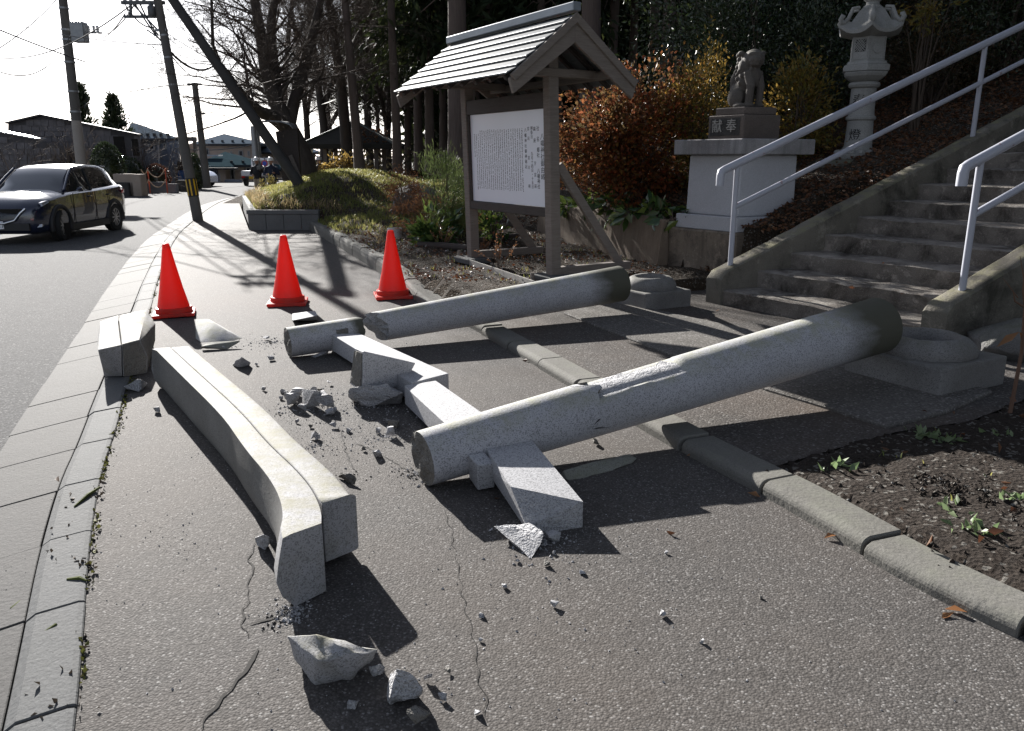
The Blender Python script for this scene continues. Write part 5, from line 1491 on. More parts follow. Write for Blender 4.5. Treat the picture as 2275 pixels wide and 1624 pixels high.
C = np.array([tuple(G(x, y, .008)) for x, y in [(185 + rng.normal(0, 12), 1255 + rng.normal(0, 9)) for _ in range(30)] + [(210 + rng.normal(0, 14), 1090 + rng.normal(0, 10)) for _ in range(26)] + [(120 + rng.normal(0, 45), 1520 + rng.normal(0, 60)) for _ in range(24)] + [(150 + rng.normal(0, 30), 1200 + rng.normal(0, 70)) for _ in range(30)]])
V, F = leaves(C, .022, .6, .1); stuff(tag(tri_mesh('bark_debris', V, F, leafmat('bark_scrap', [(.09, .065, .045), (.13, .1, .07), (.06, .045, .03)], .05, .8)), 'brown bark and soil debris on the roadside kerb'))
# cracks in the asphalt
def crack(pts, w, label):
    mb = MB(); P = resample([G(x, y, .003) for x, y in pts], .02); nn = normals(P); r = random.Random(int(pts[0][0]))
    P = [p + n * noise.noise(p * 16) * .018 for p, n in zip(P, nn)]
    L = []; Rr = []
    for i, (p, n) in enumerate(zip(P, nn)):
        ww = w * 1.5 * (.25 + .9 * abs(noise.noise(p * 9 + Vector((5, 5, 0))))) * min(1, (i + .3) / 4, (len(P) - i) / 4)
        L.append(p + n * ww / 2); Rr.append(p - n * ww / 2)
    n_ = len(P); mb.add(L + Rr, [(i, i + 1, n_ + i + 1, n_ + i) for i in range(n_ - 1)])
    o = mb.obj('pavement_crack', M_CRACK, fix=False); structure(o)
crack([(440, 1624), (505, 1540), (550, 1480), (573, 1440)], .016, 'open crack')
crack([(553, 1420), (540, 1385), (545, 1355), (560, 1270), (555, 1230), (572, 1205)], .008, 'crack')
crack([(542, 1392), (590, 1380), (640, 1352), (650, 1330)], .014, 'crack')
crack([(925, 1048), (890, 1035), (830, 1000), (795, 985)], .009, 'crack')
crack([(985, 1130), (1003, 1180), (1015, 1260), (1030, 1340), (1050, 1410), (1065, 1500), (1080, 1600)], .004, 'crack')
crack([(750, 945), (762, 975), (770, 1010), (790, 1050)], .009, 'crack')
# ================================================================== trees
M_BARK = wood('tree_bark', (.06, .05, .043), (.026, .021, .018), scale=(5, 5, 1.2), bump=.8)
M_CBARK = wood('cedar_bark', (.125, .095, .08), (.055, .04, .034), scale=(14, 14, 1.0), bump=.7)
def segs_mesh(segs, n=3):
    A = np.array([s[0] for s in segs], float); B = np.array([s[1] for s in segs], float)
    ra = np.array([s[2] for s in segs])[:, None]; rb = np.array([s[3] for s in segs])[:, None]
    d = B - A; d /= np.linalg.norm(d, axis=1)[:, None] + 1e-9
    h = np.where(np.abs(d[:, 2:3]) > .9, np.array([[1., 0, 0]]), np.array([[0, 0, 1.]]))
    r = np.cross(d, h); r /= np.linalg.norm(r, axis=1)[:, None] + 1e-9; w = np.cross(d, r)
    vs = []
    for k in range(n):
        a = 2 * math.pi * k / n; o = r * math.cos(a) + w * math.sin(a); vs += [A + o * ra, B + o * rb]
    V = np.stack(vs, 1).reshape(-1, 3); i = np.arange(len(segs))[:, None] * (2 * n); F = []
    for k in range(n):
        k2 = (k + 1) % n; F += [i + [2 * k, 2 * k2, 2 * k2 + 1], i + [2 * k, 2 * k2 + 1, 2 * k + 1]]
    return V, np.concatenate(F, 1).reshape(-1, 3)
def grow(limbs, twigs, p, d, L, r, depth, rnd, spread=.5, droop=0.0, minr=.004, kids=(3, 4)):
    """a limb in bent steps; side shoots leave it along its length"""
    n = max(3, int(L / .5)) if r > .03 else 3
    q = p.copy(); dd = d.normalized()
    for i in range(n):
        dd = (dd + Vector((rnd.gauss(0, .13), rnd.gauss(0, .13), rnd.gauss(0, .10) - droop + .04))).normalized()
        e = q + dd * (L / n); r0 = r * (1 - .6 * i / n); r1 = r * (1 - .6 * (i + 1) / n)
        (limbs if r0 > .03 else twigs).append((tuple(q), tuple(e), r0, r1))
        if depth > 0 and i >= (1 if n > 3 else 0):
            for _ in range(rnd.randint(*kids) if i else 1):
                a = Vector((rnd.gauss(0, 1), rnd.gauss(0, 1), rnd.gauss(0, .8))); a -= dd * a.dot(dd); a.normalize()
                nd = (dd * (1 - spread * .5) + a * spread * 1.3).normalized()
                grow(limbs, twigs, q.lerp(e, rnd.random()), nd, L * rnd.uniform(.34, .55), max(minr, r1 * rnd.uniform(.35, .55)), depth - 1, rnd, spread, droop, minr, kids)
        q = e
def bare_tree(name, label, base, paths, seed, depth=3, group=None, minr=.005, crown=None, kids=(2, 3)):
    """paths: list of (points, radii, twig depth) for the main limbs"""
    rnd = random.Random(seed); t = thing(name, label, 'tree', base, group)
    mb = MB(); limbs = []; twigs = []
    for pts, rads, dp in paths:
        pts = [Vector(p) for p in pts]; fine = smooth_line(pts, 2)
        rr = [rads[0] + (rads[1] - rads[0]) * i / (len(fine) - 1) for i in range(len(fine))]
        fine = [p + noise.noise_vector(p * .9) * .05 for p in fine]
        mb.tube(fine, rr, 12)
        if dp:
            for i in range(2, len(fine)):
                if fine[i].z < base.z + 2.6: continue
                d = (fine[i] - fine[i - 1]).normalized()
                for _ in range(1 if i % 2 else 2):
                    a = Vector((rnd.gauss(0, 1), rnd.gauss(0, 1), rnd.gauss(0, .6))); a -= d * a.dot(d); a.normalize()
                    grow(limbs, twigs, fine[i], (d * .5 + a).normalized(), rnd.uniform(1.5, 2.8), max(.014, min(.045, rr[i] * .22)), dp, rnd, .55, .01, minr, kids)
            grow(limbs, twigs, fine[-1], (fine[-1] - fine[-2]).normalized(), 2.5, min(.06, rr[-1]), dp, rnd, .55, 0, minr, kids)
    mb.obj('trunk', M_BARK, t, smooth=.9, cuts=0)
    if limbs: V, F = segs_mesh(limbs, 6); stuff(tri_mesh('limbs', V, F, M_BARK, t))
    V, F = segs_mesh(twigs, 3); stuff(tri_mesh('twigs', V, F, M_TWIG, t)); print('TWIGS', len(limbs), len(twigs))
    return t
Yt = 23.5
W_ = lambda x, y, dy=0.0: D(x, y, Yt + dy)
tb = W_(690, 400); tb.z = .1
bare_tree('bare_tree', 'massive leaning bare tree with forked trunk beside the leaning strut pole', tb, [
    ([tb, W_(682, 370), W_(660, 320), W_(640, 284), W_(612, 225), W_(596, 180), W_(581, 98), W_(567, 0), W_(560, -45)], (.34, .09), 3),
    ([W_(615, 235), W_(612, 190, .3), W_(598, 65, .8), W_(609, 0, 1.2), W_(615, -40, 1.4)], (.20, .07), 3),
    ([W_(650, 300), W_(610, 262, -.6), W_(573, 246, -1.3), W_(530, 205, -2), W_(490, 140, -2.5)], (.24, .05), 3),
    ([W_(640, 280), W_(672, 150, .8), W_(700, 65, 1.2), W_(712, 10, 1.4), W_(718, -30, 1.5)], (.20, .06), 3)], 5, minr=.003)
Yt = 27
tb = W_(775, 395); tb.z = .6
bare_tree('bare_tree', 'dark slim bare tree behind the roof of the open pavilion', tb, [
    ([tb, W_(768, 280), W_(757, 165), W_(741, 85), W_(728, 0), W_(724, -40)], (.22, .06), 3),
    ([W_(757, 170), W_(790, 90, .5), W_(830, 30, .8), W_(860, -50, 1)], (.10, .04), 3)], 9, minr=.004)
Yt = 33
tb = W_(720, 410); tb.z = .2
bare_tree('bare_tree', 'distant bare tree between the leaning trunk and the pavilion', tb, [
    ([tb, W_(722, 300), W_(705, 180), W_(690, 60), W_(680, -60)], (.2, .07), 3),
    ([W_(715, 240), W_(760, 130, 1), W_(800, 50, 1.5), W_(830, -60, 2)], (.13, .05), 3)], 21, minr=.0045)
Yt = 44
tb = W_(640, 410); tb.z = -.1
bare_tree('bare_tree', 'bare tree far along the street behind the leaning trunk', tb, [
    ([tb, W_(640, 330), W_(630, 200), W_(640, 90), W_(650, 0)], (.22, .08), 3), ([W_(635, 260), W_(600, 190), W_(560, 150), W_(530, 90)], (.13, .05), 3)], 33, minr=.0065)

_bt = [o for o in bpy.data.objects if o.name.startswith('bare_tree') and o.parent is None]
for k, (px, Y, rz, sc, lb) in enumerate([(765, 37, 1.0, .95, 'leafless tree among the far trees above the left half of the pavilion roof'), (825, 41, 2.2, 1.05, 'leafless tree among the far trees above the right half of the pavilion roof'), (868, 38, 3.6, .9, 'leafless tree at the edge of the cedar wood right of the pavilion'), (690, 47, 4.4, 1.0, 'faint far leafless tree just right of the great trunk'), (735, 52, 5.5, 1.1, 'faintest leafless tree left of the pavilion roof peak'), (905, 44, .4, 1.0, 'leafless tree glimpsed between cedar trunks beside the broom bush')]):
    b = D(px, 380, Y); b.z = -.1; dup(_bt[2 + k % 2], b, rz, lb, sc)
N = 5200
P = np.array([tuple(D(rng.uniform(640, 1010), 380, Yk).xy) + (rng.uniform(-.1, 1.0) * rng.uniform(.4, 2.6),) for Yk in rng.uniform(36, 46, N)])
V, F = leaves(P, .3, .35, .5); stuff(tag(tri_mesh('undergrowth', V, F, leafmat('dry_brush', [(.10, .07, .045), (.07, .06, .035), (.05, .05, .03)], .3, .7)), 'dry brown brush under the far trees behind the pavilion'))
# cedars: trunk plus a crown of drooping sprays
def cedar_crown(z0, z1, rmax, n, seed, size=.42):
    r = np.random.default_rng(seed); nb = int(n / 22); C = []; Dr = []
    for b in range(nb):
        f = r.random() ** .8; zz = z0 + (z1 - z0) * f; L = rmax * (1 - f * .8) * r.uniform(.55, 1.1); a = r.uniform(0, 6.283)
        for k in range(22):
            u = r.random() ** .6
            C.append((math.cos(a) * L * u + r.normal(0, .22), math.sin(a) * L * u + r.normal(0, .22), zz - L * .35 * u * u - abs(r.normal(0, .28))))
            Dr.append((math.cos(a) * .6, math.sin(a) * .6, -.55))
    C = np.array(C)
    return leaves(C, size, .3, -.15, np.array(Dr), spread=.5)
def cedar(label, px, Y, r, h, z0, rmax, n, seed, group=None, like=None, by=None, lean=0.0):
    b = D(px, 300, Y); b.z = by if by is not None else (th(b.x, b.y) if Y < 27 else max(-.2, th(b.x, min(b.y, 60)))) - .1
    if like is not None:
        sc = h / like['h0']; return dup(like['o'], b, random.uniform(0, 6), label, sc)
    t = thing('cedar_tree', label, 'tree', b, group)
    mb = MB(); pts = []; rr = []
    for i in range(13):
        f = i / 12; pts.append(b + Vector((lean * f * h + .05 * noise.noise(Vector((i * .5, seed, 0))), .05 * noise.noise(Vector((i * .5, seed, 7))), f * h)))
        rr.append(r * (1.25 if i == 0 else (1 - .75 * f)))
    mb.tube(pts, rr, 14); mb.obj('trunk', M_CBARK, t, smooth=.9)
    V, F = cedar_crown(z0, h + .5, rmax, n, seed)
    V = V + np.array(b); tri_mesh('crown', V, F, L_CEDAR, t)
    mb = MB(); rnd = random.Random(seed)
    for k in range(16):
        zz = rnd.uniform(z0 * .7, h * .8); a = rnd.uniform(0, 6.28); L = rnd.uniform(.5, rmax * .8)
        q = b + Vector((lean * zz, 0, zz)); mb.tube([q, q + Vector((math.cos(a) * L * .5, math.sin(a) * L * .5, .1)), q + Vector((math.cos(a) * L, math.sin(a) * L, -.25 * L))], [.035, .022, .008], 5, cap=False)
    mb.obj('branches', M_CBARK, t, fix=False)
    return t
c1 = cedar('slender straight cedar trunk left of the notice board roof', 880, 25.5, .145, 17, 9.8, 1.7, 4200, 1)
cedar('stout pale cedar trunk just left of the notice board', 1018, 20.5, .27, 17, 6.0, 2.2, 5600, 2)
cedar('reddish cedar trunk rising behind the ridge of the notice board', 1308, 19.5, .26, 17, 6.2, 2.3, 5200, 3)
cedar('pale cedar trunk between the notice board gable and the camellia', 1474, 20.5, .17, 16, 6.2, 2.0, 4800, 4)
big = cedar('drooping low cedar crown between the slender and the stout trunk', 955, 27.5, .17, 14, 3.6, 2.3, 9000, 6)
cedar('leaning brown trunk standing in front of the pavilion roof', 797, 24.5, .15, 12, 9.5, 1.0, 900, 8, lean=-.045)
proto = {'o': cedar('thin dark cedar trunk directly behind the left post of the notice board', 1090, 27, .16, 15, 4.6, 2.2, 6500, 11, group='cedars of the dark wood'), 'h0': 15}
_cl = [(1115, 29.5), (1060, 33), (1200, 26), (1240, 30), (1290, 34), (1355, 28), (1400, 33), (1445, 27), (1530, 30), (1590, 26), (930, 33), (905, 38), (985, 36), (1150, 38), (1330, 41), (1480, 38), (1650, 34), (1700, 29), (1780, 37), (1850, 30), (1950, 35), (2050, 30), (2150, 36), (2250, 31), (2380, 34), (860, 43), (1030, 45), (1220, 46), (1400, 47), (1560, 44), (840, 50), (2500, 30)]
_cs = sorted(q[0] for q in _cl)
for i, (px, Y) in enumerate(_cl):
    cedar(ORDW[_cs.index(px)] + (' cedar from the left among the dim trunks of the dark wood' if Y < 40 else ' cedar from the left in the dark wood, one of the farthest'), px, Y, 0, 15 * random.uniform(.85, 1.2), 0, 0, 0, 0, like=proto)
# shrine wood out of view, added to cut sky light on the steps
for i, (x_, y_) in enumerate([(8.6, 6.5), (10.5, 4.6), (9.6, 9.4), (12.5, 7.5), (8.0, 3.2), (11.5, 2.0), (7.4, .2), (10.0, -.8), (13.5, 11)]):
    o = dup(proto['o'], (x_, y_, th(x_, max(y_, .4)) - .1), i * 1.3, ORDW[i] + ' unseen cedar of the grove on the rise right of the steps', random.uniform(.7, .95))
# the far wood that reads as one dark mass
N = 38000
X = rng.uniform(-6.5, 46, N); Yf = 46 + rng.uniform(0, 9, N) - .15 * np.maximum(0, X - 12); Zf = rng.uniform(-.3, 13, N) * (.85 + .15 * np.sin(X * .9))
k = (X > -5.0 - .25 * Zf + .8 * np.sin(Zf * 2.1))
P = np.stack([X, Yf, Zf], 1)[k]
V, F = leaves(P, 1.3, .5, -.2)
stuff(tag(tri_mesh('woods', V, F, L_CEDAR), 'dark cedar wood closing the view behind the shrine ground'))
N = 9000
X = rng.uniform(3, 30, N); Yf = rng.uniform(16.5, 26, N); P = np.stack([X, Yf, terrain(X, np.minimum(Yf, 26)) + rng.uniform(0, 2.2, N) * (.6 + .4 * np.sin(X * 1.7))], 1)
V, F = leaves(P, .34, .5, .3); stuff(tag(tri_mesh('undergrowth', V, F, L_DARK), 'dark undergrowth on the shaded hillside'))

# ================================================================== open pavilion behind the mound
M_GREENR = plain('pavilion_roof', (.022, .022, .019), .9, var=.4, vscale=4)
gz = thing('pavilion', 'small open pavilion with a dark hipped roof and wooden posts behind the mound', 'pavilion', D(770, 380, 29))
def DZ(x, y, Y): return D(x, y, Y)
e = [DZ(668, 320, 27.2), DZ(874, 318, 27.2)]
zE = e[0].z; wG = (e[1].x - e[0].x); dG = wG * .9; y0 = 27.2
ap = Vector(((e[0].x + e[1].x) / 2, y0 + dG / 2, zE + .78))
c4 = [Vector((e[0].x, y0, zE)), Vector((e[1].x, y0, zE)), Vector((e[1].x, y0 + dG, zE)), Vector((e[0].x, y0 + dG, zE))]
mb = MB(); mb.add([p - z(.14) for p in c4] + c4 + [ap], [(0, 1, 5, 4), (1, 2, 6, 5), (2, 3, 7, 6), (3, 0, 4, 7), (4, 5, 8), (5, 6, 8), (6, 7, 8), (7, 4, 8), (3, 2, 1, 0)])
mb.obj('roof', M_GREENR, gz)
mb = MB()
for p in c4: mb.tube([p + z(.01), ap + z(.02)], .03, 6)
mb.obj('roof_ridge', plain('green_metal', (.08, .10, .095), .6), gz)
for fx, fy in ((.22, .2), (.78, .2), (.78, .8), (.22, .8)):
    p = c4[0] + Vector((wG * fx, dG * fy, 0)); mb = MB(); mb.box((p.x, p.y, (p.z - .1 + .1) / 2), (.13, .13, p.z)); mb.obj('post', M_WOOD, gz)
    mb = MB(); mb.bar(p - z(.5), p + Vector((.35 if fx < .5 else -.35, 0, -.12)), .05, .07); mb.obj('brace', M_WOODD, gz)
C = np.array([(ap.x + rng.uniform(-.2, wG * .42), y0 + rng.uniform(.05, .9), 0) for _ in range(260)]); C[:, 2] = zE + .78 * np.clip((C[:, 1] - y0) / (dG / 2), 0, 1) + .02
V, F = leaves(C, .09, .6, .1); stuff(tag(tri_mesh('leaf_litter', V, F, L_LIT), 'dead leaves lying on the pavilion roof'))
bush('shrub', 'yellow leaved shrub in front of the pavilion posts', 'bush', Vector((D(765, 370, 26).x, 26, .75)), (.75, .5, .45), leafmat('amber_leaf', [(.30, .17, .04), (.22, .12, .03), (.34, .24, .07)], .4, .5), 1500, .10, 24, lift=.8)
# fallen notice board beside the great tree
nb_ = thing('notice_board', 'dark narrow notice board with a bent white topped roof leaning by the great tree', 'notice board', Vector((D(640, 400, 20.8).x, 20.8, .6)))
q = [D(612, 292, 20.8), D(660, 285, 20.8), D(668, 400, 20.8), D(628, 402, 20.8)]
mb = MB(); mb.hexa([q[3], q[2], q[2] + Vector((0, .12, 0)), q[3] + Vector((0, .12, 0)), q[0], q[1], q[1] + Vector((0, .12, 0)), q[0] + Vector((0, .12, 0))]); mb.obj('panel', M_WOODD, nb_)
mb = MB(); a = [D(579, 270, 20.6), D(600, 268.5, 20.6), D(625, 270, 20.6), D(643, 276, 20.6), D(650, 284, 20.6)]
mb.loft([[p - z(.02), p + Vector((0, .5, .0)), p + Vector((0, .5, .025)), p + z(.015)] for p in a]); mb.obj('roof', plain('zinc_sheet', (.2, .21, .22), .5, metal=.2), nb_, smooth=.8)
mb = MB(); mb.bar(D(645, 345, 20.7), D(672, 408, 20.7), .06, .09); mb.obj('post', M_WOOD, nb_)

# ================================================================== poles and wires
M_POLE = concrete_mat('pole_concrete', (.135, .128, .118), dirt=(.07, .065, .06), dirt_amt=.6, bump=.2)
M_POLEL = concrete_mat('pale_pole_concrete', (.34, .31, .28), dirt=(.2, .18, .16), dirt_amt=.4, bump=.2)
M_STEEL = plain('galvanised', (.3, .31, .32), .45, metal=.5, var=.2)
M_STEELD = plain('dark_steel', (.1, .105, .11), .5, metal=.4)
M_BLK = plain('black_rubber', (.012, .012, .013), .6)
M_YEL = plain('warning_yellow', (.7, .42, .015), .5, var=.1)
M_WIRE = plain('wire_black', (.02, .02, .022), .6)
M_PORC = plain('porcelain', (.5, .5, .5), .25)
p2b = G(440, 490); p2t = D(330, -110, 19.86); p2d = (p2t - p2b)
p2 = thing('utility_pole', 'leaning concrete utility pole with a yellow and black striped band by the pavement edge', 'utility pole', p2b)
mb = MB(); mb.tube([p2b - p2d.normalized() * .15, p2t], [.125, .085], 20); mb.obj('shaft', M_POLE, p2, smooth=.9)
def along(f, o=0): return p2b + p2d * f
f0 = .096; f1 = .168
mb = MB(); mb.tube([along(f0), along(f1)], [.126, .124], 20); mb.obj('warning_band', M_BLK, p2, smooth=.9)
pd = p2d.normalized(); ref = pd.cross(Vector((0, 1, 0))).normalized(); w2 = pd.cross(ref)
for k in range(8):
    a = 2 * math.pi * k / 8 + .15; o = ref * math.cos(a) + w2 * math.sin(a); tn = pd.cross(o)
    A = along(f0 + .004) + o * .1275; B = along(f1 - .004) + o * .1255
    mb = MB(); mb.bar(A, B, .034, .004, up=o); mb.obj('yellow_stripe', M_YEL, p2)
for f in (.225, .31, .52, .62, .70):
    mb = MB(); mb.tube([along(f), along(f + .006)], [.12 - .03 * f] * 2, 16); mb.obj('steel_strap', M_STEEL, p2, smooth=.9)
def arm(y_px, x0, x1, dy=0, w=.075):
    A = D(x0, y_px, 19.86 + dy); B = D(x1, y_px, 19.86 + dy); mb = MB(); mb.bar(A, B, w, w); return mb.obj('crossarm', M_STEELD, p2)
arm(6, 270, 366, .12); arm(37, 276, 366, .12, .06)
for x in (278, 291, 305, 320): 
    q = D(x, 3, 19.98); mb = MB(); mb.lathe([(.02, -.02), (.045, .02), (.03, .05), (.045, .08), (.02, .12)], 10, q); mb.obj('insulator', M_PORC, p2, smooth=.9)
mb = MB(); mb.bar(D(290, 8, 19.98), D(291, 35, 19.98), .05, .05); mb.bar(D(296, 10, 19.98), D(352, 68, 19.86), .03, .03); mb.obj('arm_stay', M_STEELD, p2)
mb = MB(); mb.lathe([(.05, -.12), (.09, -.08), (.09, .1), (.05, .14), (.03, .2)], 12, D(337, 26, 19.8)); mb.obj('switch_bell', M_STEELD, p2, smooth=.8)
mb = MB(); mb.bar(D(347, 67, 19.86), D(371, 67, 19.86), .12, .05); mb.obj('clamp', M_STEEL, p2)
mb = MB(); mb.bar(D(326, 66, 19.8), D(350, 82, 19.8), .03, .03); mb.obj('arm_stay', M_STEELD, p2)
# strut pole leaning onto it
s0 = D(668, 402, 20.6); s0.z -= .15; s1 = D(372, -18, 19.7)
stp = thing('strut_pole', 'dark slanting strut pole propped from the mound up to the leaning utility pole', 'utility pole', s0)
mb = MB(); mb.tube([s0, s1], [.135, .105], 18); mb.obj('shaft', M_STEELD if False else plain('tarred_pole', (.05, .048, .046), .75, var=.3), stp, smooth=.9)
dd = (s1 - s0).normalized(); mb = MB(); mb.tube([s1 - dd * .08, s1 + dd * .12], .135, 14); mb.obj('pole_cap', plain('pale_cap', (.4, .43, .45), .5), stp, smooth=.8)
# pole at the far kerb with the transformer
Y1 = 36.0
p1b = D(189, 440, Y1); p1t = D(133, -60, Y1)
p1 = thing('utility_pole', 'tall concrete utility pole with a grey transformer box behind the black car', 'utility pole', Vector((p1b.x, Y1, -.1)))
sp_ = lambda y: D(189 + (133 - 189) * (440 - y) / 500, y, Y1)
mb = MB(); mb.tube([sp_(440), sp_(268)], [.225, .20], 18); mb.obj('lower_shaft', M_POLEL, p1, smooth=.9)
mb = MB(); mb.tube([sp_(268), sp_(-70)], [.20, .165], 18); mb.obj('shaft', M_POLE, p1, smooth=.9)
for y in (20, 68, 90, 140, 205, 250): 
    mb = MB(); mb.tube([sp_(y), sp_(y - 4)], [.222 if y > 90 else .2] * 2, 16); mb.obj('steel_strap', M_STEEL, p1, smooth=.9)
mb = MB(); q = D(177, 72, Y1 - .3); mb.box(q, (.54, .5, .8)); mb.obj('transformer', M_STEEL, p1, bevel=.05, seg=2)
mb = MB(); mb.bar(D(160, 73, Y1), D(227, 73, Y1), .06, .06); mb.bar(D(155, 85, Y1), D(180, 86, Y1), .06, .06); mb.obj('crossarm', M_STEELD, p1)
for x in (197, 209, 217): 
    mb = MB(); mb.lathe([(.03, -.12), (.07, -.05), (.05, 0), (.07, .05), (.05, .1), (.07, .15), (.03, .2)], 10, D(x, 68, Y1 - .05)); mb.obj('insulator', M_PORC, p1, smooth=.9)
# smaller poles down the street
def far_pole(label, x0, y0, x1, y1, Y, r, mat, arms=()):
    a = D(x0, y0, Y); b_ = D(x1, y1, Y); t = thing('utility_pole', label, 'utility pole', a)
    mb = MB(); mb.tube([a, b_], [r, r * .7], 12); mb.obj('shaft', mat, t, smooth=.9)
    for xa, xb, y in arms:
        mb = MB(); mb.bar(D(xa, y, Y), D(xb, y, Y), .09, .09); mb.obj('crossarm', M_STEELD, t)
    return t
far_pole('brown utility pole with crossarms in front of the pale houses', 461, 418, 432, 184, 42, .2, M_POLE, [(416, 448, 187), (437, 455, 252)])
far_pole('pale steel pole beside the helmeted cameraman', 574, 400, 562, 280, 40, .19, M_STEEL)
far_pole('thin distant pole right of the pale steel pole', 580, 395, 572, 275, 60, .15, M_POLE)
_wn = iter(['wire sagging from the left border to the transformer pole', 'wire rising from the left border to the top of the transformer pole', 'taut wire crossing down from the left border to the middle of the transformer pole', 'thin wire from the upper left border to the clamp of the leaning pole', 'wire from the left border up to the crossarm of the leaning pole', 'upper wire from the transformer to the leaning pole crossarm', 'lower wire from the transformer insulators to the leaning pole crossarm', 'short wire from the crossarm down to the leaning pole strap', 'second short wire from the crossarm to the leaning pole shaft', 'short slack wire from the crossarm end to the clamp', 'thick cable leaving the leaning pole toward the bare tree', 'thin cable dropping from the leaning pole to the far crossarm pole', 'cable running on through the bare tree branches', 'short wire leaving the transformer pole to the right at half height', 'very thin wire between leaning pole and transformer', 'thin wire coming down to the crossarm end from above', 'low wire crossing in front of the beige houses', 'thin wire passing between the trees of the wood'])
def wire(pts, r, label=None):
    label = next(_wn)
    mb = MB(); P = []
    a, b_ = Vector(pts[0]), Vector(pts[1]); sag = pts[2]
    for i in range(17):
        f = i / 16; P.append(a.lerp(b_, f) - z(sag * 4 * f * (1 - f)))
    mb.tube(P, r * 1.4, 5); o = mb.obj('overhead_wire', M_WIRE, loc=P[0], fix=False)
    return tag(o, label, 'wire', 'overhead wires')
wire((D(-60, 130, 24), D(160, 70, 36), 1.0), .014); wire((D(-20, 118, 30), D(150, -30, 36), .2), .014)
wire((D(-40, 50, 30), D(188, 137, 36), .05), .02); wire((D(-20, 40, 28), D(365, 100, 20), .15), .008)
wire((D(-40, 122, 30), D(290, 12, 20), .5), .012); wire((D(200, 78, 36), D(278, 30, 20), .3), .012); wire((D(212, 72, 36), D(300, 8, 20), .3), .012)
wire((D(300, 8, 20), D(357, 90, 19.8), .05), .014); wire((D(310, 6, 20), D(352, 78, 19.8), .08), .014); wire((D(280, 14, 20), D(345, 60, 19.8), .15), .012)
wire((D(372, 108, 19.8), D(470, 148, 26), .25), .022); wire((D(372, 112, 19.8), D(440, 170, 42), .2), .012); wire((D(470, 148, 26), D(640, 165, 30), .1), .014)
wire((D(175, 150, 36), D(250, 196, 42), .3), .012); wire((D(365, 82, 19.8), D(220, 76, 36), .1), .007); wire((D(262, -30, 20), D(290, 40, 19.9), .0), .008)
wire((D(390, 330, 44), D(590, 312, 60), .3), .02); wire((D(640, 165, 30), D(900, 170, 40), .5), .012)
# ================================================================== houses across the street
M_SHING = plain('dark_shingle', (.14, .13, .135), .8, var=.45, vscale=3)
M_SHINGW = plain('dark_wall', (.07, .066, .07), .85, var=.3)
M_GREYW = plain('slate_wall', (.14, .16, .2), .75, var=.1, vscale=2)
M_BEIGE = plain('beige_wall', (.52, .42, .36), .8, var=.1, vscale=1.5)
M_BEIGE2 = plain('pale_beige_wall', (.56, .46, .38), .8, var=.1, vscale=1.5)
M_RBLUE = plain('blue_grey_roof', (.085, .105, .13), .9, var=.15, vscale=3, spec=0.0)
M_RGREEN = plain('green_roof', (.035, .055, .065), .9, var=.2, vscale=3, spec=0.0)
M_GLASS = plain('window_glass', (.03, .035, .045), .08, var=.1, spec=.8)
M_FRAMEW = plain('window_frame', (.4, .4, .41), .5)
M_TRIMD = plain('dark_trim', (.03, .03, .033), .6)
M_SNOWG = plain('roof_stop', (.02, .025, .03), .6)
HZ = -.12
def wallbox(t, x0, x1, ytop, Y, depth, mat, zt=None, name='wall'):
    a = D(x0, ytop, Y); b = D(x1, ytop, Y)
    mb = MB(); zt = a.z if zt is None else zt; k_ = (Y + depth) / Y
    mb.hexa([Vector((a.x, Y, HZ)), Vector((b.x, Y, HZ)), Vector((b.x * k_, Y + depth, HZ)), Vector((a.x * k_, Y + depth, HZ)), Vector((a.x, Y, zt)), Vector((b.x, Y, zt)), Vector((b.x * k_, Y + depth, zt)), Vector((a.x * k_, Y + depth, zt))])
    return mb.obj(name, mat, t)
def win(t, x0, y0, x1, y1, Y, frame=M_FRAMEW, glass=M_GLASS):
    a = D(x0, y0, Y); b = D(x1, y1, Y); cx, cz = (a.x + b.x) / 2, (a.z + b.z) / 2; w, h = abs(b.x - a.x), abs(a.z - b.z); f = .07
    mb = MB()
    for sx in (-1, 1): mb.box((cx + sx * (w / 2 - f / 2), Y - .04, cz), (f, .08, h))
    for sz in (-1, 1): mb.box((cx, Y - .04, cz + sz * (h / 2 - f / 2)), (w - 2 * f, .078, f))
    if w > 1: mb.box((cx, Y - .035, cz), (f, .06, h - 2 * f))
    o = mb.obj('window', frame, t)
    mb = MB(); mb.box((cx, Y - .02, cz), (w - f, .03, h - f)); mb.obj('pane', glass, o)
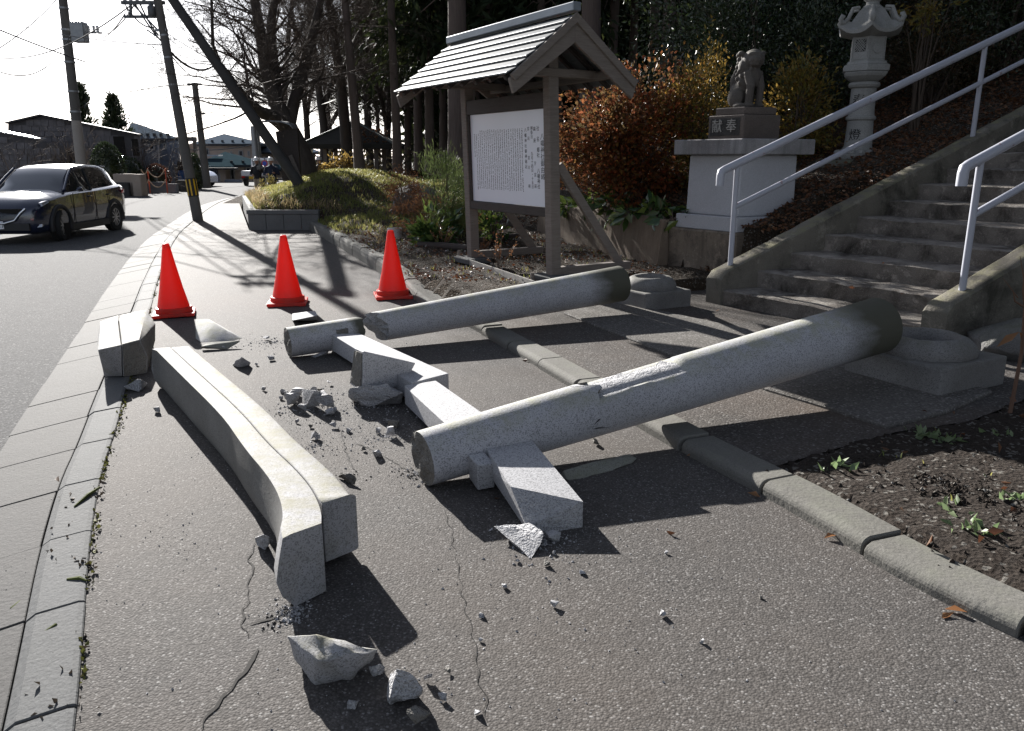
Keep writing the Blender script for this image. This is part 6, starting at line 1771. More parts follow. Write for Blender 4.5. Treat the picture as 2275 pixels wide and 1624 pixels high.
def hip(t, x0, x1, ye, xa, ya, Y, dep, mat, over=.5, xa2=None, n_stop=0, thick=.16):
    e0 = D(x0, ye, Y - over); e1 = D(x1, ye, Y - over); zE = e0.z
    A = D(xa, ya, Y + dep / 2); B = D(xa2 if xa2 else xa, ya, Y + dep / 2)
    y1 = Y + dep + over
    c = [Vector((e0.x, Y - over, zE)), Vector((e1.x, Y - over, zE)), Vector((e1.x * y1 / (Y - over), y1, zE)), Vector((e0.x * y1 / (Y - over), y1, zE))]
    mb = MB()
    lo = [p - z(thick) for p in c]
    if xa2: mb.add(lo + c + [A, B], [(3, 2, 1, 0), (0, 1, 5, 4), (1, 2, 6, 5), (2, 3, 7, 6), (3, 0, 4, 7), (4, 5, 9, 8), (5, 6, 9), (6, 7, 8, 9), (7, 4, 8)])
    else: mb.add(lo + c + [A], [(3, 2, 1, 0), (0, 1, 5, 4), (1, 2, 6, 5), (2, 3, 7, 6), (3, 0, 4, 7), (4, 5, 8), (5, 6, 8), (6, 7, 8), (7, 4, 8)])
    o = mb.obj('roof', mat, t)
    if n_stop:
        mb = MB()
        for i in range(n_stop):
            f = (i + .7) / (n_stop + .4); p = c[0].lerp(c[1], f); q = A.lerp(B, f); m = p.lerp(q, .14); mb.box(m + z(.08), (.16, .16, .16))
        stuff(mb.obj('roof_stops', M_SNOWG, o))
    mb = MB(); mb.bar(c[0] - z(.09) - Vector((0, .05, 0)), c[1] - z(.09) - Vector((0, .05, 0)), .07, .09); mb.obj('gutter_pipe', M_TRIMD, t)
    return o
# shingled building
Ys = 43.0
h1 = thing('shingled_house', 'large dark house clad in shingles with a low pitched roofline and balcony recesses', 'house', Vector((D(160, 400, Ys).x, Ys, HZ)))
outline = [(16, 420), (312, 420), (312, 301), (96, 257), (18, 275)]
P2 = [D(x, y, Ys) for x, y in outline]; P2[0].z = P2[1].z = HZ
mb = MB(); n = len(P2); bk = [p + Vector((p.x * 9 / 43, 9, 0)) for p in P2]
mb.add(P2 + bk, [tuple(range(n))] + [tuple(range(2 * n - 1, n - 1, -1))] + [(i, (i + 1) % n, n + (i + 1) % n, n + i) for i in range(n)])
mb.obj('wall', M_SHINGW, h1)
def roof_z(x):
    if x < P2[3].x: f = (x - P2[4].x) / (P2[3].x - P2[4].x); return P2[4].z + (P2[3].z - P2[4].z) * f
    f = (x - P2[3].x) / (P2[2].x - P2[3].x); return P2[3].z + (P2[2].z - P2[3].z) * f
def shingles(x0, x1, zlo, ztop, Y, parent, skip=None):
    mb = MB(); r = random.Random(11); row = 0; zz = zlo
    while zz < 9:
        x = x0 + r.random() * .3
        while x < x1 - .1:
            w = r.uniform(.32, .5); xe = min(x + w, x1)
            if zz + .26 < min(ztop(x), ztop(xe)) and not (skip and skip(x, zz)):
                d = .03 + r.random() * .035; h = .29 + r.random() * .02; g = .012
                mb.add([(x + g, Y - d, zz), (xe - g, Y - d, zz), (xe - g, Y - .008, zz + h), (x + g, Y - .008, zz + h), (x + g, Y, zz), (xe - g, Y, zz)], [(0, 1, 2, 3), (4, 5, 1, 0), (0, 3, 4), (1, 5, 2)])
            x = xe
        zz += .26; row += 1
    return stuff(mb.obj('shingles', M_SHING, parent, fix=False))
ba = [D(252, 300, Ys), D(300, 345, Ys)]
def skipb(x, zz): return (ba[0].x < x + .2 < ba[1].x) and zz > ba[1].z - .1
shingles(P2[4].x, P2[2].x, 1.0, roof_z, Ys, h1, skipb)
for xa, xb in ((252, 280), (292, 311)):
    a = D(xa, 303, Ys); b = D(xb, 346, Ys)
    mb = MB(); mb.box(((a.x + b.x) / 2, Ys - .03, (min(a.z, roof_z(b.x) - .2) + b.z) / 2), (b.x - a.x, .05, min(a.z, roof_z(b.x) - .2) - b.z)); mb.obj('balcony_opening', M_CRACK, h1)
mb = MB()
for a, b in ((P2[4], P2[3]), (P2[3], P2[2])): mb.bar(a + Vector((0, -.1, .03)), b + Vector((0, -.1, .03)), .35, .08)
mb.obj('roof_edge', M_TRIMD, h1)
h0 = thing('low_house', 'low dark shingled annex with a sunlit roof edge at the left border', 'house', Vector((D(30, 400, 40).x, 40, HZ)))
P3 = [D(x, y, 40) for x, y in [(-60, 430), (150, 430), (150, 326), (84, 311), (34, 298), (-60, 283)]]; P3[0].z = P3[1].z = HZ
mb = MB(); n = len(P3); bk = [p + Vector((p.x * 2.9 / 40, 2.9, 0)) for p in P3]
mb.add(P3 + bk, [tuple(range(n)), tuple(range(2 * n - 1, n - 1, -1))] + [(i, (i + 1) % n, n + (i + 1) % n, n + i) for i in range(n)]); mb.obj('wall', M_SHINGW, h0)
shingles(P3[0].x, P3[1].x, .6, lambda x: P3[5].z + (P3[2].z - P3[5].z) * (x - P3[5].x) / (P3[2].x - P3[5].x) - .15, 40, h0)
mb = MB(); mb.bar(P3[5] + Vector((0, .3, .06)), P3[3] + Vector((0, .3, .06)), .9, .06); mb.obj('roof_edge', plain('bright_metal', (.55, .55, .56), .3, metal=.3), h0)
# slate blue house
h2 = thing('grey_house', 'slate grey two storey house with a pale hipped roof behind the shingled house', 'house', Vector((D(350, 400, 54).x, 54, HZ)))
wallbox(h2, 285, 391, 309, 54, 9, M_GREYW)
hip(h2, 270, 398, 307, 292, 273, 54, 9, M_RBLUE, xa2=300, n_stop=7)
win(h2, 362, 317, 371, 332, 54); win(h2, 330, 320, 345, 333, 54)
mb = MB(); mb.tube([D(352, 309, 53.9), D(354, 365, 53.9)], .06, 8); mb.obj('downpipe', M_FRAMEW, h2)
for xx in (376, 384, 392): 
    mb = MB(); a = D(xx, 312, 53.7); mb.box((a.x, 53.6, a.z - .7), (.22, .3, 1.5)); mb.obj('balcony_post', M_GREYW, h2)
mb = MB(); a = D(374, 318, 53.5); b = D(395, 318, 53.5); mb.bar(a - z(1.0), b - z(1.0), .3, .9); mb.obj('balcony_wall', M_GREYW, h2)
# beige house with hipped roof, lower green roofed house in front
h3 = thing('beige_house', 'pale beige two storey house with a blue grey hipped roof far down the street', 'house', Vector((D(500, 400, 66).x, 66, HZ)))
wallbox(h3, 436, 572, 320, 66, 10, M_BEIGE); hip(h3, 422, 592, 319, 498, 297, 66, 10, M_RBLUE, n_stop=6, over=.6)
win(h3, 443, 329, 466, 345, 66); win(h3, 512, 336, 517, 348, 66); win(h3, 530, 334, 541, 347, 66); win(h3, 550, 335, 556, 347, 66)
h4 = thing('green_roof_house', 'single storey beige house with a dark green roof facing the street bend', 'house', Vector((D(520, 400, 58).x, 58, HZ)))
wallbox(h4, 446, 566, 366, 58, 8, M_BEIGE2); hip(h4, 436, 598, 366, 500, 337, 58, 8, M_RGREEN, n_stop=5, over=.7)
wallbox(h4, 430, 500, 370, 56, 2, M_BEIGE2, name='porch_wall'); hip(h4, 424, 520, 370, 452, 352, 56, 4, M_RGREEN, xa2=500)
win(h4, 511, 375, 523, 399, 58); win(h4, 546, 372, 560, 394, 58)
mb = MB(); a = D(484, 386, 56); b = D(491, 409, 56); mb.box(((a.x + b.x) / 2, 55.97, (a.z + b.z) / 2), (b.x - a.x, .06, a.z - b.z)); mb.obj('door', M_FRAMEW, h4)
mb = MB(); a = D(470, 382, 56); mb.box((a.x, 55.8, a.z), (.9, .35, .8)); mb.obj('meter_box', M_GREYW, h4)
mb = MB(); a = D(478, 374, 56); mb.box((a.x + .3, 55.5, a.z), (2.6, .9, .1)); mb.obj('door_canopy', M_TRIMD, h4)
mb = MB(); a = D(462, 347, 57.5); mb.box(a + Vector((0, .8, .05)), (1.2, .9, .1)); mb.obj('skylight', plain('skylight_glass', (.6, .65, .7), .1), h4)
h5 = thing('far_house', 'grey house at the end of the street right of the cameraman', 'house', Vector((D(640, 400, 74).x, 74, HZ)))
wallbox(h5, 560, 700, 338, 74, 8, M_BEIGE); hip(h5, 548, 715, 338, 600, 318, 74, 8, M_RBLUE, xa2=660)
for x in (575, 592, 610, 640, 665): win(h5, x, 345, x + 9, 357, 74)
h6 = thing('far_house', 'low white walled house at the right end of the street', 'house', Vector((D(620, 400, 64).x, 64, HZ)))
wallbox(h6, 575, 650, 376, 64, 5, M_BEIGE2); hip(h6, 566, 660, 376, 600, 362, 64, 5, M_RGREEN)
win(h6, 590, 382, 605, 395, 64)
pg = thing('carport', 'open timber carport between the grey house and the beige house', 'carport', Vector((D(415, 400, 60).x, 60, HZ)))
mb = MB(); mb.bar(D(388, 309, 60), D(436, 309, 60), .3, .3); mb.obj('beam', M_WOOD, pg)
for x in (397, 428): 
    mb = MB(); a = D(x, 309, 60); mb.box((a.x, 60.3, a.z / 2), (.2, .2, a.z)); mb.obj('post', M_WOOD, pg)
mb = MB(); a = D(395, 332, 61); b = D(432, 332, 61); mb.bar(a, b, .2, .8); mb.obj('side_panel', M_BEIGE, pg)
# front gardens: walls, gate pillars, hedges
def yardwall(x0, x1, yt, Y, mat, name, label, d=.25, cat='wall'):
    a = D(x0, yt, Y); b = D(x1, yt, Y); mb = MB(); mb.box(((a.x + b.x) / 2, Y, (a.z + HZ) / 2), (b.x - a.x, d, a.z - HZ))
    return tag(mb.obj(name, mat, loc=Vector(((a.x + b.x) / 2, Y, HZ)), bevel=.03), label, cat)
M_YARD = plain('yard_wall', (.05, .048, .045), .9, var=.4, vscale=3)
M_PILL = concrete_mat('gate_pillar', (.36, .30, .25), dirt=(.2, .16, .12), bump=.1)
yardwall(256, 299, 386, 35.2, M_PILL, 'gate_pillar', 'broad beige gate pillar with a dark lower panel across the street', .5, 'gate pillar')
yardwall(298, 318, 387, 35.0, M_PILL, 'gate_pillar', 'narrow taller beige gate pillar beside the broad one', .6, 'gate pillar')
yardwall(252, 287, 405, 34.7, M_YARD, 'letterbox_wall', 'low dark panel in front of the beige gate pillars', .2)
yardwall(319, 372, 404, 39, plain('grey_stone_wall', (.12, .125, .13), .9, var=.4, vscale=3), 'garden_wall', 'low grey stone garden wall behind the rope fence')
yardwall(373, 394, 408, 38.2, plain('stone_block', (.17, .175, .185), .9, var=.4, vscale=3), 'garden_wall', 'grey block wall end between the rope fence and the pole')
yardwall(394, 434, 400, 40, M_YARD, 'garden_wall', 'dark garden wall behind the striped pole')
yardwall(500, 536, 399, 54, M_GREYW, 'garden_wall', 'slate panel fence before the green roofed house')
yardwall(560, 650, 396, 60, M_YARD, 'garden_wall', 'dark fence at the end of the street behind the cameraman')
rf = thing('rope_fence', 'two red posts with sagging ropes before the grey garden wall', 'fence', Vector((D(352, 430, 37.5).x, 37.5, HZ)))
for x, y in ((334, 430), (372, 424)):
    b = D(x, y, 37.5); b.z = HZ; mb = MB(); mb.tube([b, b + z(1.15)], .03, 8); mb.obj('post', plain('red_post', (.4, .07, .03), .6), rf)
for yo in (.65, 1.1):
    for xa, xb in ((320, 334), (334, 372)):
        A = D(xa, 430, 37.45); B = D(xb, 430, 37.45); mb = MB()
        mb.tube([Vector((A.x + (B.x - A.x) * i / 8, 37.42, HZ + yo - (.35 if xb > 340 else .2) * 4 * (i / 8) * (1 - i / 8))) for i in range(9)], .022, 6); mb.obj('rope', plain('rope', (.45, .33, .22), .9), rf)
def hedge(name, label, x, yb, Y, rx, rz, leafm, n=3500, size=.1):
    b = D(x, yb, Y); b.z = HZ; t = thing(name, label, 'bush', b)
    u = rng.normal(0, 1, (n, 3)); u /= np.linalg.norm(u, axis=1)[:, None]; u *= rng.uniform(.88, 1.02, (n, 1))
    P = u * np.array([rx, rx * .9, rz]) + np.array([b.x, b.y, HZ + rz * .82]); P = P[P[:, 2] > HZ]
    V, F = leaves(P, size, .6, .1, P - np.array([b.x, b.y, HZ + rz * .8]), spread=.6); tri_mesh('foliage', V, F, leafm, t)
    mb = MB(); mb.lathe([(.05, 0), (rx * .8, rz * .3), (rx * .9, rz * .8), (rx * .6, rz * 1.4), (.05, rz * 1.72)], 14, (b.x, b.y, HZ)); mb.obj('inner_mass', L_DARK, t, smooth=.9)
hedge('clipped_hedge', 'tall clipped rounded green hedge behind the car', 247, 430, 37.5, .72, 1.25, L_DARK, 6000, .09)
hedge('clipped_bush', 'low clipped red brown dome bush above the grey garden wall', 353, 425, 41.5, .62, .72, leafmat('wine_leaf', [(.08, .03, .02), (.12, .045, .03), (.05, .03, .02)], .3, .6), 3000, .08)
hedge('topiary', 'cloud clipped pine beside the brown utility pole', 436, 420, 43, .42, 1.0, L_DARK, 2600, .09)
hedge('clipped_bush', 'dark clipped garden bush between hedge and dome bush', 292, 425, 40.5, .7, .9, L_DARK, 2600, .1)
def bare_shrub(label, x, Y, h, n, seed, mat, group=None):
    b = D(x, 420, Y); b.z = HZ; rnd = random.Random(seed); limbs = []; tw = []
    t = thing('bare_shrub', label, 'shrub', b, group)
    for i in range(n):
        a = rnd.uniform(0, 6.28); grow(limbs, tw, b + Vector((rnd.uniform(-.3, .3), rnd.uniform(-.2, .2), 0)), Vector((math.cos(a) * .45, math.sin(a) * .45, 1)), h * rnd.uniform(.6, 1), .02, 2, rnd, .45, 0, .006, (2, 3))
    V, F = segs_mesh(tw, 3); stuff(tri_mesh('twigs', V, F, mat, t))
bare_shrub('bare garden tree in front of the low annex', 40, 36.5, 2.3, 6, 1, M_TWIG)
bare_shrub('fan shaped leafless shrub left of the transformer pole', 168, 38.5, 2.6, 14, 2, M_TWIGL)
bare_shrub('leafless brown garden shrub above the gate pillars', 318, 42, 2.6, 10, 3, M_TWIG)
bare_shrub('leafless garden tree before the slate grey house', 400, 45, 2.6, 8, 4, M_TWIG)
bare_shrub('low leafless shrub before the shingled wall', 125, 38.5, 1.9, 9, 5, M_TWIG)
def conifer(label, x, ytop, Y, rmax, n, seed):
    b = D(x, 400, Y); b.z = HZ; zt = D(x, ytop, Y).z; t = thing('conifer', label, 'tree', b)
    r = np.random.default_rng(seed); C = []; Dr = []
    nb = n // 16
    for i in range(nb):
        f = r.random() ** .9; zz = 1 + (zt - 1) * f; L = rmax * (1 - f) ** .8 * r.uniform(.5, 1.1) + .08; a = r.uniform(0, 6.28)
        for k in range(16):
            u = r.random() ** .7; C.append((b.x + math.cos(a) * L * u + r.normal(0, .09), b.y + math.sin(a) * L * u + r.normal(0, .09), zz + L * .12 * u + r.normal(0, .09))); Dr.append((math.cos(a) * .5, math.sin(a) * .5, .7))
    V, F = leaves(np.array(C), .34, .3, .1, np.array(Dr), spread=.35); tri_mesh('crown', V, F, L_DARK, t)
    mb = MB(); mb.tube([b, Vector((b.x, b.y, zt))], [.15, .02], 8); mb.obj('trunk', M_BARK, t, smooth=.9)
conifer('taller dark spruce behind the shingled house by the transformer pole', 201, 190, 55, 1.15, 3600, 1)
conifer('spreading dark spruce behind the right end of the shingled house', 271, 218, 55, 1.5, 4200, 2)

# ================================================================== cars
def paint(name, c, rough=.22, metal=.0):
    t = NT(name); t.set(color=c, rough=rough, metal=metal, coat=1.0, coatr=.03, spec=.6); return t.m
M_NAVY = paint('car_navy', (.012, .017, .04))
M_TINT = NT('tinted_glass').set(color=(.012, .015, .017), rough=.03, spec=.9, coat=1.0).m
M_CLAD = plain('black_cladding', (.018, .018, .019), .55)
M_CHROME = NT('chrome').set(color=(.75, .75, .76), rough=.12, metal=1.0).m
M_LAMP = NT('lamp_glass').set(color=(.35, .36, .38), rough=.08, metal=.6, coat=1.0).m
M_TAIL = plain('tail_red', (.45, .01, .01), .2)
M_TYRE = plain('tyre', (.018, .018, .018), .85)
M_RIM = NT('rim_alloy').set(color=(.32, .32, .33), rough=.3, metal=.9).m
M_PLATE = plain('plate_white', (.75, .76, .78), .5)
M_PTXT = plain('plate_green', (.01, .03, .02), .6)
CS = .87
cr, cf = G(252, 511, -.1), G(143, 532, -.1)
chd = (cf - cr); chd.z = 0; chd.normalize(); cl = Vector((-chd.y, chd.x, 0))     # heading, left side of the car
if cl.x < 0: cl = cl
cc = cr - cl * .80 * CS + chd * 1.35 * CS
def CP(x, y, zz): return cc + chd * (x * CS) + cl * (y * CS) + Vector((0, 0, zz * CS))
car = thing('parked_car', 'dark navy blue five door suv on the road at the left edge', 'car', Vector((cc.x, cc.y, -.1)))
st_ = [(2.30, .55, .36, .50, .66, .70), (2.24, .76, .26, .52, .76, .80), (2.08, .87, .21, .58, .87, .93), (1.7, .91, .2, .62, .95, 1.03), (1.2, .92, .2, .64, 1.01, 1.10), (.8, .92, .2, .64, 1.05, 1.14), (.3, .92, .2, .64, 1.07, 1.12), (-.5, .92, .2, .64, 1.09, 1.12), (-1.3, .92, .2, .66, 1.12, 1.16), (-1.85, .90, .22, .7, 1.15, 1.18), (-2.12, .85, .28, .75, 1.13, 1.16), (-2.24, .78, .38, .75, 1.02, 1.05), (-2.28, .66, .45, .7, .92, .94)]
rings = []
for x, w, zb, zm, zbelt, ztop in st_:
    half = [(0, zb), (w * .8, zb), (w * .95, zb + .06), (w * .985, (zb + zm) / 2), (w, zm), (w * .975, (zm + zbelt) / 2), (w * .965, zbelt - .05), (w * .9, zbelt), (w * .5, ztop - .015), (0, ztop)]
    ring = half + [(-a, b) for a, b in half[-2:0:-1]]
    rings.append([CP(x, a, b) for a, b in ring])
mb = MB(); mb.loft(rings); body = mb.obj('body', M_NAVY, car, smooth=.75)
gh = [(.92, 1.10, .80, .76), (.72, 1.24, .82, .72), (.45, 1.43, .83, .68), (.18, 1.59, .835, .64), (-.15, 1.655, .84, .63), (-.7, 1.685, .84, .63), (-1.25, 1.665, .83, .62), (-1.65, 1.61, .80, .60), (-1.85, 1.52, .77, .58), (-2.02, 1.34, .74, .62), (-2.17, 1.13, .72, .68)]
vs = []; fs = []; mi = []
for x, zr, wb, wt in gh:
    zb = 1.05 if x > -1 else 1.08
    half = [(wb, zb), (wt + (wb - wt) * .12, zr - .085 if zr > 1.2 else zr - .02), (wt * .93, zr - .02), (wt * .5, zr), (0, zr + .006)]
    vs += [CP(x, a, b) for a, b in half] + [CP(x, -a, b) for a, b in half[-2::-1]]
m9 = 9
for i in range(len(gh) - 1):
    for k in range(m9 - 1):
        fs.append((i * m9 + k, i * m9 + k + 1, (i + 1) * m9 + k + 1, (i + 1) * m9 + k))
        sidef = k in (0, 7)
        mi.append(1 if ((sidef and 1 <= i <= 7) or (not sidef and (i <= 2 or i >= 8) and k in (2, 3, 4, 5))) else 0)
fs.append(tuple(range(m9))); mi.append(0); fs.append(tuple((len(gh) - 1) * m9 + k for k in range(m9))); mi.append(0)
mb = MB(); mb.v = [tuple(v) for v in vs]; mb.f = fs; mb.m = mi
mb.obj('cabin', [M_NAVY, M_TINT], car, smooth=.6)
for sgn in (-1, 1):
    mb = MB(); mb.tube([CP(.86, sgn * .80, 1.10), CP(.45, sgn * .715, 1.40), CP(.15, sgn * .665, 1.585)], .035 * CS, 8); mb.obj('windscreen_pillar', M_NAVY, car, smooth=.9)
    mb = MB(); mb.bar(CP(-.35, sgn * .845, 1.08), CP(-.42, sgn * .665, 1.60), .05, .02, up=cl); mb.obj('door_pillar', M_CLAD, car)
    for sx in (1.35, -1.35):
        c = CP(sx, sgn * .82, .345); q = (cl * sgn).to_track_quat('Z', 'Y').to_matrix(); steer = Matrix.Rotation(R_(14), 3, 'Z') if sx > 0 else Matrix.Identity(3); q = steer @ q
        wt = MB(); wt.lathe([(.22 * CS, -.1 * CS), (.33 * CS, -.11 * CS), (.345 * CS, -.09 * CS), (.345 * CS, .085 * CS), (.33 * CS, .105 * CS), (.24 * CS, .11 * CS), (.225 * CS, .09 * CS)], 32, c, rot=q)
        wo = wt.obj('wheel', M_TYRE, car, smooth=.7)
        mb = MB(); mb.lathe([(.228 * CS, .088 * CS), (.22 * CS, .10 * CS), (.205 * CS, .085 * CS), (.2 * CS, .03 * CS)], 28, c, rot=q)
        for k in range(10):
            a = 2 * math.pi * k / 10; d = q @ Vector((math.cos(a), math.sin(a), 0)); nz = q @ Vector((0, 0, 1))
            mb.bar(c + nz * .085 * CS + d * .03, c + nz * .085 * CS + d * .205 * CS, .03 * CS, .02 * CS, up=nz)
        mb.lathe([(.06 * CS, .06 * CS), (.055 * CS, .1 * CS), (.02 * CS, .105 * CS)], 14, c, rot=q); mb.obj('rim', M_RIM, wo, smooth=.6)
        # cladding round the wheel opening
        mb = MB(); pts = []
        for k in range(19):
            a = math.pi * (-.08 + 1.16 * k / 18); pts.append(CP(sx + math.cos(a) * .42, sgn * .90, .345 + math.sin(a) * .42))
        mb.tube(pts, .055 * CS, 8); mb.obj('arch_cladding', M_CLAD, car, smooth=.9)
        mb = MB(); mb.lathe([(.41 * CS, .0), (.41 * CS, .012)], 30, CP(sx, sgn * .885, .345), rot=(cl * sgn).to_track_quat('Z', 'Y').to_matrix()); mb.obj('arch_well', M_CRACK, car)
    mb = MB(); mb.bar(CP(.95, sgn * .905, .27), CP(-.95, sgn * .905, .27), .06, .15, up=(0, 0, 1)); mb.obj('sill_cladding', M_CLAD, car, bevel=.02)
    # lamps
    mb = MB(); mb.hull([CP(2.19, sgn * .56, .80), CP(2.22, sgn * .58, .74), CP(1.98, sgn * .86, .885), CP(2.0, sgn * .885, .80), CP(1.78, sgn * .905, .93), CP(1.78, sgn * .92, .87), CP(2.1, sgn * .6, .86)]); mb.obj('headlight', M_LAMP, car, bevel=.01)
    mb = MB(); mb.hull([CP(2.25, sgn * .62, .40), CP(2.26, sgn * .62, .35), CP(2.10, sgn * .87, .43), CP(2.12, sgn * .87, .37), CP(2.0, sgn * .86, .4)]); mb.obj('fog_lamp', M_LAMP, car)
    mb = MB(); mb.hull([CP(-2.10, sgn * .87, 1.04), CP(-2.2, sgn * .80, 1.02), CP(-2.18, sgn * .82, .92), CP(-1.85, sgn * .91, 1.02), CP(-1.95, sgn * .905, .95)]); mb.obj('tail_light', M_TAIL, car)
    mb = MB(); mb.hull([CP(.55, sgn * 1.02, 1.18), CP(.55, sgn * 1.06, 1.12), CP(.52, sgn * .93, 1.16), CP(.42, sgn * 1.04, 1.07), CP(.42, sgn * .92, 1.06), CP(.62, sgn * 1.0, 1.1), CP(.40, sgn * 1.02, 1.17), CP(.62, sgn * .94, 1.09)]); mb.obj('wing_mirror', M_NAVY, car, bevel=.02, seg=2)
    for x in (-.05, -1.05):
        mb = MB(); mb.bar(CP(x, sgn * .925, .93), CP(x - .2, sgn * .922, .935), .02, .03); mb.obj('door_handle', M_NAVY, car, bevel=.004)
    for x0 in (.72, -.36, -1.12):
        mb = MB(); mb.bar(CP(x0, sgn * .918, 1.03), CP(x0 + (.02 if x0 > -1 else .12), sgn * .924, .36), .012, .01, up=cl); mb.obj('door_seam', M_CRACK, car)
mb = MB(); mb.hull([CP(2.30, y, zz) for y, zz in ((-.56, .76), (.56, .76), (-.44, .53), (.44, .53), (-.25, .45), (.25, .45))] + [CP(2.12, y, zz) for y, zz in ((-.6, .78), (.6, .78), (0, .45))]); mb.obj('grille', M_CRACK, car)
mb = MB(); mb.tube([CP(2.26, -.64, .77), CP(2.31, -.55, .68), CP(2.335, -.42, .52), CP(2.34, -.2, .46), CP(2.34, .2, .46), CP(2.335, .42, .52), CP(2.31, .55, .68), CP(2.26, .64, .77)], .022, 8); mb.obj('grille_trim', M_CHROME, car, smooth=.9)
mb = MB(); mb.bar(CP(2.29, -.7, .38), CP(2.29, .7, .38), .05, .13); mb.obj('lower_intake', M_CLAD, car)
mb = MB(); mb.hexa([CP(2.335, -.165, .34), CP(2.335, .165, .34), CP(2.32, .165, .34), CP(2.32, -.165, .34), CP(2.335, -.165, .505), CP(2.335, .165, .505), CP(2.32, .165, .505), CP(2.32, -.165, .505)]); mb.obj('number_plate', M_PLATE, car)
place_text('lettering', '・・17', .10, car, CP(2.3365, -.0, .40), cl, (0, 0, 1), M_PTXT, .001)
mb = MB(); mb.hexa([CP(-1.6, -.55, 1.6), CP(-1.6, .55, 1.6), CP(-1.85, .55, 1.59), CP(-1.85, -.55, 1.59), CP(-1.6, -.55, 1.64), CP(-1.6, .55, 1.64), CP(-1.88, .55, 1.62), CP(-1.88, -.55, 1.62)]); mb.obj('roof_spoiler', M_NAVY, car, bevel=.01)
mb = MB(); mb.tube([CP(-1.3, 0, 1.66), CP(-1.42, 0, 1.74)], .02, 6); mb.obj('antenna', M_CLAD, car)
# white light truck and a blue car end far down the street
tk = thing('light_truck', 'small white light truck seen from behind at the far bend of the road', 'truck', G(561, 413, -.1))
def TP(x, y, zz): q = G(561, 413, -.1); return q + Vector((x, y, zz)) * .9
mb = MB(); mb.hexa([TP(-.7, .05, .62), TP(.7, .05, .62), TP(.7, 1.9, .62), TP(-.7, 1.9, .62), TP(-.7, .05, .95), TP(.7, .05, .95), TP(.7, 1.9, .95), TP(-.7, 1.9, .95)]); mb.obj('cargo_bed', M_PLATE, tk, bevel=.02)
mb = MB(); mb.hexa([TP(-.68, 1.95, .5), TP(.68, 1.95, .5), TP(.68, 3.1, .5), TP(-.68, 3.1, .5), TP(-.6, 2.0, 1.75), TP(.6, 2.0, 1.75), TP(.6, 2.8, 1.75), TP(-.6, 2.8, 1.75)]); mb.obj('cab', M_PLATE, tk, bevel=.05)
mb = MB(); mb.hexa([TP(-.5, 1.93, 1.25), TP(.5, 1.93, 1.25), TP(.5, 1.97, 1.25), TP(-.5, 1.97, 1.25), TP(-.5, 1.945, 1.6), TP(.5, 1.945, 1.6), TP(.5, 1.99, 1.6), TP(-.5, 1.99, 1.6)]); mb.obj('rear_window', M_TINT, tk)
for sx in (-.55, .55):
    mb = MB(); mb.lathe([(.1, -.08), (.27, -.08), (.27, .08), (.1, .08)], 16, TP(sx, .5, .27), rot=Matrix.Rotation(math.pi / 2, 3, 'Y')); mb.obj('wheel', M_TYRE, tk)
    mb = MB(); mb.box(TP(sx, .03, .56), (.18, .05, .1)); mb.obj('tail_light', M_TAIL, tk)
mb = MB(); mb.box(TP(0, .03, .52), (.34, .03, .16)); mb.obj('number_plate', M_YEL, tk)
mb = MB(); mb.bar(TP(-.65, .1, .5), TP(.65, .1, .5), .12, .1); mb.obj('bumper', M_CLAD, tk)
bc = thing('blue_car', 'front end of a small blue car parked beside the brown utility pole', 'car', Vector((D(457, 412, 47).x, 47, HZ)))
b0 = Vector((D(457, 412, 47).x, 47, HZ))
mb = MB(); mb.loft([[b0 + Vector((x, y, zz)) for y, zz in ((-.7, .25), (.7, .25), (.75, .6), (.65, h), (-.65, h), (-.75, .6))] for x, h in ((-1.3, .9), (-.2, .95), (.3, .8), (.48, .62))]); mb.obj('body', paint('car_blue', (.02, .08, .25)), bc, smooth=.6)
mb = MB(); mb.loft([[b0 + Vector((x, y, zz)) for y, zz in ((-.62, .88), (.62, .88), (.5, h), (-.5, h))] for x, h in ((-1.3, 1.4), (-.6, 1.35), (-.05, .93))]); mb.obj('windows', M_TINT, bc)
for y in (-.72, .72):
    mb = MB(); mb.lathe([(.1, -.08), (.28, -.08), (.28, .08), (.1, .08)], 16, b0 + Vector((.0, y, .28)), rot=Matrix.Rotation(math.pi / 2, 3, 'X')); mb.obj('wheel', M_TYRE, bc)
sg = thing('road_sign', 'round red and blue road sign on a thin post behind the cameraman', 'road sign', Vector((D(590, 400, 38).x, 38, -.1)))
q = D(588, 363, 38); mb = MB(); mb.lathe([(.14, 0), (.14, .02)], 24, q, rot=Matrix.Rotation(math.pi / 2, 3, 'X')); mb.obj('disc', plain('sign_red', (.6, .03, .03), .4), sg)
mb = MB(); mb.lathe([(.1, 0), (.1, .01)], 24, q - Vector((0, .021, 0)), rot=Matrix.Rotation(math.pi / 2, 3, 'X')); mb.obj('disc_centre', plain('sign_blue', (.03, .1, .5), .4), sg)
mb = MB(); mb.tube([Vector((q.x, 38.03, -.1)), Vector((q.x, 38.03, q.z + .3))], .03, 8); mb.obj('post', M_STEEL, sg)

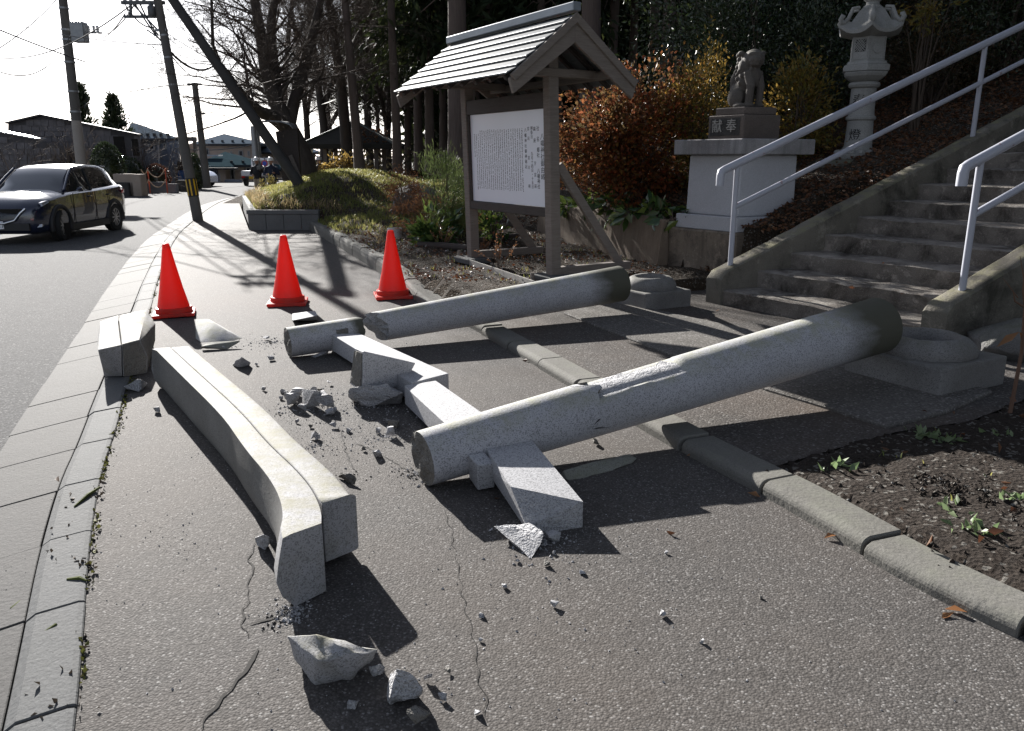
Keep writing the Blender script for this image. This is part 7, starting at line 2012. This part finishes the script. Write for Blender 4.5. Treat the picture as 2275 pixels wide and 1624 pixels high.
# ================================================================== people
M_CLOTH = plain('dark_jacket', (.012, .013, .016), .85, var=.3)
M_NAVYC = plain('navy_jacket', (.014, .022, .05), .8, var=.3)
M_PANTS = plain('khaki_trousers', (.30, .25, .19), .9, var=.2)
M_PANTD = plain('dark_trousers', (.02, .02, .024), .9)
M_SKIN = plain('skin', (.42, .25, .18), .6, var=.08)
M_HELM = plain('white_helmet', (.75, .76, .77), .3, var=.03)
def person(label, px, Y, zg, jacket, pants, hold=None, s=.87, yaw=0.0, shoes=M_CRACK, seen=True):
    b = D(px, 420, Y); b.z = zg
    t = thing('person', label, 'person', b)
    f = Vector((math.sin(yaw), -math.cos(yaw), 0))
    # joints, facing +y in the local frame
    ar = .33 if hold == 'camera' else .24
    hl, hr = Vector((-.12, .30, 1.18)), Vector((.10, .28, 1.12))
    if hold == 'camera': hl, hr = Vector((-.22, .30, 1.32)), Vector((.08, .25, 1.05))
    blobs = [((0, 0, 1.18), (.19, .12, .25)), ((0, .0, .98), (.165, .115, .14)), ((0, -.01, 1.34), (.21, .11, .12))]
    tubes = [([(0, 0, 1.36), (0, .01, 1.5)], [.065, .055])]
    for sx, hh in ((-1, hl), (1, hr)):
        el = Vector((sx * .30, .02, 1.10)) if hold != 'camera' or sx > 0 else Vector((-.34, .08, 1.12))
        tubes.append(([(sx * .18, 0, 1.39), tuple(el), tuple(hh)], [.072, .055, .042]))
    bodyo = sculpt('body', blobs + [(tuple(hl), .047), (tuple(hr), .047)] + [((sx * .1, .0, .88), (.1, .1, .12)) for sx in (-1, 1)], tubes + [([(sx * .09, 0, .9), (sx * .1, .015, .48), (sx * .11, -.01, .08)], [.095, .07, .055]) for sx in (-1, 1)] + [([(sx * .11, -.04, .05), (sx * .12, .15, .04)], [.055, .045]) for sx in (-1, 1)], jacket, b, f, vox=.028, scale=s, parent=t)
    me = bodyo.data; me.materials.append(pants); me.materials.append(M_SKIN); me.materials.append(shoes)
    fr = f; rr = f.cross(Vector((0, 0, 1)))
    for p in me.polygons:
        c = p.center / s; lz = c.z; ly = c.dot(fr); lx = c.dot(rr)
        if lz < .09: p.material_index = 3
        elif lz < .90: p.material_index = 1
        elif min((Vector((lx, ly, lz)) - hl).length, (Vector((lx, ly, lz)) - hr).length) < .075: p.material_index = 2
    head = sculpt('head', [((0, .01, 1.60), (.078, .092, .115)), ((0, .105, 1.585), (.014, .02, .022)), ((-.08, .01, 1.595), (.012, .02, .03)), ((.08, .01, 1.595), (.012, .02, .03)), ((0, .07, 1.535), (.045, .03, .03))], [([(0, 0, 1.45), (0, .005, 1.55)], [.052, .05])], M_SKIN, b, f, vox=.012, scale=s, parent=t)
    M3 = Matrix((f.cross(Vector((0, 0, 1))), f, Vector((0, 0, 1)))).transposed()
    tr = lambda v: M3 @ (Vector(v) * s) + b
    mb = MB()
    for sx in (-1, 1): mb.box(tr((sx * .032, .098, 1.615)), (.03 * s, .03 * s, .014 * s))
    mb.box(tr((0, .098, 1.545)), (.05 * s, .02 * s, .008 * s)); mb.obj('face_marks', M_CRACK, t)
    mb = MB(); prof = [(.135, 1.635), (.138, 1.645), (.112, 1.65), (.112, 1.69), (.10, 1.735), (.07, 1.768), (.02, 1.782)]
    mb.lathe([(r_ * s, b.z + zz * s) for r_, zz in prof], 22, (b.x + f.x * .012, b.y + f.y * .012, 0)); mb.obj('helmet', M_HELM, t, smooth=.8)
    mb = MB(); mb.tube([tr((-.085, .0, 1.64)), tr((-.05, .06, 1.5)), tr((0, .075, 1.485)), tr((.05, .06, 1.5)), tr((.085, .0, 1.64))], .006, 5); mb.obj('chin_strap', M_TRIMD, t)
    return t, tr, f
t, tr, f = person('helmeted cameraman in black jacket and khaki trousers holding a video camera at his chest', 575, 29.5, -.03, M_CLOTH, M_PANTS, 'camera', yaw=-.15)
cam_t = thing('video_camera', 'black shoulder video camera held by the helmeted cameraman', 'video camera', tr((-.3, .33, 1.3)))
mb = MB(); mb.bar(tr((-.14, .22, 1.34)), tr((-.42, .42, 1.36)), .12, .15); mb.obj('camera_body', M_CLAD, cam_t, bevel=.02)
mb = MB(); mb.tube([tr((-.42, .42, 1.36)), tr((-.56, .52, 1.355)), tr((-.6, .55, 1.355))], [.05, .06, .07], 12); mb.obj('lens', M_TRIMD, cam_t, smooth=.8)
mb = MB(); mb.bar(tr((-.2, .27, 1.45)), tr((-.4, .4, 1.47)), .03, .03); mb.bar(tr((-.2, .27, 1.38)), tr((-.2, .27, 1.46)), .025, .025); mb.obj('handle', M_CLAD, cam_t)
mb = MB(); mb.tube([tr((-.3, .3, 1.42)), tr((-.46, .4, 1.43))], .022, 8); mb.obj('microphone', M_STEEL, cam_t, smooth=.8)
t, tr, f = person('helmeted person in a navy jacket checking a phone beside the cameraman', 606, 28.5, -.03, M_NAVYC, M_PANTD, 'phone', yaw=.1)
mb = MB(); mb.bar(tr((-.12, .34, 1.20)), tr((-.10, .35, 1.30)), .07, .012); tag(mb.obj('phone', M_TRIMD, loc=tr((-.12, .34, 1.2))), 'small dark phone in the hand of the person in the navy jacket', 'phone')
person('helmeted person in dark clothes half hidden behind the leaning tree trunk', 662, 28.0, .0, M_CLOTH, M_PANTD, None, yaw=.0)
person('helmeted person in a dark jacket standing behind the mound near the pavilion', 713, 28.0, .0, M_CLOTH, M_PANTD, None, yaw=-.5)
bush('shrub', 'small brown shrub between the two helmeted people', 'bush', Vector((D(592, 400, 27).x, 27, -.02)), (.28, .25, .5), leafmat('olive_leaf', [(.14, .10, .03), (.2, .13, .04), (.09, .09, .03)], .4, .5), 700, .08, 20)
# bits on the pavement
q = G(892 / 1.0, 650); 
mb = MB(); a = G(872, 530, .2); zz = th(a.x, a.y); mb.lathe([(.12, zz), (.125, zz + .17), (.115, zz + .175), (.11, zz + .04)], 18, (a.x, a.y + .25, 0)); tag(mb.obj('plant_pot', plain('white_pot', (.5, .5, .5), .6), loc=(a.x, a.y + .25, zz), smooth=.7), 'pale round pot behind the top of the far cone', 'pot')
a = G(877, 507); mb = MB(); mb.box((a.x * 0 + G(880 / 1.3187 * 1.0, 510).x, G(668, 509).y, .012), (.3, .12, .02), rot=.2)
tag(mb.obj('paper_scrap', M_PLATE, loc=G(668, 509)), 'white scrap of paper on the asphalt at the planter wall', 'paper')
